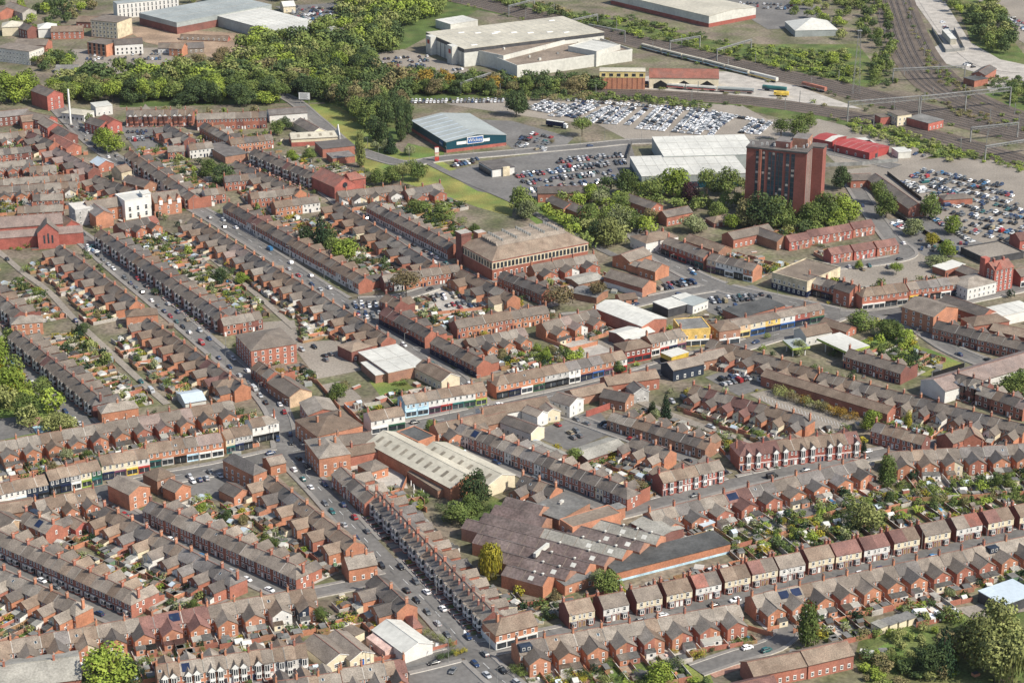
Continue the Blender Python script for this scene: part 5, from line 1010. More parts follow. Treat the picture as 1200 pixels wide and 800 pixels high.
# ------------------------------------------------------------------ ground, roads, railway
g = MB(); g.add([(-9000,100,0),(9000,100,0),(9000,14000,0),(-9000,14000,0)], [(0,1,2,3)], 'ground_mix'); solo('ground', g, None, None, kind='structure')
AZ = [0.004]; BLOCK = []
def inpoly(x, y, P):
    c = False; j = len(P)-1
    for i in range(len(P)):
        if (P[i][1] > y) != (P[j][1] > y) and x < (P[j][0]-P[i][0])*(y-P[i][1])/(P[j][1]-P[i][1])+P[i][0]: c = not c
        j = i
    return c
def area(name, pts, m):
    b = MB(); z = AZ[0]; AZ[0] += .003
    q = [at(*p) for p in pts]
    if name in ('car_park','yard','car_compound','paved_square','grass_bank','playground','park_lawn'): BLOCK.append([(v.x, v.y) for v in q])
    b.add([(v.x, v.y, z) for v in q], [tuple(range(len(q)))], m); return solo(name, b, None, None, kind='structure')
for nm, m, pts in [
 ('woodland_floor','lawn_dark',[(140,126),(140,85),(260,72),(330,50),(420,15),(520,-20),(620,5),(700,30),(720,45),(560,12),(470,60),(440,90),(560,95),(720,100),(720,110),(480,118),(480,150),(440,195),(380,120)]),
 ('grass_bank','lawn',[(362,122),(392,122),(440,150),(470,178),(520,190),(565,215),(602,236),(600,254),(560,243),(500,222),(440,205),(405,182)]),
 ('lawn','lawn',[(606,244),(640,230),(690,250),(705,292),(650,280)]),
 ('grass_verge','lawn',[(478,168),(520,178),(522,187),(470,184)]),
 ('park_lawn','lawn',[(-60,380),(16,392),(102,496),(64,520),(-60,530)]),
 ('playground','asphalt',[(-20,492),(34,487),(56,504),(-20,520)]),
 ('playground_surface','paving_red',[(28,490),(49,488),(52,497),(31,500)]), ('playground_surface','render_blue',[(38,500),(56,496),(60,505),(43,508)]),
 ('lawn','lawn_dark',[(838,618),(905,606),(1020,572),(1210,548),(1210,598),(1040,616),(880,655)]),
 ('lawn','lawn',[(1058,580),(1110,572),(1130,588),(1080,597)]),
 ('lawn','lawn_dark',[(1006,752),(1030,738),(1060,730),(1090,734),(1130,718),(1215,712),(1215,815),(1020,815),(1012,790),(1000,775)]),
 ('lawn','lawn',[(690,790),(760,768),(830,784),(840,810),(690,812)]),
 ('lawn','lawn',[(1010,770),(1040,752),(1075,770),(1050,790)]),
 ('lawn','lawn',[(994,404),(1030,392),(1092,410),(1130,427),(1092,442),(1040,432)]),
 ('lawn','lawn',[(432,446),(470,442),(490,460),(446,464)]), ('lawn','lawn',[(860,250),(950,266),(965,250),(880,238)]),
 ('lawn','lawn',[(1010,470),(1060,480),(1100,490),(1090,505),(1040,500)]), ('lawn','lawn_dark',[(520,600),(560,575),(600,590),(560,625)]),
 ('trackside_grass','lawn_dark',[(560,-10),(700,20),(860,52),(1005,52),(1040,95),(1005,106),(900,82),(780,56),(700,38)]),
 ('trackside_grass','lawn_dark',[(985,135),(1060,152),(1140,182),(1120,192),(1040,175),(975,152)]), ('trackside_grass','lawn_dark',[(1070,50),(1092,75),(1120,110),(1100,112),(1075,85)]),
 ('trackside_grass','lawn_dark',[(1120,0),(1150,0),(1205,70),(1205,140),(1150,115),(1180,80),(1140,55)]), ('trackside_grass','lawn_dark',[(640,108),(860,112),(1000,138),(940,145),(880,130),(660,118)]),
 ('yard','asphalt',[(205,560),(262,548),(300,545),(262,588),(215,578)]), ('yard','concrete',[(380,535),(420,528),(470,545),(478,572),(440,570)]), ('yard','gravel',[(300,378),(345,375),(350,400),(300,410)]),
 ('car_park','asphalt',[(520,202),(590,186),(738,164),(752,210),(690,214),(622,236),(560,224)]), ('car_park','asphalt',[(556,140),(600,142),(672,162),(652,182),(600,174)]),
 ('car_compound','gravel',[(600,116),(700,114),(870,124),(910,146),(890,163),(735,164),(700,146),(640,140),(520,122)]),
 ('car_park','gravel',[(985,200),(1110,184),(1215,192),(1215,305),(1160,290),(1085,258),(1050,230)]), ('car_park','asphalt',[(1030,258),(1078,254),(1152,285),(1142,302),(1078,300)]),
 ('paved_square','gravel',[(960,330),(985,305),(1075,295),(1115,320),(1062,336),(1000,340)]),
 ('car_park','asphalt',[(812,346),(882,334),(936,360),(860,378),(830,366)]), ('car_park','asphalt',[(768,322),(800,308),(836,328),(825,350),(790,345)]),
 ('yard','asphalt',[(640,500),(700,478),(720,506),(668,528),(632,514)]), ('car_park','gravel',[(878,462),(905,456),(1004,492),(988,506),(955,502)]),
 ('yard','asphalt',[(826,442),(880,424),(910,450),(866,464)]), ('yard','concrete',[(498,338),(570,334),(578,364),(522,374)]), ('yard','asphalt',[(408,352),(442,346),(452,372),(434,380)]),
 ('yard','gravel',[(340,402),(398,398),(424,434),(372,444)]), ('yard','gravel',[(372,452),(402,446),(424,466),(402,478)]), ('yard','gravel',[(690,398),(725,402),(742,416),(702,422)]),
 ('yard','gravel',[(60,84),(85,58),(200,56),(210,86),(95,88)]), ('demolition_ground','dirt',[(140,30),(345,44),(368,66),(250,68),(170,50)]), ('car_park','gravel',[(420,66),(472,58),(570,88),(520,94),(440,88)]),
 ('car_park','asphalt',[(322,8),(424,2),(436,18),(402,42),(370,30)]), ('yard','concrete',[(1062,-10),(1100,-10),(1137,50),(1172,70),(1210,78),(1210,96),(1160,108),(1146,86),(1098,72),(1090,58),(1106,50)]),
 ('yard','gravel',[(1140,-10),(1215,-10),(1215,60),(1165,30)]), ('yard','gravel',[(952,166),(1010,148),(1094,182),(1050,198),(980,192)]), ('yard','gravel',[(860,140),(960,140),(1000,150),(960,168),(880,160)]),
 ('siding_apron','concrete',[(720,92),(850,84),(930,100),(1010,128),(880,116),(720,103)]), ('yard','asphalt',[(830,-8),(940,-8),(980,30),(900,35)]), ('yard','dirt',[(398,752),(440,742),(452,768),(425,775)]), ('yard','gravel',[(490,745),(512,738),(530,760),(500,768)]),
 ('yard','asphalt',[(478,786),(560,772),(586,806),(480,812)]), ('yard','paving_red',[(812,778),(850,770),(872,782),(838,794)]), ('yard','gravel',[(170,122),(200,150),(220,150),(150,158)]), ('yard','asphalt',[(138,150),(180,142),(190,172),(160,176)]),
 ('yard','concrete',[(640,400),(690,398),(720,412),(690,430)]), ('yard','gravel',[(1120,712),(1210,700),(1210,715),(1140,726)]), ('yard','asphalt',[(925,590),(952,584),(968,598),(935,610)])]:
    area(nm, pts, m)
# roads: centre line in photo pixels, width in metres
ROADS = {}
RPTS = {}
def smooth(pts, step=4.):
    out = []
    n = len(pts)
    for i in range(n-1):
        p0, p1, p2, p3 = pts[max(i-1,0)], pts[i], pts[i+1], pts[min(i+2,n-1)]
        k = max(2, int((p2-p1).length/step))
        for j in range(k):
            t = j/k; out.append(.5*((2*p1)+(p2-p0)*t+(2*p0-5*p1+4*p2-p3)*t*t+(3*p1-p0-3*p2+p3)*t**3))
    out.append(pts[-1].copy()); return out
def offs(pts, d):
    out = []
    for i, p in enumerate(pts):
        t = (pts[min(i+1,len(pts)-1)]-pts[max(i-1,0)]); t.z = 0; t.normalize(); out.append(p+Vector((-t.y, t.x, 0))*d)
    return out
def ribbon(b, pts, d0, d1, z, m, skip=None, side=False):
    A = offs(pts, d0); B = offs(pts, d1)
    for i in range(len(pts)-1):
        if skip and skip(((A[i]+B[i]+A[i+1]+B[i+1])/4)): continue
        b.add([(A[i].x,A[i].y,z),(B[i].x,B[i].y,z),(B[i+1].x,B[i+1].y,z),(A[i+1].x,A[i+1].y,z)], [(0,1,2,3)], m)
        if side:
            for P in (A, B): b.add([(P[i].x,P[i].y,z),(P[i+1].x,P[i+1].y,z),(P[i+1].x,P[i+1].y,0),(P[i].x,P[i].y,0)], [(0,1,2,3)], 'concrete_light')
def rd(key, name, width, px, pave=2., m='asphalt', line=0):
    pts = smooth([Vector((*at(*p)[:2], 0)) for p in px]); ROADS[key] = dict(name=name, w=width, pts=pts, pave=pave, m=m, line=line)
    for q in pts: RPTS.setdefault((int(q.x//10), int(q.y//10)), []).append((q, width/2, key))
def on_road(p, margin=0., but=None):
    i, j = int(p.x//10), int(p.y//10)
    for a in (i-1, i, i+1):
        for c in (j-1, j, j+1):
            for q, h, k in RPTS.get((a, c), ()):
                if k != but and (q.x-p.x)**2+(q.y-p.y)**2 < (h+margin)**2: return True
    return False
rd('main', 'main road', 9.2, [(-60,611),(0,601),(60,588),(120,575),(180,562),(250,550),(330,532),(390,519),(440,509),(480,500),(565,482),(640,466),(700,452),(740,441),(800,423),(850,410),(905,394),(950,380),(985,368)], 2.6, line=1)
rd('centre', 'central street', 8.2, [(331,529),(368,566),(402,604),(436,641),(466,673),(497,703),(522,730),(546,757),(580,790),(610,815)], 1.9, line=1)
rd('upper', 'upper street', 7.6, [(70,262),(100,282),(130,308),(172,343),(213,377),(250,409),(287,440),(312,464),(328,490),(335,528)], 2.2)
rd('shop', 'shopping street', 7.4, [(60,118),(85,145),(110,168),(150,197),(215,236),(250,256),(300,287),(365,330),(400,352),(440,380),(507,423),(540,449),(568,480)], 2.2, line=1)
rd('play', 'playground street', 7.5, [(-30,375),(20,425),(64,466),(100,496),(120,512)], 2.)
rd('s1', 'lower left street', 6.5, [(-30,648),(10,668),(60,692),(100,709),(150,730)], 1.8)
rd('s2', 'flat-fronted terrace street', 6.5, [(110,577),(160,608),(205,631),(250,655),(295,678),(330,694)], 1.8)
rd('s3', 'lane to central street', 6, [(318,704),(370,694),(420,684),(468,674)], 1.5)
rd('south', 'bottom cross street', 8, [(380,803),(440,788),(490,777),(552,762),(640,746),(760,721),(870,698),(1000,670),(1100,647),(1215,622)], 2.)
rd('close', 'lower right close', 6.5, [(868,698),(893,714),(922,738),(905,756),(865,768),(815,785)], 1.5)
rd('mid', 'street below banded terrace', 7.5, [(705,606),(780,587),(860,566),(940,549),(1010,535),(1100,522),(1215,512)], 2.)
rd('fac', 'street above factory', 6.5, [(500,497),(530,512),(570,534),(612,553),(660,573),(708,594)], 1.6)
rd('yardst', 'yard street', 6, [(640,478),(690,496),(735,512),(800,536),(850,558)], 1.4)
rd('lane', 'back lane', 5, [(745,468),(790,488),(840,506),(880,522),(900,545)], 0, 'gravel')
rd('ring', 'wide road by the cream shop', 10, [(735,262),(775,300),(810,322),(850,338),(905,350),(960,362),(985,368)], 2.4, line=1)
rd('cross', 'warehouse cross road', 8, [(660,372),(700,368),(740,356),(800,343),(850,335)], 2.)
rd('right', 'right-hand road', 8.2, [(985,368),(1050,370),(1080,386),(1115,409),(1160,428),(1215,450)], 2.)
rd('east', 'road past the gothic building', 10, [(1000,372),(1060,364),(1120,352),(1215,332)], 2.4)
rd('tower', 'road beside the tower', 8, [(1000,215),(1022,250),(1045,280),(1060,300),(980,312),(930,310)], 2.)
rd('retail', 'retail park road', 9, [(405,172),(440,184),(475,192),(520,186),(600,179),(690,171),(750,166),(860,166),(960,176),(1050,196)], 1.6)
rd('slope', 'path across grass bank', 5, [(500,190),(540,210),(600,236),(640,258),(690,285),(720,300)], 0)
rd('under', 'road under the railway', 8, [(405,172),(370,140),(330,112),(250,95)], 1.5)
rd('f2', 'street beside chapel', 6.5, [(268,160),(320,190),(378,222),(425,258),(500,300),(530,318)], 1.6)
rd('m2', 'street by the used-car lot', 6.5, [(420,352),(470,348),(530,330),(580,322)], 1.6)
rd('m3', 'street below the mill', 6, [(575,325),(610,340),(648,360)], 1.4)
rd('l2', 'left back street', 3.4, [(-10,288),(10,305),(30,322),(57,342),(87,374),(133,417),(173,454),(196,474)], 0, 'gravel')
rd('l3', 'right back lane', 3.2, [(232,290),(300,345),(345,385)], 0, 'gravel')
rd('gr', 'gravel works track', 8, [(1075,-10),(1100,28),(1128,62),(1160,80),(1215,86)], 0, 'concrete')
# terraces end where a carriageway runs, so the pavement strips stop there too
rz = .21
for i, (k, r_) in enumerate(ROADS.items()):
    b = MB(); hw_ = r_['w']/2; z = rz+i*.004
    ribbon(b, r_['pts'], hw_, -hw_, z, r_['m'])
    solo('road', b, None, None, kind='structure')
    if r_['line']:
        b = MB(); P = r_['pts']
        for j in range(0, len(P)-2, 3): ribbon(b, P[j:j+2], .09, -.09, rz+.14+i*.001, 'road_paint', lambda q: on_road(q, 0, k))
        if b.v: solo('road_markings', b, None, None, kind='structure')
    if r_['pave']:
        b = MB()
        for s_ in (1, -1): ribbon(b, r_['pts'], s_*hw_, s_*(hw_+r_['pave']), rz+.24+i*.002, 'pavement', lambda q: on_road(q, .3, k) or in_foot(q.x, q.y), True)
        if b.v: solo('pavement', b, None, None, kind='structure')
r = random.Random(3)
b = MB()      # darker repair patches and worn strips in the carriageways
for k in ('main','centre','upper','shop','ring','south','retail','right','east'):
    d = ROADS[k]; P = d['pts']
    for j in range(2, len(P)-4, 2):
        if r.random() < .38: o_ = r.uniform(-.35, .25)*d['w']; n_ = r.choice([1, 1, 2]); ribbon(b, P[j:j+n_+1], o_+r.uniform(.4, 1.6), o_, rz+.125+.0002*j, 'asphalt_dark')
solo('road_patches', b, None, None, kind='structure')
b = MB()      # give-way and zebra marks at the central junctions
for (px, py) in [(505,755),(512,757),(519,759),(545,742),(551,745),(557,748),(356,540),(362,537),(368,534)]:
    q = at(px, py); b.add([(q.x-.5,q.y-2,rz+.17),(q.x+.5,q.y-2,rz+.17),(q.x+.5,q.y+2,rz+.17),(q.x-.5,q.y+2,rz+.17)], [(0,1,2,3)], 'road_paint')
solo('road_markings', b, None, None, kind='structure')
b = MB()      # bay lines of the parking strip
for i in range(26):
    t_ = i/25; p = at(890+t_*96, 466+t_*33); b.add([(p.x-.06,p.y-2.5,.2),(p.x+.06,p.y-2.5,.2),(p.x+.06,p.y+2.5,.2),(p.x-.06,p.y+2.5,.2)], [(0,1,2,3)], 'road_paint')
solo('parking_markings', b, None, None, kind='structure')
# railway
def track_bed(px, n, gap, extra=3):
    P = smooth([Vector((*at(*p)[:2], 0)) for p in px], 8.); wd = n*gap/2+extra
    b = MB(); ribbon(b, P, wd, -wd, AZ[0], 'ballast'); AZ[0] += .003; solo('railway_ballast', b, None, None, kind='structure')
    b = MB()
    for i in range(n):
        c = (i-(n-1)/2)*gap
        ribbon(b, P, c+1.3, c-1.3, .2+AZ[0]*.05, 'rail_bed')
        for s_ in (-.72, .72): ribbon(b, P, c+s_+.06, c+s_-.06, .36, 'rail_steel')
    solo('railway_track', b, None, None, kind='structure'); AZ[0] += .003
    return P
TM = track_bed([(480,-16),(600,12),(720,42),(800,62),(900,85),(1000,108),(1100,134),(1215,164)], 6, 4.4)
TS = track_bed([(440,102),(560,106),(700,108),(800,113),(900,121),(1000,137),(1100,161),(1215,194)], 4, 4.6)
TC = track_bed([(1036,-14),(1048,25),(1062,62),(1082,92),(1112,114),(1160,134),(1215,148)], 4, 4.6)
TD = track_bed([(1056,-14),(1072,30),(1090,66),(1120,98),(1170,125),(1215,140)], 2, 4.6)
# ------------------------------------------------------------------ yards, walls, sheds, bushes
SHEDS = []; BUSH = []; HEDGE = []; GTREE = []
CL = MB(); FARWALL = MB(); FARYARD = MB()
walls = {}; fronts = {}; yards = {}
GM = ['concrete','gravel','lawn','lawn_dark','dirt','paving_red','pavement','lawn','concrete','gravel','concrete_light']
def yard_len(T, w, y0, mx):
    y = y0+1.5
    while y < y0+44:
        q = T@Vector((w/2, y, 0))
        if on_road(q, 1.2): return max(1.5, min(y-y0-.6, mx))
        if in_foot(q.x, q.y, .2): return max(1.2, min((y-y0)/2-.25, mx))
        if any(inpoly(q.x, q.y, P) for P in BLOCK): return max(1.2, min(y-y0-.5, mx))
        y += 1.
    return min(mx, 20)
for d, vis, T, w, yA, yB, near, i, p in YARDS:
    r = random.Random(hash_(d['key'])*100+vis)
    y0 = p['D']/2
    yw = y0+(d['wing'][1] if d.get('wing') else 0)
    yB = yw+yard_len(T, w, max(yw, yA)+.3, d.get('ymax', 24))
    def ok(x, y, m=.3): q = T@Vector((x, y, 0)); return not on_road(q, m) and not in_foot(q.x, q.y, .1)
    Y = FARYARD if not near else yards.setdefault(d['key'], MB())
    Y.T = T
    z = .185+.002*(vis % 3); cuts = [y0, yw]
    while cuts[-1] < yB-2.5: cuts.append(min(yB, cuts[-1]+r.uniform(3, 8)))
    cuts[-1] = yB
    for k_ in range(len(cuts)-1):
        mm = r.choice(['concrete','pavement','paving_red','gravel','concrete']) if k_ < 2 else r.choice(GM)
        if cuts[k_+1] > cuts[k_]: Y.add([(0,cuts[k_],z),(w,cuts[k_],z),(w,cuts[k_+1],z),(0,cuts[k_+1],z)], [(0,1,2,3)], mm)
    Wm = FARWALL if not near else walls.setdefault(d['key'], MB())
    Wm.T = T
    wm = r.choice(['brick_orange','brick_red','brick_brown','wood','wood_dark','concrete','brick_orange','concrete','wood']); hh = r.uniform(1.4, 2.0)
    ystart = y0+(d['wing'][1] if d.get('wing') and i % 2 == 0 else 0.1)
    yy = ystart
    while yy < yB-.5:
        ye = min(yy+3, yB)
        if ok(0, (yy+ye)/2): Wm.box(-.1, .1, yy, ye, 0, hh, wm, r.choice([wm, 'concrete_light']))
        yy = ye
    if ok(w/2, yB): Wm.box(.1, w-.1, yB-.1, yB+.1, 0, hh+.2, r.choice(['brick_orange','brick_red','brick_brown','concrete','wood']))
    ln = yB-yA
    for q in range(3 if ln > 9 else 2):
        if r.random() < (.6, .4, .5)[q] and ln > 2.5:
            sx, sy = r.uniform(1.6, min(3.0, w-.6)), r.uniform(1.8, 3.6); x = r.uniform(.2+sx/2, w-.2-sx/2); y = (yB-sy/2-.3) if q == 0 else r.uniform(min(yA+sy/2+.3, yB-sy/2-.4), yB-sy/2-.3)
            if all(ok(x+ax, y+ay, .4) for ax in (-1, 1) for ay in (-1, 1)): SHEDS.append((d, vis, T, x, y, sx, sy, r.random(), near))
    for q in range(int(2+ln/3)):
        if r.random() < .62:
            x, y = r.uniform(.6, w-.6), r.uniform(yA+.3, yB-.3) if yB > yA+1 else yB
            if ok(x, y, .6): BUSH.append((d, vis, T@Vector((x, y, 0)), r.uniform(.7, 2.1)*(1.35 if ln > 12 else 1), r.random()))
    if r.random() < .24 and ln > 5:
        yy = yA+.6
        while yy < yB-.4:
            if ok(.35, yy, .2): HEDGE.append((T@Vector((.35, yy, 0)), r.uniform(.55, .8), r.uniform(1.2, 2.0), r.choice(['leaf_mid','leaf_dark','leaf_dark','leaf_mid','leaf_bright'])))
            yy += .95
    if r.random() < .11 and ln > 6:
        q = T@Vector((w/2, yB-r.uniform(1.5, 4), 0))
        if not on_road(q, 1.5) and not in_foot(q.x, q.y, 1): GTREE.append((q, r.choice(['leaf_mid','leaf_bright','leaf_mid','leaf_dark','leaf_willow','leaf_brown','leaf_pale']), r.uniform(4, 7.5), r.uniform(3.5, 6.5), r.choice(['round','wide','bare','conifer','round'])))
    CL.T = T
    for q in range(int(2+ln/4)):
        x, y = r.uniform(.4, w-.4), r.uniform(y0+.5, yB-.4)
        if ok(x, y): s_ = r.uniform(.25, .7); CL.box(x-s_, x+s_*r.uniform(.3, 1), y-s_, y+s_, 0.1, r.uniform(.4, 1.3), r.choice(['paint_white','concrete_light','wood','tarp_blue','shed_green','black','brick_orange','metal_grey','concrete','wood_dark','paint_white','car_grey','render_pink']))
    fg = d.get('fgarden')
    if fg:
        Fm = fronts.setdefault(d['key'], MB()) if near else FARWALL
        Fm.T = T; yf = -p['D']/2; 
        if ok(0, yf-fg/2-1.3, -.5): Fm.box(-.12, .12, yf-fg-.4, yf-.05, 0, .95, 'brick_dark', 'render_grey')
        if ok(w/2, yf-fg-.9, -.6): Fm.box(.12, w*.62, yf-fg-.55, yf-fg-.3, 0, .8, 'brick_dark', 'render_grey')
        Y.add([(0,yf-fg-.3,z),(w*.3,yf-fg-.3,z),(w*.3,yf,z),(0,yf,z)], [(0,1,2,3)], 'asphalt_dark'); Y.add([(w*.3,yf-fg-.3,z),(w,yf-fg-.3,z),(w,yf,z),(w*.3,yf,z)], [(0,1,2,3)], r.choice(['lawn_dark','paving_red','gravel','asphalt_dark']))
        if r.random() < .3: 
            q = T@Vector((w*.6, yf-fg*.7, 0))
            if not on_road(q, .2): BUSH.append((d, vis, q, r.uniform(.6, 1.3), r.random()))
NAMES = {d['key']: d['name'] for d in ROWS}
SEMI = MB(); NEWY = MB()
def join(dic, keys):
    m = MB()
    for k in keys:
        if k in dic: m.merge(dic.pop(k), Matrix.Identity(4))
    return m
for dic in (walls, fronts, yards):
    for tag_, nm in (('S', 'white-fronted row of semis'), ('N', 'modern pairs below brick tower')):
        ks = [k for k in dic if k[0] == tag_ and k[1:].isdigit()]
        if ks: dic[tag_+'*'] = join(dic, ks); NAMES[tag_+'*'] = nm
for k, m in walls.items(): 
    if m.v: solo('garden_wall', m, f"brick and timber yard walls behind {NAMES[k]}", 'garden wall', group='yard walls behind the terraces')
for k, m in fronts.items():
    if m.v: solo('front_wall', m, f"low front garden walls of {NAMES[k]}", 'garden wall', group='front garden walls')
for k, m in yards.items(): solo('yard_ground', m, None, None, kind='structure')
solo('yard_ground', FARYARD, None, None, kind='structure')
FARWALL.T = None; solo('garden_walls', FARWALL, 'yard walls among the far terraces beyond the main road', 'garden walls', kind='stuff')
# loose planting, bins and stacks in the ground left between the yards
r = random.Random(21); TOWN = [(v.x, v.y) for v in [at(*q) for q in ((-40,815),(-40,150),(140,150),(360,150),(520,245),(700,330),(870,290),(1000,330),(1220,340),(1220,815))]]
xs_, ys_ = [v[0] for v in TOWN], [v[1] for v in TOWN]; n_ = 0; CL.T = None
DD = dict(key='loose', name='the open ground')
while n_ < 2600:
    x, y = r.uniform(min(xs_), max(xs_)), r.uniform(min(ys_), max(ys_)); n_ += 1; q = Vector((x, y, 0))
    if not inpoly(x, y, TOWN) or on_road(q, 2.4) or in_foot(x, y, 1.) or any(inpoly(x, y, P) for P in BLOCK): continue
    if r.random() < .62: BUSH.append((DD, 0, q, r.uniform(.8, 2.6), r.random()))
    else:
        a_, c_, h_ = r.uniform(.5, 2.2), r.uniform(.5, 2.5), r.uniform(.3, 2.2); CL.T = xf(x, y, 0, r.uniform(0, 3)); CL.box(-a_, a_, -c_, c_, 0, h_, r.choice(['wood','brick_orange','concrete','wood_dark','brick_red','render_cream','metal_grey']), r.choice(['felt_grey','concrete','metal_white','asbestos','felt_black','slate_brown']))
CL.T = None
solo('garden_clutter', CL, 'small bins, boxes, pots and planks scattered through the back yards', 'yard clutter', kind='stuff')
def shed_mb(sx, sy, kind):
    b = MB(); h = 2.1
    wm, rm = [('wood','felt_grey'),('wood_dark','felt_black'),('render_cream','felt_grey'),('brick_orange','slate_grey'),('concrete','asbestos'),('paint_white','metal_white'),('shed_green','felt_grey'),('metal_grey','metal_roofblue')][kind]
    x, y = sx/2, sy/2
    if kind % 2 == 0: b.box(-x, x, -y, y, 0, h, wm); b.fr((-x-.15,x+.15,-y-.15,y+.15), (-x-.15,x+.15,-y-.15,y+.15), h+.002, h+.16, rm)
    else:
        b.prx([(-y,0),(y,0),(y,h-.1),(0,h+.6),(-y,h-.1)], -x, x, wm); b.add([(-x-.15,-y-.2,h-.14),(x+.15,-y-.2,h-.14),(x+.15,0,h+.68),(-x-.15,0,h+.68),(-x-.15,y+.2,h-.14),(x+.15,y+.2,h-.14)], [(0,1,2,3),(3,2,5,4)], rm)
    b.box(-.4, .4, -y-.04, -y, .05, 1.9, 'wood_dark' if kind != 1 else 'paint_white'); return b
SW = ['flat-topped timber','dark pitched timber','cream flat-topped','brick pitched','pale concrete','white pitched','green flat-topped','grey metal']
def camd(v): return (Vector(v)-cam.location).length
SHEDS.sort(key=lambda s: camd(s[2]@Vector((s[3], s[4], 0))))
FS = MB(); sc_ = {}
for n_, (d, vis, T, x, y, sx, sy, u, near) in enumerate(SHEDS):
    kind = int(u*8); q = T@Vector((x, y, 0)); rot = T.to_euler().z
    if n_ < 250:
        bs = f"{SW[kind]} shed in yard of {'white-fronted row of semis' if d.get('semi') is not None else NAMES[d['key']] if d.get('new') is None else 'modern pairs below brick tower'}"
        PEND_ = (bs, q.x)
        o_ = solo('garden_shed', shed_mb(sx, sy, kind), bs, 'shed', q, rot, 'sheds in the back yards'); sc_.setdefault(bs, []).append(o_)
    else: FS.merge(shed_mb(sx, sy, kind), xf(q.x, q.y, 0, rot))
for bs, L in sc_.items():
    if len(L) > 1:
        for i_, o_ in enumerate(sorted(L, key=lambda o: o.location.x/o.location.y)): o_['label'] = f"{bs}, {ordw(i_+1)} from left"
solo('garden_sheds', FS, 'sheds in the yards of the far terraces', 'sheds', kind='stuff')
# ------------------------------------------------------------------ trees and bushes
def crown(kind, seed, n, q=1.0):
    """leaf quads through a crown of height 1 and width 1 (base at z=0)"""
    r = random.Random(seed); b = MB(); L = []
    if kind == 'round': 
        L = [(0,0,.52,.38,.4)]+[(.27*math.cos(a),.27*math.sin(a),r.uniform(.26,.7),r.uniform(.22,.3),r.uniform(.2,.28)) for a in [i*2*PI/6+r.uniform(-.4,.4) for i in range(6)]]+[(r.uniform(-.12,.12),r.uniform(-.12,.12),.82,.2,.16)]
    elif kind == 'wide': L = [(.3*math.cos(a),.3*math.sin(a),r.uniform(.22,.55),.25,.25) for a in [i*2*PI/7+r.uniform(-.3,.3) for i in range(7)]]+[(r.uniform(-.15,.15),r.uniform(-.15,.15),r.uniform(.6,.78),.26,.2) for _ in range(3)]
    elif kind == 'tall': L = [(r.uniform(-.06,.06),r.uniform(-.06,.06),z,.42-.3*abs(z-.4),.17) for z in (.15,.3,.45,.6,.75,.88)]
    elif kind == 'conifer': L = [(r.uniform(-.03,.03),r.uniform(-.03,.03),z,.5*(1.02-z),.09) for z in [.06+.09*i for i in range(11)]]
    elif kind == 'willow': L = [(.3*math.cos(a),.3*math.sin(a),r.uniform(.3,.55),.17,.34) for a in [i*2*PI/8+r.uniform(-.3,.3) for i in range(8)]]+[(0,0,.72,.34,.24)]
    elif kind == 'bare': L = [(.26*math.cos(a),.26*math.sin(a),r.uniform(.4,.75),.26,.24) for a in [i*2*PI/7 for i in range(7)]]+[(0,0,.72,.34,.26)]
    elif kind == 'bush': L = [(r.uniform(-.28,.28),r.uniform(-.28,.28),r.uniform(.3,.6),r.uniform(.2,.3),r.uniform(.25,.38)) for _ in range(5)]
    wts = [a[3]**2 for a in L]
    for _ in range(n):
        x, y, z, rx, rz_ = r.choices(L, wts)[0]
        while True:
            v = Vector((r.gauss(0,1), r.gauss(0,1), r.gauss(0,1))); 
            if v.length > .1: break
        v.normalize(); rad = r.uniform(.4, 1.06)**.55
        p = Vector((x+v.x*rx*rad, y+v.y*rx*rad, max(.02, z+v.z*rz_*rad)))
        nrm = (v+Vector((r.uniform(-.8,.8), r.uniform(-.8,.8), r.uniform(-.5,.9)))).normalized(); a = nrm.orthogonal().normalized(); c = nrm.cross(a)
        an = r.uniform(0, PI); a, c = a*math.cos(an)+c*math.sin(an), c*math.cos(an)-a*math.sin(an)
        s_ = r.uniform(.018, .044)*q; s2 = s_*r.uniform(.5, .9)
        if kind == 'willow' and z < .6: a = Vector((0,0,1)); c = nrm.cross(a).normalized() if abs(nrm.z) < .95 else Vector((1,0,0)); s_ *= 2; s2 *= .55
        b.add([p-a*s_-c*s2*.6, p+a*s_*.3-c*s2, p+a*s_+c*s2*.5, p-a*s_*.2+c*s2], [(0,1,2,3)], 'L')
    return b
CR = {}
def crown_mesh(kind, v, leaf, n=1500):
    k = (kind, v, leaf)
    if k not in CR:
        b = crown(kind, hash_(kind)+v*17, {'conifer':1700,'bush':520,'bare':1500}.get(kind, 2400)); b.m = [leaf]*len(b.m); CR[k] = b.mesh('crown')
    return CR[k]
def trunk_mesh(v):
    k = ('trunk', v)
    if k not in CR:
        r = random.Random(v); b = MB(); b.cyl((0,0,0), (0,0,.5), .022, .014, 'bark', 7)
        for i in range(5): a = i*1.26+r.uniform(-.3,.3); b.cyl((0,0,.22+.06*i), (.22*math.cos(a),.22*math.sin(a),.5+.07*i), .010, .004, 'bark', 5)
        b.cyl((0,0,.5), (.02,.01,.85), .014, .004, 'bark', 6); CR[k] = b.mesh('trunk')
    return CR[k]
LEAFW = {'leaf_mid':'green','leaf_dark':'dark green','leaf_bright':'bright green','leaf_yellow':'yellow-green','leaf_brown':'brownish','leaf_purple':'dark purple','leaf_pale':'pale-leaved','leaf_conifer':'dark','leaf_willow':'olive','leaf_orange':'orange-leaved'}
KINDW = {'round':'round tree','wide':'spreading tree','tall':'tall narrow tree','conifer':'conifer','willow':'drooping tree','bare':'thin-leaved tree','bush':'bush'}
LAND = {}
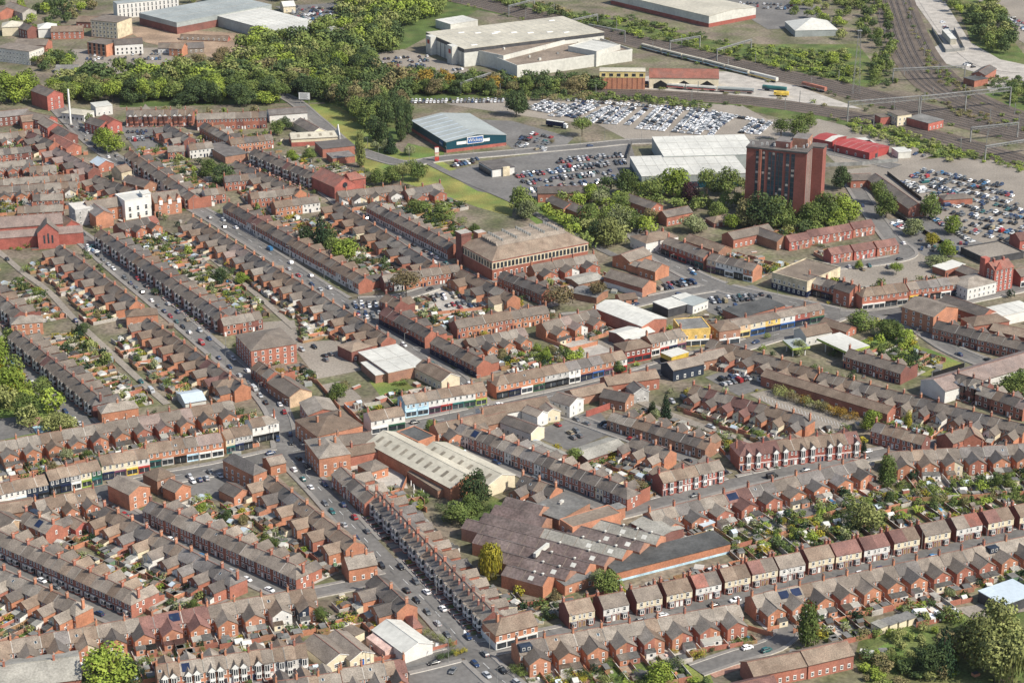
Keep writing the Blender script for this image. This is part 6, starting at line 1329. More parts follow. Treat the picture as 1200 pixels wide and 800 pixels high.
for nm, px, py in [('the white workshop',470,745),('the grey hall',45,790),('the yellow willow',575,672),('the factory gables',715,650),('the pale-roofed hall',505,550),('the corner shop by the junction',595,745),('the close at lower right',900,755),('the blue-roofed shed',1175,705),('the garage block',1042,738),
    ('the parking strip',945,480),('the four-flat block',1055,505),('the filling station',990,408),('the red corner pub',742,412),('the car yard',680,508),('the white detached house',663,470),('the banded terrace',930,535),('the playground',35,495),('the crossroads',340,525),('the white flat-roofed unit',458,428),('the tan-gabled house',340,455),
    ('the left parade',60,570),('the used-car lot',540,350),('the mill',610,310),('the chapel',392,212),('the school',160,250),('the church',35,275),('the white mast',83,140),('the billboard',357,115),('the teal store',545,165),('the restaurant',580,203),('the tower',925,250),('the white warehouse',800,205),('the green by the flats',660,262),
    ('the white hipped house',765,285),('the station car park',1130,240),('the modern brick pairs',980,290),('the gothic building',1170,330),('the central car lot',860,355),('the white warehouse roofs',740,375),('the cream depot',590,80),('the depot car park',490,75),('the top car park',380,22),('the white-roofed warehouse',330,45),('the cream works',125,40),('the white villa',150,60),
    ('the lattice pylon',1003,110),('the long gantry',1090,125),('the gravel yard',1125,60),('the red sheds',1005,175),('the car compound',740,140),('the train sheds',775,95),('the tall red house',57,115),('the tent-roofed hall',950,38),('the tan-roofed top warehouse',830,20),('the demolition ground',250,55),('the white gabled workshop',368,163),('the right-hand allotments',1120,585),('the white-walled hall',1150,440),('the caravan',918,605),('the bottom car yard',530,790),('the two cream halls',395,770)]:
    q = at(px, py); LAND[nm] = Vector((q.x, q.y, 0))
PEND = {}
def pend(base, o, pos):
    lm = min(LAND, key=lambda k: (LAND[k]-Vector((pos.x, pos.y, 0))).length); PEND.setdefault((base, lm), []).append(((LAND[lm]-Vector((pos.x, pos.y, 0))).length, o))
FARWOOD = MB()
NT = [0]
def tree(px, py, kind, leaf, h, w, pos=None, group=None, label=None):
    q = pos or at(px, py); q = Vector((q.x, q.y, 0)); v = NT[0] % 3; NT[0] += 1
    r = random.Random(NT[0])
    base = f"{LEAFW[leaf]} {KINDW[kind]}"
    if kind == 'bush':
        o = bpy.data.objects.new('bush', crown_mesh(kind, v, leaf)); COL.objects.link(o); o.location = q; o.scale = (w, w, h); o.rotation_euler.z = r.uniform(0, 6.28)
        o['category'] = 'bush'; o['group'] = 'large bushes'; ALL.append(o); pend(base, o, q) if not label else o.__setitem__('label', label); return
    t = Thing({'conifer':'conifer_tree','willow':'willow_tree','tall':'poplar_tree'}.get(kind, 'broadleaf_tree'), label or base, 'tree', q, r.uniform(0, 6.28), group or 'single trees')
    cb = {'conifer':.03,'tall':.04,'willow':.03,'round':.07,'wide':.06,'bare':.1}[kind]
    o = bpy.data.objects.new('trunk', trunk_mesh(v)); COL.objects.link(o); o.parent = t.o; o.scale = (h, h, h)
    o = bpy.data.objects.new('crown', crown_mesh(kind, v, leaf)); COL.objects.link(o); o.parent = t.o; o.location = (0, 0, h*cb); o.scale = (w, w, h*(1-cb))
    if not label: pend(base, t.o, q)
for a in [
 (130,803,'wide','leaf_bright',15,18),(152,800,'round','leaf_dark',9,8),(100,806,'bush','leaf_mid',4,6),(160,798,'bush','leaf_yellow',3,3),(575,676,'willow','leaf_yellow',14.5,10,None,None,'yellow weeping willow beside the factory wall'),(557,592,'round','leaf_dark',15.5,12.5),(538,612,'wide','leaf_mid',9,13),(552,603,'round','leaf_mid',9,10),(516,598,'bush','leaf_dark',4.5,5),(570,598,'bush','leaf_dark',4,5),
 (712,697,'round','leaf_mid',11,10),(700,690,'bare','leaf_pale',8,7),(780,492,'conifer','leaf_conifer',14.5,6.5,None,None,'tall dark conifer beside the small car yard'),(946,757,'tall','leaf_mid',17,10,None,None,'tall green tree beside the lower right close'),(1148,782,'round','leaf_willow',20,17),(1186,800,'willow','leaf_willow',19,16),(1172,755,'wide','leaf_willow',18,16),(1166,800,'bare','leaf_willow',17,14),(1130,770,'wide','leaf_brown',13,11),(1104,788,'conifer','leaf_conifer',19,12),(1090,790,'round','leaf_dark',12,10),
 (1060,782,'bush','leaf_mid',6,10),(1045,775,'bush','leaf_mid',5,8),(1078,776,'bush','leaf_dark',6,8),(1012,622,'wide','leaf_willow',14,14),(1038,571,'tall','leaf_mid',14,10),(1030,610,'bush','leaf_mid',5,8),(772,806,'round','leaf_bright',10,10),(755,812,'bush','leaf_mid',5,7),(690,812,'bush','leaf_yellow',4,7),
 (1020,505,'round','leaf_bright',10,9),(1064,504,'tall','leaf_yellow',9,4.2),(1012,530,'conifer','leaf_conifer',6,4),(1080,505,'bush','leaf_mid',4,7),(1055,520,'bush','leaf_bright',3,5),(1068,553,'bush','leaf_mid',4,6),
 (8,470,'wide','leaf_bright',18,18),(-8,440,'round','leaf_bright',20,18),(32,493,'round','leaf_mid',14,12),(75,504,'wide','leaf_willow',9,12),(50,470,'bare','leaf_mid',12,9),(20,455,'round','leaf_yellow',10,9),
 (395,470,'round','leaf_mid',9,9),(403,463,'bare','leaf_brown',7,7),(327,449,'round','leaf_orange',8,6),(476,348,'bare','leaf_brown',14,16,None,None,'thin-leaved spreading tree in front of white cottage by used-car lot'),
 (377,292,'conifer','leaf_conifer',22,13),(358,290,'round','leaf_dark',13,10),(385,292,'round','leaf_dark',12,10),(405,307,'round','leaf_bright',14,15),(392,298,'wide','leaf_mid',11,11),(420,310,'bush','leaf_mid',5,9),(440,312,'bush','leaf_dark',5,8),(655,362,'bare','leaf_brown',12,16),(700,352,'bare','leaf_brown',10,10),(660,352,'bush','leaf_dark',4,7),
 (735,228,'round','leaf_mid',16,15),(788,228,'wide','leaf_bright',18,20),(762,236,'bare','leaf_mid',15,14),(807,241,'round','leaf_purple',15,13,None,None,'dark purple copper beech left of the tower'),(828,232,'bare','leaf_mid',18,12),(852,228,'round','leaf_mid',17,15),(840,256,'round','leaf_mid',10,12),(812,272,'round','leaf_pale',10,15),(858,268,'round','leaf_bright',9,10),(895,268,'round','leaf_dark',22,22),(878,266,'wide','leaf_brown',18,16),(908,268,'wide','leaf_mid',20,18),(924,267,'conifer','leaf_mid',19,11),(946,266,'round','leaf_mid',15,13),(968,264,'round','leaf_mid',20,16),(956,266,'wide','leaf_mid',17,14),(990,258,'wide','leaf_bright',16,18),(978,268,'round','leaf_bright',13,12),(985,222,'round','leaf_dark',15,12),(1030,240,'round','leaf_mid',15,11),(1038,256,'round','leaf_mid',16,13),(1090,256,'round','leaf_mid',15,13),(1116,274,'round','leaf_bright',11,11),
 (612,249,'round','leaf_mid',16,16),(618,256,'round','leaf_pale',11,13),(692,236,'round','leaf_bright',11,10),(703,240,'round','leaf_pale',10,11),(728,246,'round','leaf_mid',11,12),(690,268,'round','leaf_mid',15,14),(712,288,'wide','leaf_willow',17,16),(725,272,'round','leaf_pale',17,14),(742,270,'round','leaf_mid',12,12),(700,284,'round','leaf_dark',13,12),(762,262,'bare','leaf_brown',9,9),(1070,276,'round','leaf_pale',10,12),(1092,288,'round','leaf_yellow',8,8),(1110,300,'round','leaf_bright',9,11),(1097,312,'wide','leaf_pale',7,13),(1050,322,'bare','leaf_bright',7,8),(1006,315,'round','leaf_bright',5,5),
 (1010,386,'wide','leaf_mid',10,14),(1022,394,'bush','leaf_pale',5,9),(1042,396,'wide','leaf_mid',11,13),(1062,404,'round','leaf_bright',8,9),(1070,424,'conifer','leaf_conifer',8,8),(1060,430,'round','leaf_dark',7,9),(1045,424,'bush','leaf_dark',5,9),(1078,432,'bush','leaf_yellow',3,6),(1188,462,'wide','leaf_mid',12,13),(1197,455,'round','leaf_mid',10,10),
 (725,438,'round','leaf_mid',7,6),(735,452,'bush','leaf_bright',4,6),(745,458,'bush','leaf_mid',4,6),(633,487,'bush','leaf_mid',5,7),(640,425,'round','leaf_bright',8,6),(655,420,'bush','leaf_dark',5,8),(620,425,'bush','leaf_mid',4,7),(505,508,'round','leaf_mid',7,6),(672,540,'round','leaf_mid',6,8),(760,575,'bush','leaf_mid',4,7),(745,578,'bare','leaf_brown',6,9),(700,582,'round','leaf_bright',6,5),(648,372,'bush','leaf_dark',4,8),(936,416,'round','leaf_pale',8,8),(930,455,'bush','leaf_bright',5,7),(898,398,'bush','leaf_bright',4,5),
 (130,178,'round','leaf_bright',14,18),(120,170,'round','leaf_bright',12,13),(262,216,'round','leaf_dark',13,14),(245,208,'round','leaf_mid',12,12),(131,226,'conifer','leaf_conifer',14,7),(105,148,'round','leaf_mid',9,6),(325,158,'round','leaf_mid',10,11),(335,152,'round','leaf_dark',9,9),(343,190,'round','leaf_bright',8,9),(362,188,'round','leaf_mid',8,10),(490,250,'wide','leaf_mid',9,16),(520,258,'wide','leaf_mid',9,15),(540,262,'bush','leaf_mid',5,8),(557,278,'round','leaf_mid',8,8),(510,262,'bush','leaf_dark',5,10),(92,396,'conifer','leaf_conifer',9,6),(97,392,'round','leaf_dark',6,7),(258,330,'round','leaf_dark',8,9),(283,332,'round','leaf_bright',6,8),(268,322,'bush','leaf_dark',5,8),(185,345,'bush','leaf_dark',4,7),(140,302,'bush','leaf_dark',4,9),(32,318,'bush','leaf_mid',4,8),(45,345,'bush','leaf_mid',4,9),(50,310,'bush','leaf_dark',4,8),
 (423,196,'tall','leaf_willow',22,8,None,None,'tall pale poplar at foot of the grass bank'),(470,166,'tall','leaf_dark',24,9),(478,158,'tall','leaf_dark',22,8),(450,168,'conifer','leaf_dark',18,12),(458,180,'conifer','leaf_conifer',15,10),(440,165,'round','leaf_dark',17,15),(432,150,'round','leaf_mid',16,14),(480,182,'round','leaf_pale',7,8),(453,176,'round','leaf_pale',7,8),(440,176,'round','leaf_pale',6,7),(440,218,'round','leaf_mid',11,11),(458,216,'round','leaf_mid',12,12),(472,214,'bare','leaf_willow',12,12),(490,212,'round','leaf_mid',12,12),(483,206,'bare','leaf_mid',10,10),(632,108,'conifer','leaf_dark',15,10),(605,136,'round','leaf_dark',18,15),(612,128,'conifer','leaf_dark',16,11),(682,160,'bare','leaf_mid',13,14),(645,168,'bush','leaf_brown',4,6),(935,160,'round','leaf_mid',15,13),(915,165,'bare','leaf_mid',15,12),(905,172,'bush','leaf_mid',6,7),(948,150,'round','leaf_mid',11,10),
 (10,118,'wide','leaf_bright',22,24),(25,120,'wide','leaf_bright',20,20),(-8,124,'round','leaf_mid',20,20),(35,110,'round','leaf_bright',18,16),(70,72,'round','leaf_mid',9,10),(75,76,'round','leaf_dark',8,8),(232,80,'wide','leaf_brown',11,16),(255,78,'wide','leaf_brown',11,15),(218,82,'round','leaf_pale',10,11),(262,72,'bare','leaf_brown',11,11)]:
    tree(*a)
for k in range(14): tree(908+k*6.8, 462+k*2.3, 'bush', R.choice(['leaf_brown','leaf_brown','leaf_willow','leaf_orange']), 5.5, 7.5)
for k in range(9): tree(958+k*5.2, 288.5+k*2.2, 'bush', 'leaf_dark', 2.6, 4.5) if k < 6 else tree(890+k*4, 300+k*1.4, 'bush', 'leaf_yellow', 2.4, 4)
for k in range(8): tree(514+k*4, 772-k*1.0, 'bush', 'leaf_dark' if k < 5 else 'leaf_yellow', 2.6, 3.4)
for k in range(7): tree(500+k*5, 745+k*2.4, 'bush', 'leaf_willow', 4, 3)
for k in range(10): tree(1035+k*9.5, 566+k*3+R.uniform(-3,3), 'bush', R.choice(['leaf_mid','leaf_dark','leaf_mid','leaf_bright']), R.uniform(2.5,4.5), R.uniform(4,7))
for k in range(16): tree(R.uniform(850,1010), R.uniform(600,655)*1.0 if False else 655-(k*3.1)+R.uniform(-8,8)-0, 'bush', R.choice(['leaf_mid','leaf_dark','leaf_bright','leaf_mid','leaf_yellow']), R.uniform(2.2,4.5), R.uniform(3,6)) if False else tree(862+k*9.6, 640-k*3.0+R.uniform(-9,9), 'bush', R.choice(['leaf_mid','leaf_dark','leaf_bright','leaf_mid','leaf_yellow']), R.uniform(2.2,4.5), R.uniform(3,6))
def scatter(poly, n, seed, mind=7.):
    r = random.Random(seed); xs = [p[0] for p in poly]; ys = [p[1] for p in poly]; W = [at(*p) for p in poly]; out = []
    P2 = [(v.x, v.y) for v in W]; x0, x1 = min(p[0] for p in P2), max(p[0] for p in P2); y0, y1 = min(p[1] for p in P2), max(p[1] for p in P2)
    tries = 0
    while len(out) < n and tries < n*60:
        tries += 1; x, y = r.uniform(x0, x1), r.uniform(y0, y1)
        if inpoly(x, y, P2) and all((x-o.x)**2+(y-o.y)**2 > mind**2 for o in out) and not in_foot(x, y, 2) and not on_road(Vector((x, y, 0)), 1): out.append(Vector((x, y, 0)))
    return out
def wood(poly, n, seed, leaves, hs, ws, single=0, mind=7., lod=560, kinds=('round','wide','round','bare')):
    r = random.Random(seed); pts = sorted(scatter(poly, n, seed, mind), key=lambda p: p.y)
    for i, p in enumerate(pts):
        k, lf, h, w = r.choice(kinds), r.choice(leaves), r.uniform(*hs), r.uniform(*ws)
        if i < single: tree(0, 0, k, lf, h, w, p, 'trees of the woodland belt')
        else:
            key = ('lod', k, r.randint(0, 2), lod)
            if key not in CR: CR[key] = crown(k, hash_(k)+key[2], lod, 1.75 if lod > 200 else 2.6)
            b = CR[key]; o = len(FARWOOD.v); T = xf(p.x, p.y, h*.04, r.uniform(0, 6.28)) @ Matrix.Diagonal((w, w, h*.9, 1))
            FARWOOD.v += [tuple(T@Vector(q)) for q in b.v]; FARWOOD.f += [tuple(j+o for j in f) for f in b.f]; FARWOOD.m += [lf]*len(b.f)
def wood_one(p, lf, h, w_):
    if in_foot(p.x, p.y, 2) or on_road(p, 2): return
    key = ('lodw',)
    if key not in CR: CR[key] = crown('bush', 5, 110, 2.4)
    b = CR[key]; o = len(FARWOOD.v); T = xf(p.x, p.y, 0, p.x) @ Matrix.Diagonal((w_, w_, h, 1))
    FARWOOD.v += [tuple(T@Vector(q)) for q in b.v]; FARWOOD.f += [tuple(j+o for j in f) for f in b.f]; FARWOOD.m += [lf]*len(b.f)
mixw = ['leaf_mid','leaf_dark','leaf_dark','leaf_mid','leaf_willow','leaf_brown','leaf_mid','leaf_dark','leaf_bright']
wood([(60,122),(70,92),(150,90),(260,84),(340,76),(395,95),(400,120),(380,122),(300,124),(140,122)], 150, 1, mixw, (9,18), (11,19), 62, 6)
wood([(272,80),(300,50),(340,52),(380,36),(420,22),(450,28),(470,60),(430,70),(440,95),(400,110),(350,80)], 120, 2, ['leaf_mid','leaf_bright','leaf_willow','leaf_mid','leaf_dark','leaf_dark','leaf_mid'], (12,21), (11,19), 26, 6)
wood([(385,118),(440,95),(470,98),(478,140),(465,150),(430,150)], 40, 3, ['leaf_dark','leaf_mid','leaf_brown','leaf_dark'], (13,19), (11,15), 16)
wood([(395,12),(440,-5),(520,-15),(515,18),(480,32),(440,26)], 70, 4, ['leaf_willow','leaf_mid','leaf_bright'], (14,20), (13,18), 0)
wood([(440,88),(560,98),(700,100),(705,108),(560,112),(480,112)], 90, 5, ['leaf_dark','leaf_mid','leaf_brown','leaf_dark','leaf_orange'], (8,13), (9,13), 14, 5)
wood([(60,14),(90,4),(112,10),(100,22),(70,20)], 10, 6, mixw, (9,13), (9,12)); wood([(205,2),(260,-6),(330,-10),(400,-5),(320,6),(240,6)], 24, 16, mixw, (9,13), (9,12))
wood([(1002,0),(1036,0),(1048,60),(1042,102),(1020,96),(1030,60),(1008,40)], 40, 7, ['leaf_mid','leaf_dark','leaf_mid'], (7,11), (7,10), 0, 5)
wood([(1135,10),(1160,0),(1185,40),(1190,62),(1165,64),(1140,48)], 34, 8, ['leaf_mid','leaf_dark','leaf_willow'], (10,16), (10,14), 0, 6)
wood([(1100,0),(1125,0),(1140,20),(1120,18)], 8, 9, ['leaf_mid','leaf_bright'], (8,12), (8,11)); wood([(1170,100),(1210,92),(1210,130),(1175,118)], 16, 10, ['leaf_mid','leaf_dark'], (4,7), (6,9))
wood([(910,12),(985,-8),(1000,10),(985,50),(1005,95),(990,100),(960,60),(975,30)], 34, 11, ['leaf_mid','leaf_bright','leaf_willow'], (6,10), (7,10), 0, 6)
scrub = ('bush','bush','wide')
wood([(690,18),(740,22),(860,54),(940,60),(990,70),(1000,100),(930,86),(860,70),(780,50),(690,36)], 130, 12, ['leaf_mid','leaf_dark','leaf_mid','leaf_bright'], (3,6.5), (6,11), 0, 5, 130, scrub)
wood([(500,-14),(620,4),(700,24),(690,34),(600,8)], 50, 13, ['leaf_mid','leaf_dark','leaf_brown'], (4,8), (6,11), 0, 5, 130, scrub)
wood([(1005,142),(1060,154),(1130,184),(1115,190),(1050,172),(990,150)], 60, 14, ['leaf_bright','leaf_mid','leaf_willow'], (2.5,5), (5,9), 0, 4, 130, scrub)
wood([(690,110),(780,116),(840,126),(830,130),(760,122),(690,118)], 40, 15, ['leaf_mid','leaf_mid','leaf_dark'], (3,5), (5,8), 0, 4, 130, scrub)
wood([(1080,60),(1095,70),(1140,112),(1120,112),(1085,85)], 30, 17, ['leaf_mid','leaf_brown'], (2,4), (4,7), 0, 4, 130, scrub)
wood([(860,52),(1005,70),(1010,100),(930,84)], 30, 41, ['leaf_bright','leaf_mid','leaf_willow'], (2.5,5), (6,10), 0, 5, 130, scrub)
wood([(1100,118),(1215,146),(1215,160),(1120,136)], 26, 42, ['leaf_mid','leaf_dark','leaf_brown'], (1.5,3), (4,7), 0, 5, 130, scrub)
wood([(1040,60),(1050,100),(1030,108),(1018,100)], 16, 43, ['leaf_mid','leaf_dark'], (3,6), (5,8), 0, 4, 130, scrub)
wood([(560,112),(700,112),(690,120),(600,118)], 30, 44, ['leaf_dark','leaf_mid','leaf_brown'], (4,8), (6,9), 0, 5, 300, scrub)
wood([(1110,170),(1200,195),(1200,204),(1120,182)], 26, 45, ['leaf_bright','leaf_mid'], (1.5,3.5), (4,7), 0, 4, 130, scrub)
wood([(-10,8),(60,10),(100,18),(60,40),(-10,40)], 14, 46, mixw, (7,12), (8,11), 0, 7); wood([(20,66),(90,70),(95,84),(30,84)], 12, 47, mixw, (7,11), (8,11), 0, 6)
wood([(1150,88),(1210,98),(1210,112),(1160,104)], 26, 18, ['leaf_mid','leaf_dark'], (2,4), (5,8), 0, 4, 130, scrub)
wood([(1012,742),(1060,730),(1125,728),(1120,800),(1012,806)], 46, 31, ['leaf_mid','leaf_dark','leaf_bright','leaf_willow','leaf_brown'], (2.5,6), (3.5,7), 0, 3.2, 420, ('bush','bush','round'))
wood([(860,650),(900,612),(1010,585),(1210,556),(1210,590),(1040,612),(940,640)], 70, 32, ['leaf_mid','leaf_dark','leaf_bright','leaf_mid','leaf_brown'], (2.5,6), (3,7), 0, 4, 420, ('bush','bush','round'))
wood([(690,790),(760,770),(836,786),(840,808),(700,810)], 14, 33, ['leaf_mid','leaf_dark','leaf_bright'], (2,4), (3,6), 0, 4, 420, ('bush',))
wood([(430,590),(500,575),(545,615),(600,690),(600,700),(560,660),(500,610)], 18, 34, ['leaf_mid','leaf_dark'], (2,4), (3,5), 0, 3, 420, ('bush',))
wood([(870,225),(960,240),(1000,250),(1000,275),(930,275),(870,262)], 34, 35, ['leaf_mid','leaf_dark','leaf_willow','leaf_bright'], (5,11), (7,11), 0, 5, 420)
wood([(630,245),(720,235),(770,250),(760,285),(700,300),(660,285)], 26, 36, ['leaf_mid','leaf_bright','leaf_willow'], (6,12), (8,13), 0, 7, 420)
wood([(690,215),(760,218),(870,222),(868,245),(780,250),(700,240)], 22, 48, ['leaf_mid','leaf_bright','leaf_dark'], (6,13), (8,13), 0, 7, 420)
wood([(1000,395),(1050,392),(1085,415),(1070,436),(1030,428)], 20, 37, ['leaf_mid','leaf_dark','leaf_bright','leaf_yellow'], (3,7), (5,9), 0, 4, 420, ('bush','round'))
wood([(600,415),(650,408),(690,420),(650,432)], 14, 38, ['leaf_mid','leaf_brown','leaf_bright'], (3,6), (4,7), 0, 3.5, 420, ('bush','round'))
wood([(-30,390),(15,400),(95,495),(60,512),(-30,500)], 26, 39, ['leaf_mid','leaf_bright','leaf_willow','leaf_yellow'], (6,13), (8,13), 0, 6, 420)
GTREE.sort(key=lambda g: camd(g[0]))
for n_, (p, lf, h, w_, k) in enumerate(GTREE):
    if n_ < 34: tree(0, 0, k, lf, h, w_, p, 'small garden trees')
    else:
        key = ('lod', k, 0)
        if key not in CR: CR[key] = crown(k, hash_(k), 300, 2.3)
        b = CR[key]; o = len(FARWOOD.v); T = xf(p.x, p.y, .3, n_) @ Matrix.Diagonal((w_, w_, h, 1))
        FARWOOD.v += [tuple(T@Vector(q)) for q in b.v]; FARWOOD.f += [tuple(j+o for j in f) for f in b.f]; FARWOOD.m += [lf]*len(b.f)
for P, s_, o0 in ((TM, 1, 17), (TM, -1, 17), (TS, 1, 14), (TS, -1, 14), (TC, 1, 14), (TC, -1, 15)):
    r = random.Random(int(o0+s_*3))
    for q in offs(P, s_*o0):
        if r.random() < .5: wood_one(q+Vector((r.uniform(-3,3), r.uniform(-3,3), 0)), r.choice(['leaf_mid','leaf_dark','leaf_brown','leaf_willow']), r.uniform(1.2, 3.4), r.uniform(3, 7))
solo('woodland', FARWOOD, 'far woodland and trackside scrub as one leafy mass along the railway', 'woodland', kind='stuff')
NAMES['loose'] = 'open ground between the yards'
BUSH.sort(key=lambda s: camd(s[2])); FB = MB()
bc_ = {}
for n_, (d, vis, q, s_, u) in enumerate(BUSH):
    lf = ['leaf_mid','leaf_dark','leaf_bright','leaf_mid','leaf_yellow','leaf_dark','leaf_mid','leaf_willow','leaf_pale','leaf_conifer'][int(u*10)]; hgt = s_*(.8+u)
    if n_ < 170:
        o = bpy.data.objects.new('garden_bush', crown_mesh('bush', n_ % 3, lf)); COL.objects.link(o); o.location = (q.x, q.y, 0); w_ = s_*2.4; o.scale = (w_, w_, hgt*1.2); o.rotation_euler.z = u*40
        nm = 'white-fronted row of semis' if d.get('semi') is not None else 'modern pairs below brick tower' if d.get('new') is not None else NAMES[d['key']]
        bs = f"{LEAFW[lf]} garden bush beside {nm}"; o['category'] = 'bush'; o['label'] = bs; o['group'] = 'bushes in the gardens'; ALL.append(o); bc_.setdefault(bs, []).append(o)
    else:
        key = ('lodb', n_ % 3)
        if key not in CR: CR[key] = crown('bush', 99+n_, 120, 2.2)
        b = CR[key]; o = len(FB.v); T = xf(q.x, q.y, 0, u*40) @ Matrix.Diagonal((s_*2.5, s_*2.5, hgt*1.3, 1))
        FB.v += [tuple(T@Vector(z)) for z in b.v]; FB.f += [tuple(j+o for j in f) for f in b.f]; FB.m += [lf]*len(b.f)
for bs, L in bc_.items():
    if len(L) > 1:
        for i_, o_ in enumerate(sorted(L, key=lambda o: o.location.x/o.location.y)): o_['label'] = f"{bs}, {ordw(i_+1)} from left"
for i_, (q, w_, h_, lf) in enumerate(HEDGE):
    key = ('lodh',)
    if key not in CR: CR[key] = crown('bush', 77, 60, 2.6)
    b = CR[key]; o = len(FB.v); T = xf(q.x, q.y, 0, i_) @ Matrix.Diagonal((w_*2.2, w_*2.2, h_*1.1, 1))
    FB.v += [tuple(T@Vector(z)) for z in b.v]; FB.f += [tuple(j+o for j in f) for f in b.f]; FB.m += [lf]*len(b.f)
solo('garden_shrubs', FB, 'hedges and leafy shrubs in the back yards and gaps between terraces', 'shrubs', kind='stuff')
# ------------------------------------------------------------------ cars
def car_parts(kind):
    """body / glass / wheel meshes; x is forward, 4.2 m long"""
    B = MB(); G = MB()
    if kind == 'van':
        B.prx([(-.9,.3),(.9,.3),(.9,1.9),(.78,2.1),(-.78,2.1),(-.9,1.9)], -2.5, 1.1, 'P'); B.add([(1.1,-.9,.3),(2.4,-.86,.3),(2.4,-.86,.95),(1.85,-.84,1.15),(1.1,-.78,2.05),(1.1,.9,.3),(2.4,.86,.3),(2.4,.86,.95),(1.85,.84,1.15),(1.1,.78,2.05)], [(0,1,2,3,4),(5,9,8,7,6),(1,6,7,2),(2,7,8,3),(3,8,9,4)], 'P')
        G.add([(1.84,-.72,1.2),(1.84,.72,1.2),(1.2,.68,1.97),(1.2,-.68,1.97)], [(0,1,2,3)], 'glass'); G.add([(1.66,-.87,1.2),(.9,-.91,1.2),(.9,-.84,1.85),(1.2,-.82,1.85)], [(0,1,2,3)], 'glass'); G.add([(1.66,.87,1.2),(.9,.91,1.2),(.9,.84,1.85),(1.2,.82,1.85)], [(0,1,2,3)], 'glass')
        for v_ in (G,): v_.v = [(x+.03 if abs(y) < .8 else x, y*1.01, z) for x, y, z in v_.v]
        return B, G, (1.6, -1.6)
    tall = .14 if kind == 'suv' else 0
    L = [(-2.1,.72,.35,.78),(-2.02,.84,.28,.93),(-1.2,.88,.25,.95),(0,.89,.25,.93),(1.0,.88,.25,.91),(1.75,.83,.28,.80),(2.1,.68,.33,.62)]
    vs = []; fs = []
    for x, hw, z0, z1 in L: vs += [(x,-hw,z0),(x,-hw,z1-.12+tall),(x,-hw+.1,z1+tall),(x,hw-.1,z1+tall),(x,hw,z1-.12+tall),(x,hw,z0)]
    for i in range(len(L)-1): fs += [(i*6+j, (i+1)*6+j, (i+1)*6+(j+1)%6, i*6+(j+1)%6) for j in range(6)]
    fs += [tuple(range(6))[::-1], tuple(range((len(L)-1)*6, len(L)*6))]
    B.add(vs, fs, 'P')
    e = -1.95 if kind != 'saloon' else -1.55; t0 = -1.6 if kind != 'saloon' else -1.0
    zt = 1.40+tall*1.6; zb = .90+tall
    G.fr((e,1.05,-.79,.79), (t0,.32,-.64,.64), zb, zt-.06, 'glass')
    B.fr((t0-.05,.38,-.66,.66), (t0+.1,.2,-.58,.58), zt-.06, zt+.02, 'P')
    for x0_, x1_ in ((-.42,-.30),(-1.25,-1.14)): 
        for s_ in (-1, 1): B.add([(x0_,s_*.80,zb),(x1_,s_*.80,zb),(x1_,s_*.655,zt-.05),(x0_,s_*.655,zt-.05)], [(0,1,2,3)], 'P')
    for s_ in (-.55, .55): G.box(2.0, 2.1, s_-.16, s_+.16, .55, .68, 'paint_white'); G.box(-2.12, -2.05, s_-.14, s_+.14, .62, .8, 'red_paint')
    return B, G, (1.3, -1.25)
CP = {k: car_parts(k) for k in ('hatch','saloon','suv','van')}
def recol(mb, m): b = MB(); b.v = mb.v; b.f = mb.f; b.m = [m if k == 'P' else k for k in mb.m]; return b
def wheel_mb(): b = MB(); b.cyl((0,-.1,0), (0,.1,0), .32, .32, 'rubber', 12); b.cyl((0,-.11,0), (0,.11,0), .19, .19, 'metal_steel', 8); return b
CARS = []         # (pos, rot, kind, colour, place, order key)
COLS = [('white',.14),('silver',.13),('grey',.22),('black',.25),('blue',.11),('lightblue',.03),('red',.06),('teal',.03),('gold',.02)]
KINDS_ = [('hatch',.48),('saloon',.2),('suv',.26),('van',.06)]
def pick(r, t): return r.choices([a for a, _ in t], [b for _, b in t])[0]
KERB = {'centre':(.40,.62,'the left kerb','the right kerb'),'upper':(.45,.6,'the left kerb','the right kerb'),'shop':(.12,.2,'the left kerb','the right kerb'),'play':(.1,.4,'the left kerb','the right kerb'),'s1':(.25,.5,'the left kerb','the right kerb'),'s2':(.35,.6,'the left kerb','the right kerb'),'south':(.25,.2,'the near kerb','the far kerb'),
 'close':(.12,.12,'the left side','the right side'),'mid':(.2,.25,'the near kerb','the far kerb'),'fac':(.2,.3,'the left kerb','the right kerb'),'yardst':(.15,.35,'the left kerb','the right kerb'),'right':(.1,.35,'the left kerb','the right kerb'),'main':(.04,.06,'the near lane','the far lane'),'ring':(.06,.06,'the left lane','the right lane'),'east':(.06,.08,'the near kerb','the far kerb'),
 'f2':(.35,.3,'the left kerb','the right kerb'),'m2':(.2,.2,'the near kerb','the far kerb'),'m3':(.3,.2,'the left kerb','the right kerb'),'retail':(.03,.03,'the near lane','the far lane'),'tower':(.06,.06,'the left side','the right side'),'l2':(.04,.04,'the left side','the right side'),'cross':(.06,.06,'the near kerb','the far kerb'),'lane':(.1,.1,'the left side','the right side')}
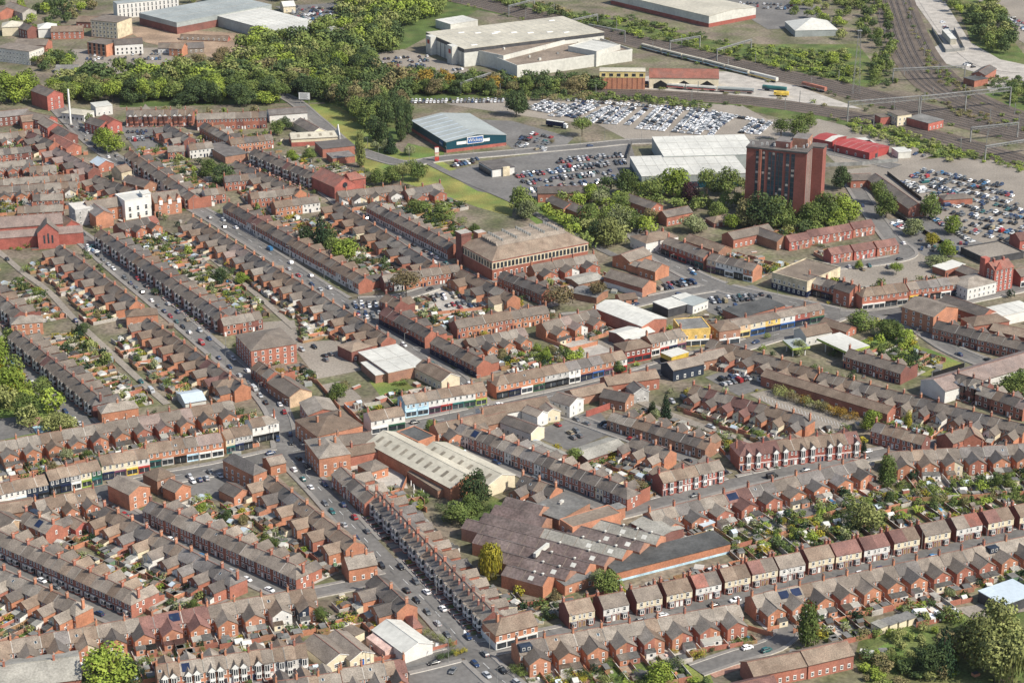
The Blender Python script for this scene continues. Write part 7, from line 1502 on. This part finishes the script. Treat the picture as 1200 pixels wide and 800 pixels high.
for k, (pl, pr, nl, nr) in KERB.items():
    r = random.Random(hash_(k)); d = ROADS[k]; P = d['pts']
    for s_, pb, nm in ((-1, pl, nl), (1, pr, nr)):
        if k in ('centre','upper','shop','play','s1','s2','fac','yardst','right','f2','m3'): s_ = -s_; s_ = s_
        # image left of a road that runs down the picture is its right-hand side in plan
        Q = offs(P, s_*(d['w']/2-(1.1 if 'lane' not in nm else 2.6))); acc = 0; nxt = 4
        for i in range(1, len(Q)-1):
            acc += (Q[i]-Q[i-1]).length
            if acc >= nxt:
                if r.random() < pb and not on_road(Q[i], .8, k) and not in_foot(Q[i].x, Q[i].y, 1):
                    t = Q[i+1]-Q[i-1]; a = math.atan2(t.y, t.x)+(PI if r.random() < .5 else 0)
                    CARS.append((Q[i].copy(), a+r.uniform(-.03,.03), pick(r, KINDS_), pick(r, COLS), f"{nm} of {d['name']}", acc)); nxt = acc+r.uniform(5.3, 6.6)
                else: nxt = acc+3.2
def lot(name, a, b, d, nrow, fill=.8, seed=1, cols=COLS, pitch=2.7, pair=True, ang=0, kinds=KINDS_, grp=2, aisle=10.5):
    """rows of parked cars: a-b is the front row, d the back-left corner (pixels)"""
    r = random.Random(hash_(name)+seed); A, B_, D = at(*a), at(*b), at(*d); u = B_-A; v = D-A; L = u.length; n = int(L/pitch); rot = math.atan2(u.y, u.x)+PI/2+ang
    VL = v.length; pos = [0.]
    if nrow > 1:
        while True:
            nx = pos[-1]+(aisle if len(pos) % grp == 0 else 5.1)
            if nx > VL or len(pos) >= nrow: break
            pos.append(nx)
    for j, dist in enumerate(pos):
        o = A+v*(dist/VL) if VL else A
        for i in range(n):
            if r.random() < fill:
                p = o+u*((i+.5)/n); 
                if in_foot(p.x, p.y, 1): continue
                CARS.append((Vector((p.x, p.y, 0)), rot+(PI if r.random() < .5 else 0)+r.uniform(-.05,.05), pick(r, kinds), pick(r, cols), f"{ordw(j+1)} row of {name}" if nrow > 1 else name, i))
WH = [('white',.46),('silver',.2),('grey',.14),('black',.14),('blue',.06)]
K2 = [('hatch',.6),('suv',.3),('saloon',.1)]
for i, (a, b, d, nr) in enumerate([((617,129),(640,120),(640,133),4),((645,137),(676,122),(690,141),7),((692,145),(716,126),(742,148),9),((748,152),(772,128),(832,160),16),((812,150),(838,132),(838,156),4),((868,157),(885,143),(893,159),4),((660,118),(700,121),(662,116),2),((700,121),(830,131),(702,119.5),2),((835,134),(895,143),(836,132),2),((480,121),(600,120),(482,117),3)]):
    lot('the new-car compound', a, b, d, 40, .96, i, WH, 2.5, kinds=K2, grp=4, aisle=8.5)
lot('the teal store car park', (604,171),(640,178),(616,150), 5, .65, 2); lot('the retail car park', (622,226),(730,212),(600,204), 8, .68, 3); lot('the retail car park', (655,200),(735,192),(650,188), 4, .75, 4); lot('the restaurant forecourt', (528,196),(560,190),(532,188), 2, .6, 5)
lot('the station car park', (1055,214),(1115,244),(1080,200), 4, .7, 6); lot('the big station car park', (1112,268),(1225,292),(1078,196), 30, .72, 7, pitch=2.9); lot('the car park below the pavilion', (1045,262),(1075,276),(1065,256), 2, .7, 8); lot('the lower station car park', (1070,292),(1130,297),(1085,268), 3, .6, 9)
lot('the tarmac beside the fence', (1085,252),(1140,285),(1092,250), 2, .85, 10); lot('the paved square', (990,318),(1080,312),(995,306), 2, .2, 11)
lot('the central car lot', (842,368),(915,362),(828,348), 5, .72, 12); lot('the brick hall lot', (778,340),(815,332),(772,326), 2, .9, 13); lot('the brick hall lot', (800,325),(820,320),(796,318), 2, .7, 14)
lot('the used-car lot', (512,366),(560,358),(502,346), 4, .8, 15); lot('the corner car sales', (418,374),(450,372),(410,352), 5, .9, 16)
lot('the car yard', (660,517),(690,509),(648,497), 3, .5, 17); lot('the car yard by the terrace', (704,497),(735,512),(702,494), 1, .6, 18); lot('the scrap-car yard', (845,452),(880,444),(838,438), 3, .75, 19); lot('the small yard beside the conifer', (795,476),(830,470),(770,468), 2, .4, 20)
lot('the block-paved yard', (378,424),(392,420),(376,414), 2, .7, 21); lot('the van yard', (350,412),(372,407),(346,404), 2, .6, 22); lot('the corner car park by the crossroads', (222,566),(262,558),(218,560), 2, .55, 23); lot('the bottom car yard', (512,793),(526,796),(530,782), 2, .8, 24)
lot('the forecourt by the pale hall', (450,556),(470,560),(446,552), 2, .7, 25); lot('the depot car park', (440,82),(500,78),(450,68), 5, .5, 26); lot('the depot front lot', (498,94),(545,88),(495,84), 3, .6, 27); lot('the top car park', (345,22),(420,26),(330,8), 7, .75, 28)
lot('the upper yard', (100,72),(190,70),(100,64), 3, .5, 29); lot('the red shed yard', (1040,176),(1085,184),(1035,170), 2, .4, 30, kinds=[('van',.3),('hatch',.7)]); lot('the railway depot yard', (1105,28),(1118,50),(1098,10), 2, .6, 31); lot('the gravel yard', (1130,76),(1142,80),(1128,70), 2, .7, 32); lot('the far top lot', (850,8),(930,12),(850,-2), 3, .5, 33); lot('the far right yard', (1160,20),(1210,40),(1150,4), 5, .5, 34)
lot('the car sales behind the terrace', (150,166),(182,164),(142,156), 4, .8, 35); lot('the school kerb', (178,254),(208,250),(178,252), 1, .8, 36); lot('the church corner kerb', (100,292),(116,297),(104,284), 3, .8, 37); lot('the lane end at lower right', (1085,727),(1125,722),(1080,720), 2, .5, 38, [('white',.8),('silver',.2)], kinds=[('van',.6),('hatch',.4)])
lot('the parking strip', (900,478),(980,505),(888,466), 2, .06, 39); lot('the factory side yard', (690,590),(715,596),(686,584), 1, .3, 40); lot('the drive near the allotments', (975,598),(1000,594),(970,590), 2, .4, 41)
CARS.append((at(118,602), .9, 'hatch', 'white', 'the lane behind the dark gables', 0))
CARS.sort(key=lambda c: camd(c[0])); ZR = .23
byp = {}
for c in CARS: byp.setdefault((c[4], c[3], c[2]), []).append(c)
for L in byp.values(): L.sort(key=lambda c: c[0].x/c[0].y if abs(math.cos(c[1])) > -1 else 0)
KW = {'hatch':'hatchback','saloon':'saloon car','suv':'estate car','van':'van'}
FC = MB()
for n_, c in enumerate(CARS):
    p, a, kind, col, place, od = c; L = byp[(place, col, kind)]; i = L.index(c)
    cw = {'lightblue':'bright blue','blue':'dark blue','gold':'beige'}.get(col, col)
    if n_ < 300:
        verb = 'driving in' if 'lane' in place.split(' of ')[0] else 'in' if 'row' in place else 'parked at'
        lab = f"{cw} {KW[kind]} {verb} {place}" if len(L) == 1 else f"{ordw(i+1)} {cw} {KW[kind]} from left {verb} {place}"
        t = Thing('van' if kind == 'van' else 'parked_car', lab, 'van' if kind == 'van' else 'car', (p.x, p.y, ZR), a, 'cars and vans on the streets and yards')
        B, G, wx = CP[kind]
        t.part('body', lambda: recol(B, 'car_'+col), key=(kind, col)); t.part('window_glass', G, key=kind)
        for x in wx:
            for y in (-.78, .78): t.part('wheel', wheel_mb, (x, y, .32), 0, key='w')
    else:
        T = xf(p.x, p.y, .15, a); B, G, wx = CP[kind]; FC.merge(recol(B, 'car_'+col), T); FC.merge(G, T)
        b = MB(); 
        for x in wx: b.box(x-.3, x+.3, -.82, .82, 0, .5, 'rubber')
        FC.merge(b, T)
solo('distant_cars', FC, 'hundreds of parked cars in the far lots and the new-car compound', 'parked cars', kind='stuff')
# caravan, lorry, containers
def caravan(px, py, rot, lab):
    t = Thing('caravan', lab, 'caravan', (*at(px, py)[:2], .2), rot); b = MB()
    b.pry([(-2.8,.5),(2.8,.5),(3.0,1.4),(2.3,2.5),(-2.4,2.6),(-3.0,1.6)], -1.1, 1.1, 'paint_white'); t.part('body', b)
    b = MB(); b.box(-.9, .9, -1.13, -1.1, 1.3, 2.0, 'glass'); b.box(1.5, 2.2, -1.13, -1.1, 1.3, 2.0, 'glass'); t.part('window', b)
    for s_ in (-1, 1): t.part('wheel', wheel_mb, (0, s_*1.0, .32), key='w')
    b = MB(); b.box(2.9, 4.2, -.1, .1, .4, .55, 'metal_steel'); t.part('tow_bar', b)
caravan(919,607, .3, 'white caravan in yard behind the banded terrace row'); caravan(1078,722, .2, 'white caravan at end of lower right back lane')
for (px, py, rot, m, lab) in [(655,150,-.5,'navy_paint','dark blue articulated lorry beside teal store car park'), (206,79,0,'metal_red','red articulated lorry in the upper yard')]:
    t = Thing('lorry', lab, 'lorry', (*at(px, py)[:2], .2), rot); b = MB(); b.box(-9, 3.5, -1.25, 1.25, 1.1, 4.1, m, 'metal_white'); t.part('trailer', b)
    b = MB(); b.pry([(3.8,.5),(6.0,.5),(6.1,1.7),(5.6,3.1),(3.8,3.3)], -1.2, 1.2, 'paint_white' if m == 'navy_paint' else 'blue_paint'); b.box(5.75, 5.95, -1.05, 1.05, 1.9, 2.8, 'glass'); t.part('cab', b)
    b = MB()
    for x in (-7.5,-6.3,-5.1,2.5,5.2): b.cyl((x,-1.2,.5),(x,1.2,.5),.5,.5,'rubber',10)
    t.part('wheel', b)
# ------------------------------------------------------------------ trains
def coach(px, L_, m1, m2, lab, name='train_coach', cat='train', grp=None, loco=False):
    a, b_ = at(*px[0]), at(*px[1]); v = b_-a; ang = math.atan2(v.y, v.x); L = v.length
    t = Thing(name, lab, cat, (a.x, a.y, .3), ang, grp); b = MB()
    b.prx([(-1.35,1.0),(1.35,1.0),(1.4,2.6),(1.1,3.6),(-1.1,3.6),(-1.4,2.6)], .4, L-.4, m1); t.part('body', b)
    b = MB(); b.box(.6, L-.6, -1.43, 1.43, 1.15, 1.75, m2); b.box(1.2, L-1.2, -1.425, 1.425, 2.0, 2.6, 'glass') if not loco else b.box(L*.05, L*.2, -1.42, 1.42, 2.2, 2.8, 'glass'); t.part('window_band', b)
    b = MB(); b.box(2, 5, -1, 1, .2, .98, 'black'); b.box(L-5, L-2, -1, 1, .2, .98, 'black'); t.part('bogie', b)
P0 = (752,57); seq = [(752,57),(776,63.5),(800,69.5),(825,75.5),(850,82),(878,89)]
for i in range(5): coach((seq[i], seq[i+1]), 0, 'metal_cream', 'render_blue', f"cream and pale blue railway coach, {ordw(i+1)} from left in long train", grp='coaches of the long train')
coach(((879,89.5),(911,97.5)), 0, 'metal_white', 'yellow', 'white locomotive with yellow nose at front of long train', 'locomotive', loco=True)
seq = [(762,102),(803,105.5),(840,108),(884,110.5)]
for i in range(3): coach((seq[i], seq[i+1]), 0, 'metal_white' if i < 2 else 'metal_grey', ['red_paint','red_paint','brick_dark'][i], f"{['white and red railway coach below red-roofed shed','white railway coach right of white and red coach','grey railway carriage nearest the teal locomotive'][i]}", grp='stabled coaches')
coach(((740,101),(760,102)), 0, 'navy_paint', 'yellow', 'blue and yellow locomotive below train shed', 'locomotive', loco=True)
coach(((893,106),(922,109)), 0, 'teal_paint', 'navy_paint', 'teal locomotive in the sidings', 'locomotive', loco=True); coach(((906,113),(925,114)), 0, 'yellow', 'yellow', 'yellow works locomotive beside teal locomotive', 'locomotive', loco=True)
coach(((940,102),(968,109)), 0, 'brick_red', 'render_grey', 'rust-red goods wagon beyond the yellow works locomotive', 'goods_wagon', loco=True)
# ------------------------------------------------------------------ masts, gantries, lamps, fences, signs
def beam(b, p, q, s_=.15, m='metal_steel'): b.cyl(p, q, s_, s_, m, 4)
def portal(p0, p1, h, lab, depth=1.2, legs=2, truss=True):
    a, c = at(*p0), at(*p1); v = c-a; L = v.length; ang = math.atan2(v.y, v.x); t = Thing('gantry', lab, 'railway gantry', (a.x, a.y, 0), ang)
    for i in range(legs):
        x = L*i/(legs-1); b = MB(); b.box(x-.35, x+.35, -.35, .35, 0, h+depth, 'metal_steel'); t.part('leg', b)
    b = MB(); 
    for y in (-.6, .6):
        beam(b, (0,y,h), (L,y,h), .16); beam(b, (0,y,h+depth), (L,y,h+depth), .16)
        n = max(4, int(L/2.4))
        for i in range(n): beam(b, (L*i/n,y,h), (L*(i+1)/n,y,h+depth), .09); beam(b, (L*i/n,y,h+depth), (L*i/n,y,h), .09)
    b.box(0, L, -.5, .5, h+depth-.05, h+depth+.08, 'metal_steel'); t.part('truss', b)
    for i in range(1, 5): b = MB(); x = L*i/5; b.box(x-.1, x+.1, -.1, .1, h-2.2, h, 'metal_steel'); t.part('hanger', b)
portal((993,143),(1076,136), 11, 'long grey lattice gantry left half over the junction', 2.6); portal((1078,136),(1183,125), 11, 'long grey lattice gantry right half over the junction', 2.4, 3); portal((1046,97),(1130,93), 8.5, 'grey gantry across the curving tracks', 1.4); portal((1137,167),(1192,161), 8.5, 'grey gantry portal right of the trackside scrub', 1.2); portal((1154,189),(1215,179), 8.5, 'grey gantry portal nearest the station car park', 1.2)
portal((596,20),(626,12), 8, 'grey gantry over tracks behind the depot', 1.); portal((690,42),(732,50), 8, 'grey gantry over tracks right of depot', 1.); portal((655,40),(700,30), 8, 'grey gantry among trackside bushes behind depot', 1.); portal((785,62),(820,56), 8, 'grey gantry above the long train', 1.); portal((840,72),(880,60), 8, 'grey gantry over main tracks near goods wagon', 1.); portal((540,112),(575,100), 8, 'grey gantry among dark trees below depot', 1.)
mi = 0
for P, nm, step in ((TM,'main line',9), (TS,'siding line',8), (TC,'curving tracks',7)):
    for s_ in (-1, 1):
        Q = offs(P, s_*(15 if P is TM else 12))
        L = [q for q in Q[2::step]]
        for i, q in enumerate(L):
            t = Thing('catenary_mast', f"grey overhead-line mast, {ordw(i+1)} from left on {'near' if s_ < 0 else 'far'} side of the {nm}", 'mast', q, 0, 'overhead line masts'); b = MB(); b.box(-.2,.2,-.2,.2,0,8.2,'metal_steel'); t.part('pole', b, key='mast'); b = MB(); b.box(-.08,.08,0,-s_*3.2 if s_ < 0 else 0,6.4,6.55,'metal_steel') if s_ < 0 else b.box(-.08,.08,-3.2,0,6.4,6.55,'metal_steel'); t.part('bracket', b, key=('brk', s_))
t = Thing('lattice_pylon', 'tall slim lattice radio pylon among trackside bushes', 'pylon', (*at(1003,110)[:2], 0)); b = MB(); hh = 44
for k in range(11):
    z0, z1 = hh*k/11, hh*(k+1)/11; w0, w1 = 2.4-1.7*k/11, 2.4-1.7*(k+1)/11
    for sx, sy in ((1,1),(1,-1),(-1,-1),(-1,1)): beam(b, (sx*w0,sy*w0,z0), (sx*w1,sy*w1,z1), .13); beam(b, (sx*w0,sy*w0,z0), (sy*w1,-sx*w1,z1), .08)
t.part('lattice', b); b = MB(); b.box(-1.6,1.6,-1.6,1.6,hh-.3,hh,'metal_steel'); b.cyl((0,0,hh),(0,0,hh+3),.1,.1,'metal_steel',6); t.part('head_platform', b)
t = Thing('flag_mast', 'tall plain white mast by the curved white shop', 'mast', (*at(83,147)[:2], 0)); b = MB(); b.cyl((0,0,0),(0,0,24),.7,.6,'paint_white',10); t.part('pole', b); b = MB(); b.cyl((0,0,0),(0,0,1.2),1.4,1.2,'concrete',10); t.part('base', b)
def lamp(q, ang, lab):
    t = Thing('street_lamp', lab, 'street lamp', q, ang, 'street lamps'); t.part('pole', lambda: (lambda b: (b.cyl((0,0,0),(0,0,8),.13,.08,'metal_steel',6), b)[1])(MB()), key='lp')
    t.part('lamp_head', lambda: (lambda b: (b.cyl((0,0,8),(1.6,0,8.3),.06,.06,'metal_steel',5), b.box(1.3,2.1,-.17,.17,8.2,8.36,'metal_steel'), b)[2])(MB()), key='lh')
for k in ('centre','upper','shop','main','south','mid','ring','right','retail'):
    d = ROADS[k]
    for s_ in (1, -1):
        Q = offs(d['pts'], s_*(d['w']/2+.7)); L = [j for j in range(4 if s_ > 0 else 9, len(Q), 10) if not in_foot(Q[j].x, Q[j].y, .3) and not on_road(Q[j], .2, k)]
        sd = ('far' if s_ > 0 else 'near') if k in ('main','south','mid','retail') else ('right' if s_ > 0 else 'left')
        for n_, j in enumerate(L):
            v = d['pts'][min(j+1, len(Q)-1)]-d['pts'][j-1]; lamp(Q[j]+Vector((0,0,.4)), math.atan2(v.y, v.x)-s_*PI/2, f"grey street lamp {ordw(n_+1)} from left along {sd} kerb of {d['name']}" if k in ('main','south','mid','retail') else f"grey street lamp, {ordw(n_+1)} from top along {sd} kerb of {d['name']}")
def wall_line(pts, h, m, lab, name='boundary_wall', cat='wall', th=.2, cap=None, posts=0):
    P = [Vector((*at(*p)[:2], 0)) for p in pts]; b = MB(); pb = []
    for i in range(len(P)-1):
        v = P[i+1]-P[i]; b.T = xf(P[i].x, P[i].y, 0, math.atan2(v.y, v.x)); b.box(0, v.length, -th/2, th/2, 0.02, h, m, cap or m)
    t = Thing(name, lab, cat, P[0]); 
    for i in range(len(b.v)): b.v[i] = (b.v[i][0]-P[0].x, b.v[i][1]-P[0].y, b.v[i][2])
    t.part('panel' if name == 'fence' else 'wall', b)
    b = MB()
    for i in range(len(P)): q = P[i]-P[0]; b.box(q.x-.2, q.x+.2, q.y-.2, q.y+.2, 0, h+.25, m if name != 'fence' else 'metal_steel')
    t.part('pier' if name != 'fence' else 'post', b)
wall_line([(687,489),(718,478)], 3, 'brick_vivid', 'orange-red brick boundary wall beside the white detached house'); wall_line([(590,672),(606,700),(622,722)], 2, 'wood_dark', 'dark fence along lane left of factory', 'fence', 'fence')
wall_line([(905,746),(872,736),(840,742)], 1.8, 'brick_orange', 'low brick wall at the lower right close'); wall_line([(1092,442),(1130,430)], 2.2, 'black', 'black railings along the lawn edge by right-hand road', 'fence', 'fence'); wall_line([(1040,205),(1080,236)], 2.2, 'black', 'dark fence between long brick block and station car park', 'fence', 'fence')
wall_line([(903,183),(960,196),(1010,194),(1052,190)], 2.4, 'metal_steel', 'grey palisade fence around the red sheds', 'fence', 'fence'); wall_line([(1092,36),(1108,62),(1130,60),(1118,36)], 2.6, 'metal_steel', 'grey palisade fence around cream container unit', 'fence', 'fence'); wall_line([(478,560),(470,580),(500,600)], 2, 'brick_orange', 'brick wall around the statuary yard below pale hall')
wall_line([(432,740),(436,775),(500,765),(535,755)], 1.6, 'brick_red', 'brick wall around the white workshop yard'); wall_line([(340,438),(372,450),(398,480)], 2, 'brick_orange', 'brick wall beside yard right of tan-gabled house'); wall_line([(640,400),(668,412),(700,404)], 2, 'brick_orange', 'brick wall round the bushy plot behind middle parade')
wall_line([(498,370),(575,362)], 1.6, 'brick_orange', 'brick wall below the used-car lot'); wall_line([(1045,250),(1110,290)], 2.2, 'black', 'dark fence right of the lower station car park', 'fence', 'fence'); wall_line([(740,170),(735,186)], 2.5, 'cladding_dark', 'dark fence left of the white warehouse', 'fence', 'fence')
wall_line([(930,742),(1010,722),(1080,705),(1140,693)], 1.9, 'brick_orange', 'long brick back wall behind lower right terrace'); wall_line([(700,770),(760,758),(840,738)], 1.8, 'brick_orange', 'brick back wall behind gabled terrace below semis')
wall_line([(905,602),(940,612),(990,600)], 2, 'brick_orange', 'curved brick wall around the caravan yard'); wall_line([(500,398),(520,412)], 2, 'wood', 'timber fence behind the white flat-roofed unit', 'fence', 'fence')
# billboard
q = at(357,122); t = Thing('billboard', 'white advertising billboard on posts at woodland edge', 'billboard', (q.x, q.y, 0), -.15); b = MB(); b.box(-4, 4, -.2, .2, 3, 8, 'cladding_dark'); b.box(-3.8, 3.8, -.26, -.2, 3.2, 7.8, 'paint_white'); 
for i in range(5): b.box(-3, 2.6-(i*.7 % 1.4), -.28, -.262, 3.8+i*.75, 4.1+i*.75, 'cladding_dark')
t.part('panel', b)
for x in (-3, 3): b = MB(); b.box(x-.15, x+.15, .21, .5, 0, 7, 'metal_steel'); t.part('post', b)
# totem sign by the teal store, statues in the yard
q = at(512,189); t = Thing('totem_sign', 'tall red and white totem sign at retail park entrance', 'sign', (q.x, q.y, 0), .2); b = MB(); b.box(-1.3,1.3,-.3,.3,0,9,'red_paint'); t.part('column', b); b = MB(); b.box(-1.2,1.2,-.36,-.3,5.5,8.6,'paint_white'); b.box(-1.2,1.2,-.36,-.3,3,5,'stone_cream'); t.part('panel', b)
r = random.Random(5)
for i in range(26):
    q = at(488+r.uniform(-14,22), 572+r.uniform(-10,14))
    if in_foot(q.x, q.y, 1): continue
    b = MB(); b.cyl((0,0,0),(0,0,.4),.35,.3,'concrete_light',8); b.cyl((0,0,.4),(0,0,1.5),.22,.12,'paint_white',8); b.cyl((0,0,1.5),(0,0,1.8),.16,.1,'paint_white',8); s_ = r.uniform(.8,1.3)
    o = solo('garden_statue', b, 'pale garden ornament standing in the statuary yard below pale hall', 'statue', (q.x, q.y, 0), group='ornaments in the statuary yard'); o.scale = (s_, s_, s_)
HAZE = .000018
# ------------------------------------------------------------------ labels of scattered things
for (base, lm), L in PEND.items():
    L.sort(key=lambda t: t[0])
    for i, (dist, o) in enumerate(L):
        o['label'] = f"{base} near {lm}" if len(L) == 1 else (f"{base} nearest to {lm}" if i == 0 else f"{base}, {ordw(i+1)} nearest to {lm}")
seen = {}
for o in ALL:
    if 'label' in o.keys(): seen.setdefault(o['label'], []).append(o)
dup = {k: v for k, v in seen.items() if len(v) > 1}
import collections
# ------------------------------------------------------------------ air
b = MB(); b.box(-1400, 1400, -60, 2600, -1.5, 362, 'black'); hz = solo('haze', b, None, None, kind='stuff'); hz['label'] = 'thin pale air haze over the whole town'; hz['category'] = 'haze'
hm = bpy.data.materials.new('haze'); hm.use_nodes = True; n_ = hm.node_tree; n_.nodes.clear(); ou = n_.nodes.new('ShaderNodeOutputMaterial'); pv = n_.nodes.new('ShaderNodeVolumePrincipled')
pv.inputs['Color'].default_value = (.92, .95, 1, 1); pv.inputs['Density'].default_value = HAZE; pv.inputs['Anisotropy'].default_value = .3; n_.links.new(pv.outputs[0], ou.inputs['Volume']); hz.data.materials.clear(); hz.data.materials.append(hm)
# ------------------------------------------------------------------ light
w = bpy.data.worlds.new('World'); sc.world = w; w.use_nodes = True
nt = w.node_tree; sk = nt.nodes.new('ShaderNodeTexSky'); sk.sky_type = 'NISHITA'; sk.sun_disc = False; sk.sun_elevation = math.radians(44); sk.sun_rotation = math.radians(118)
sk.air_density = 1.0; sk.dust_density = 1.5
nt.links.new(sk.outputs[0], nt.nodes['Background'].inputs[0]); nt.nodes['Background'].inputs[1].default_value = .125
ld = bpy.data.lights.new('sun', 'SUN'); ld.energy = 4.9; ld.angle = math.radians(.6); ld.color = (1, .94, .83); lo = bpy.data.objects.new('sun', ld); COL.objects.link(lo)
lo.rotation_euler = Vector((.63, -.34, .70)).to_track_quat('Z', 'Y').to_euler()
vs = sc.view_settings; vs.view_transform = 'Standard'; vs.look = 'None'; vs.exposure = .25; vs.gamma = 1
sc.render.engine = 'CYCLES'; sc.cycles.max_bounces = 4; sc.cycles.diffuse_bounces = 3; sc.cycles.glossy_bounces = 2
try: sc.cycles.use_denoising = True
except Exception: pass
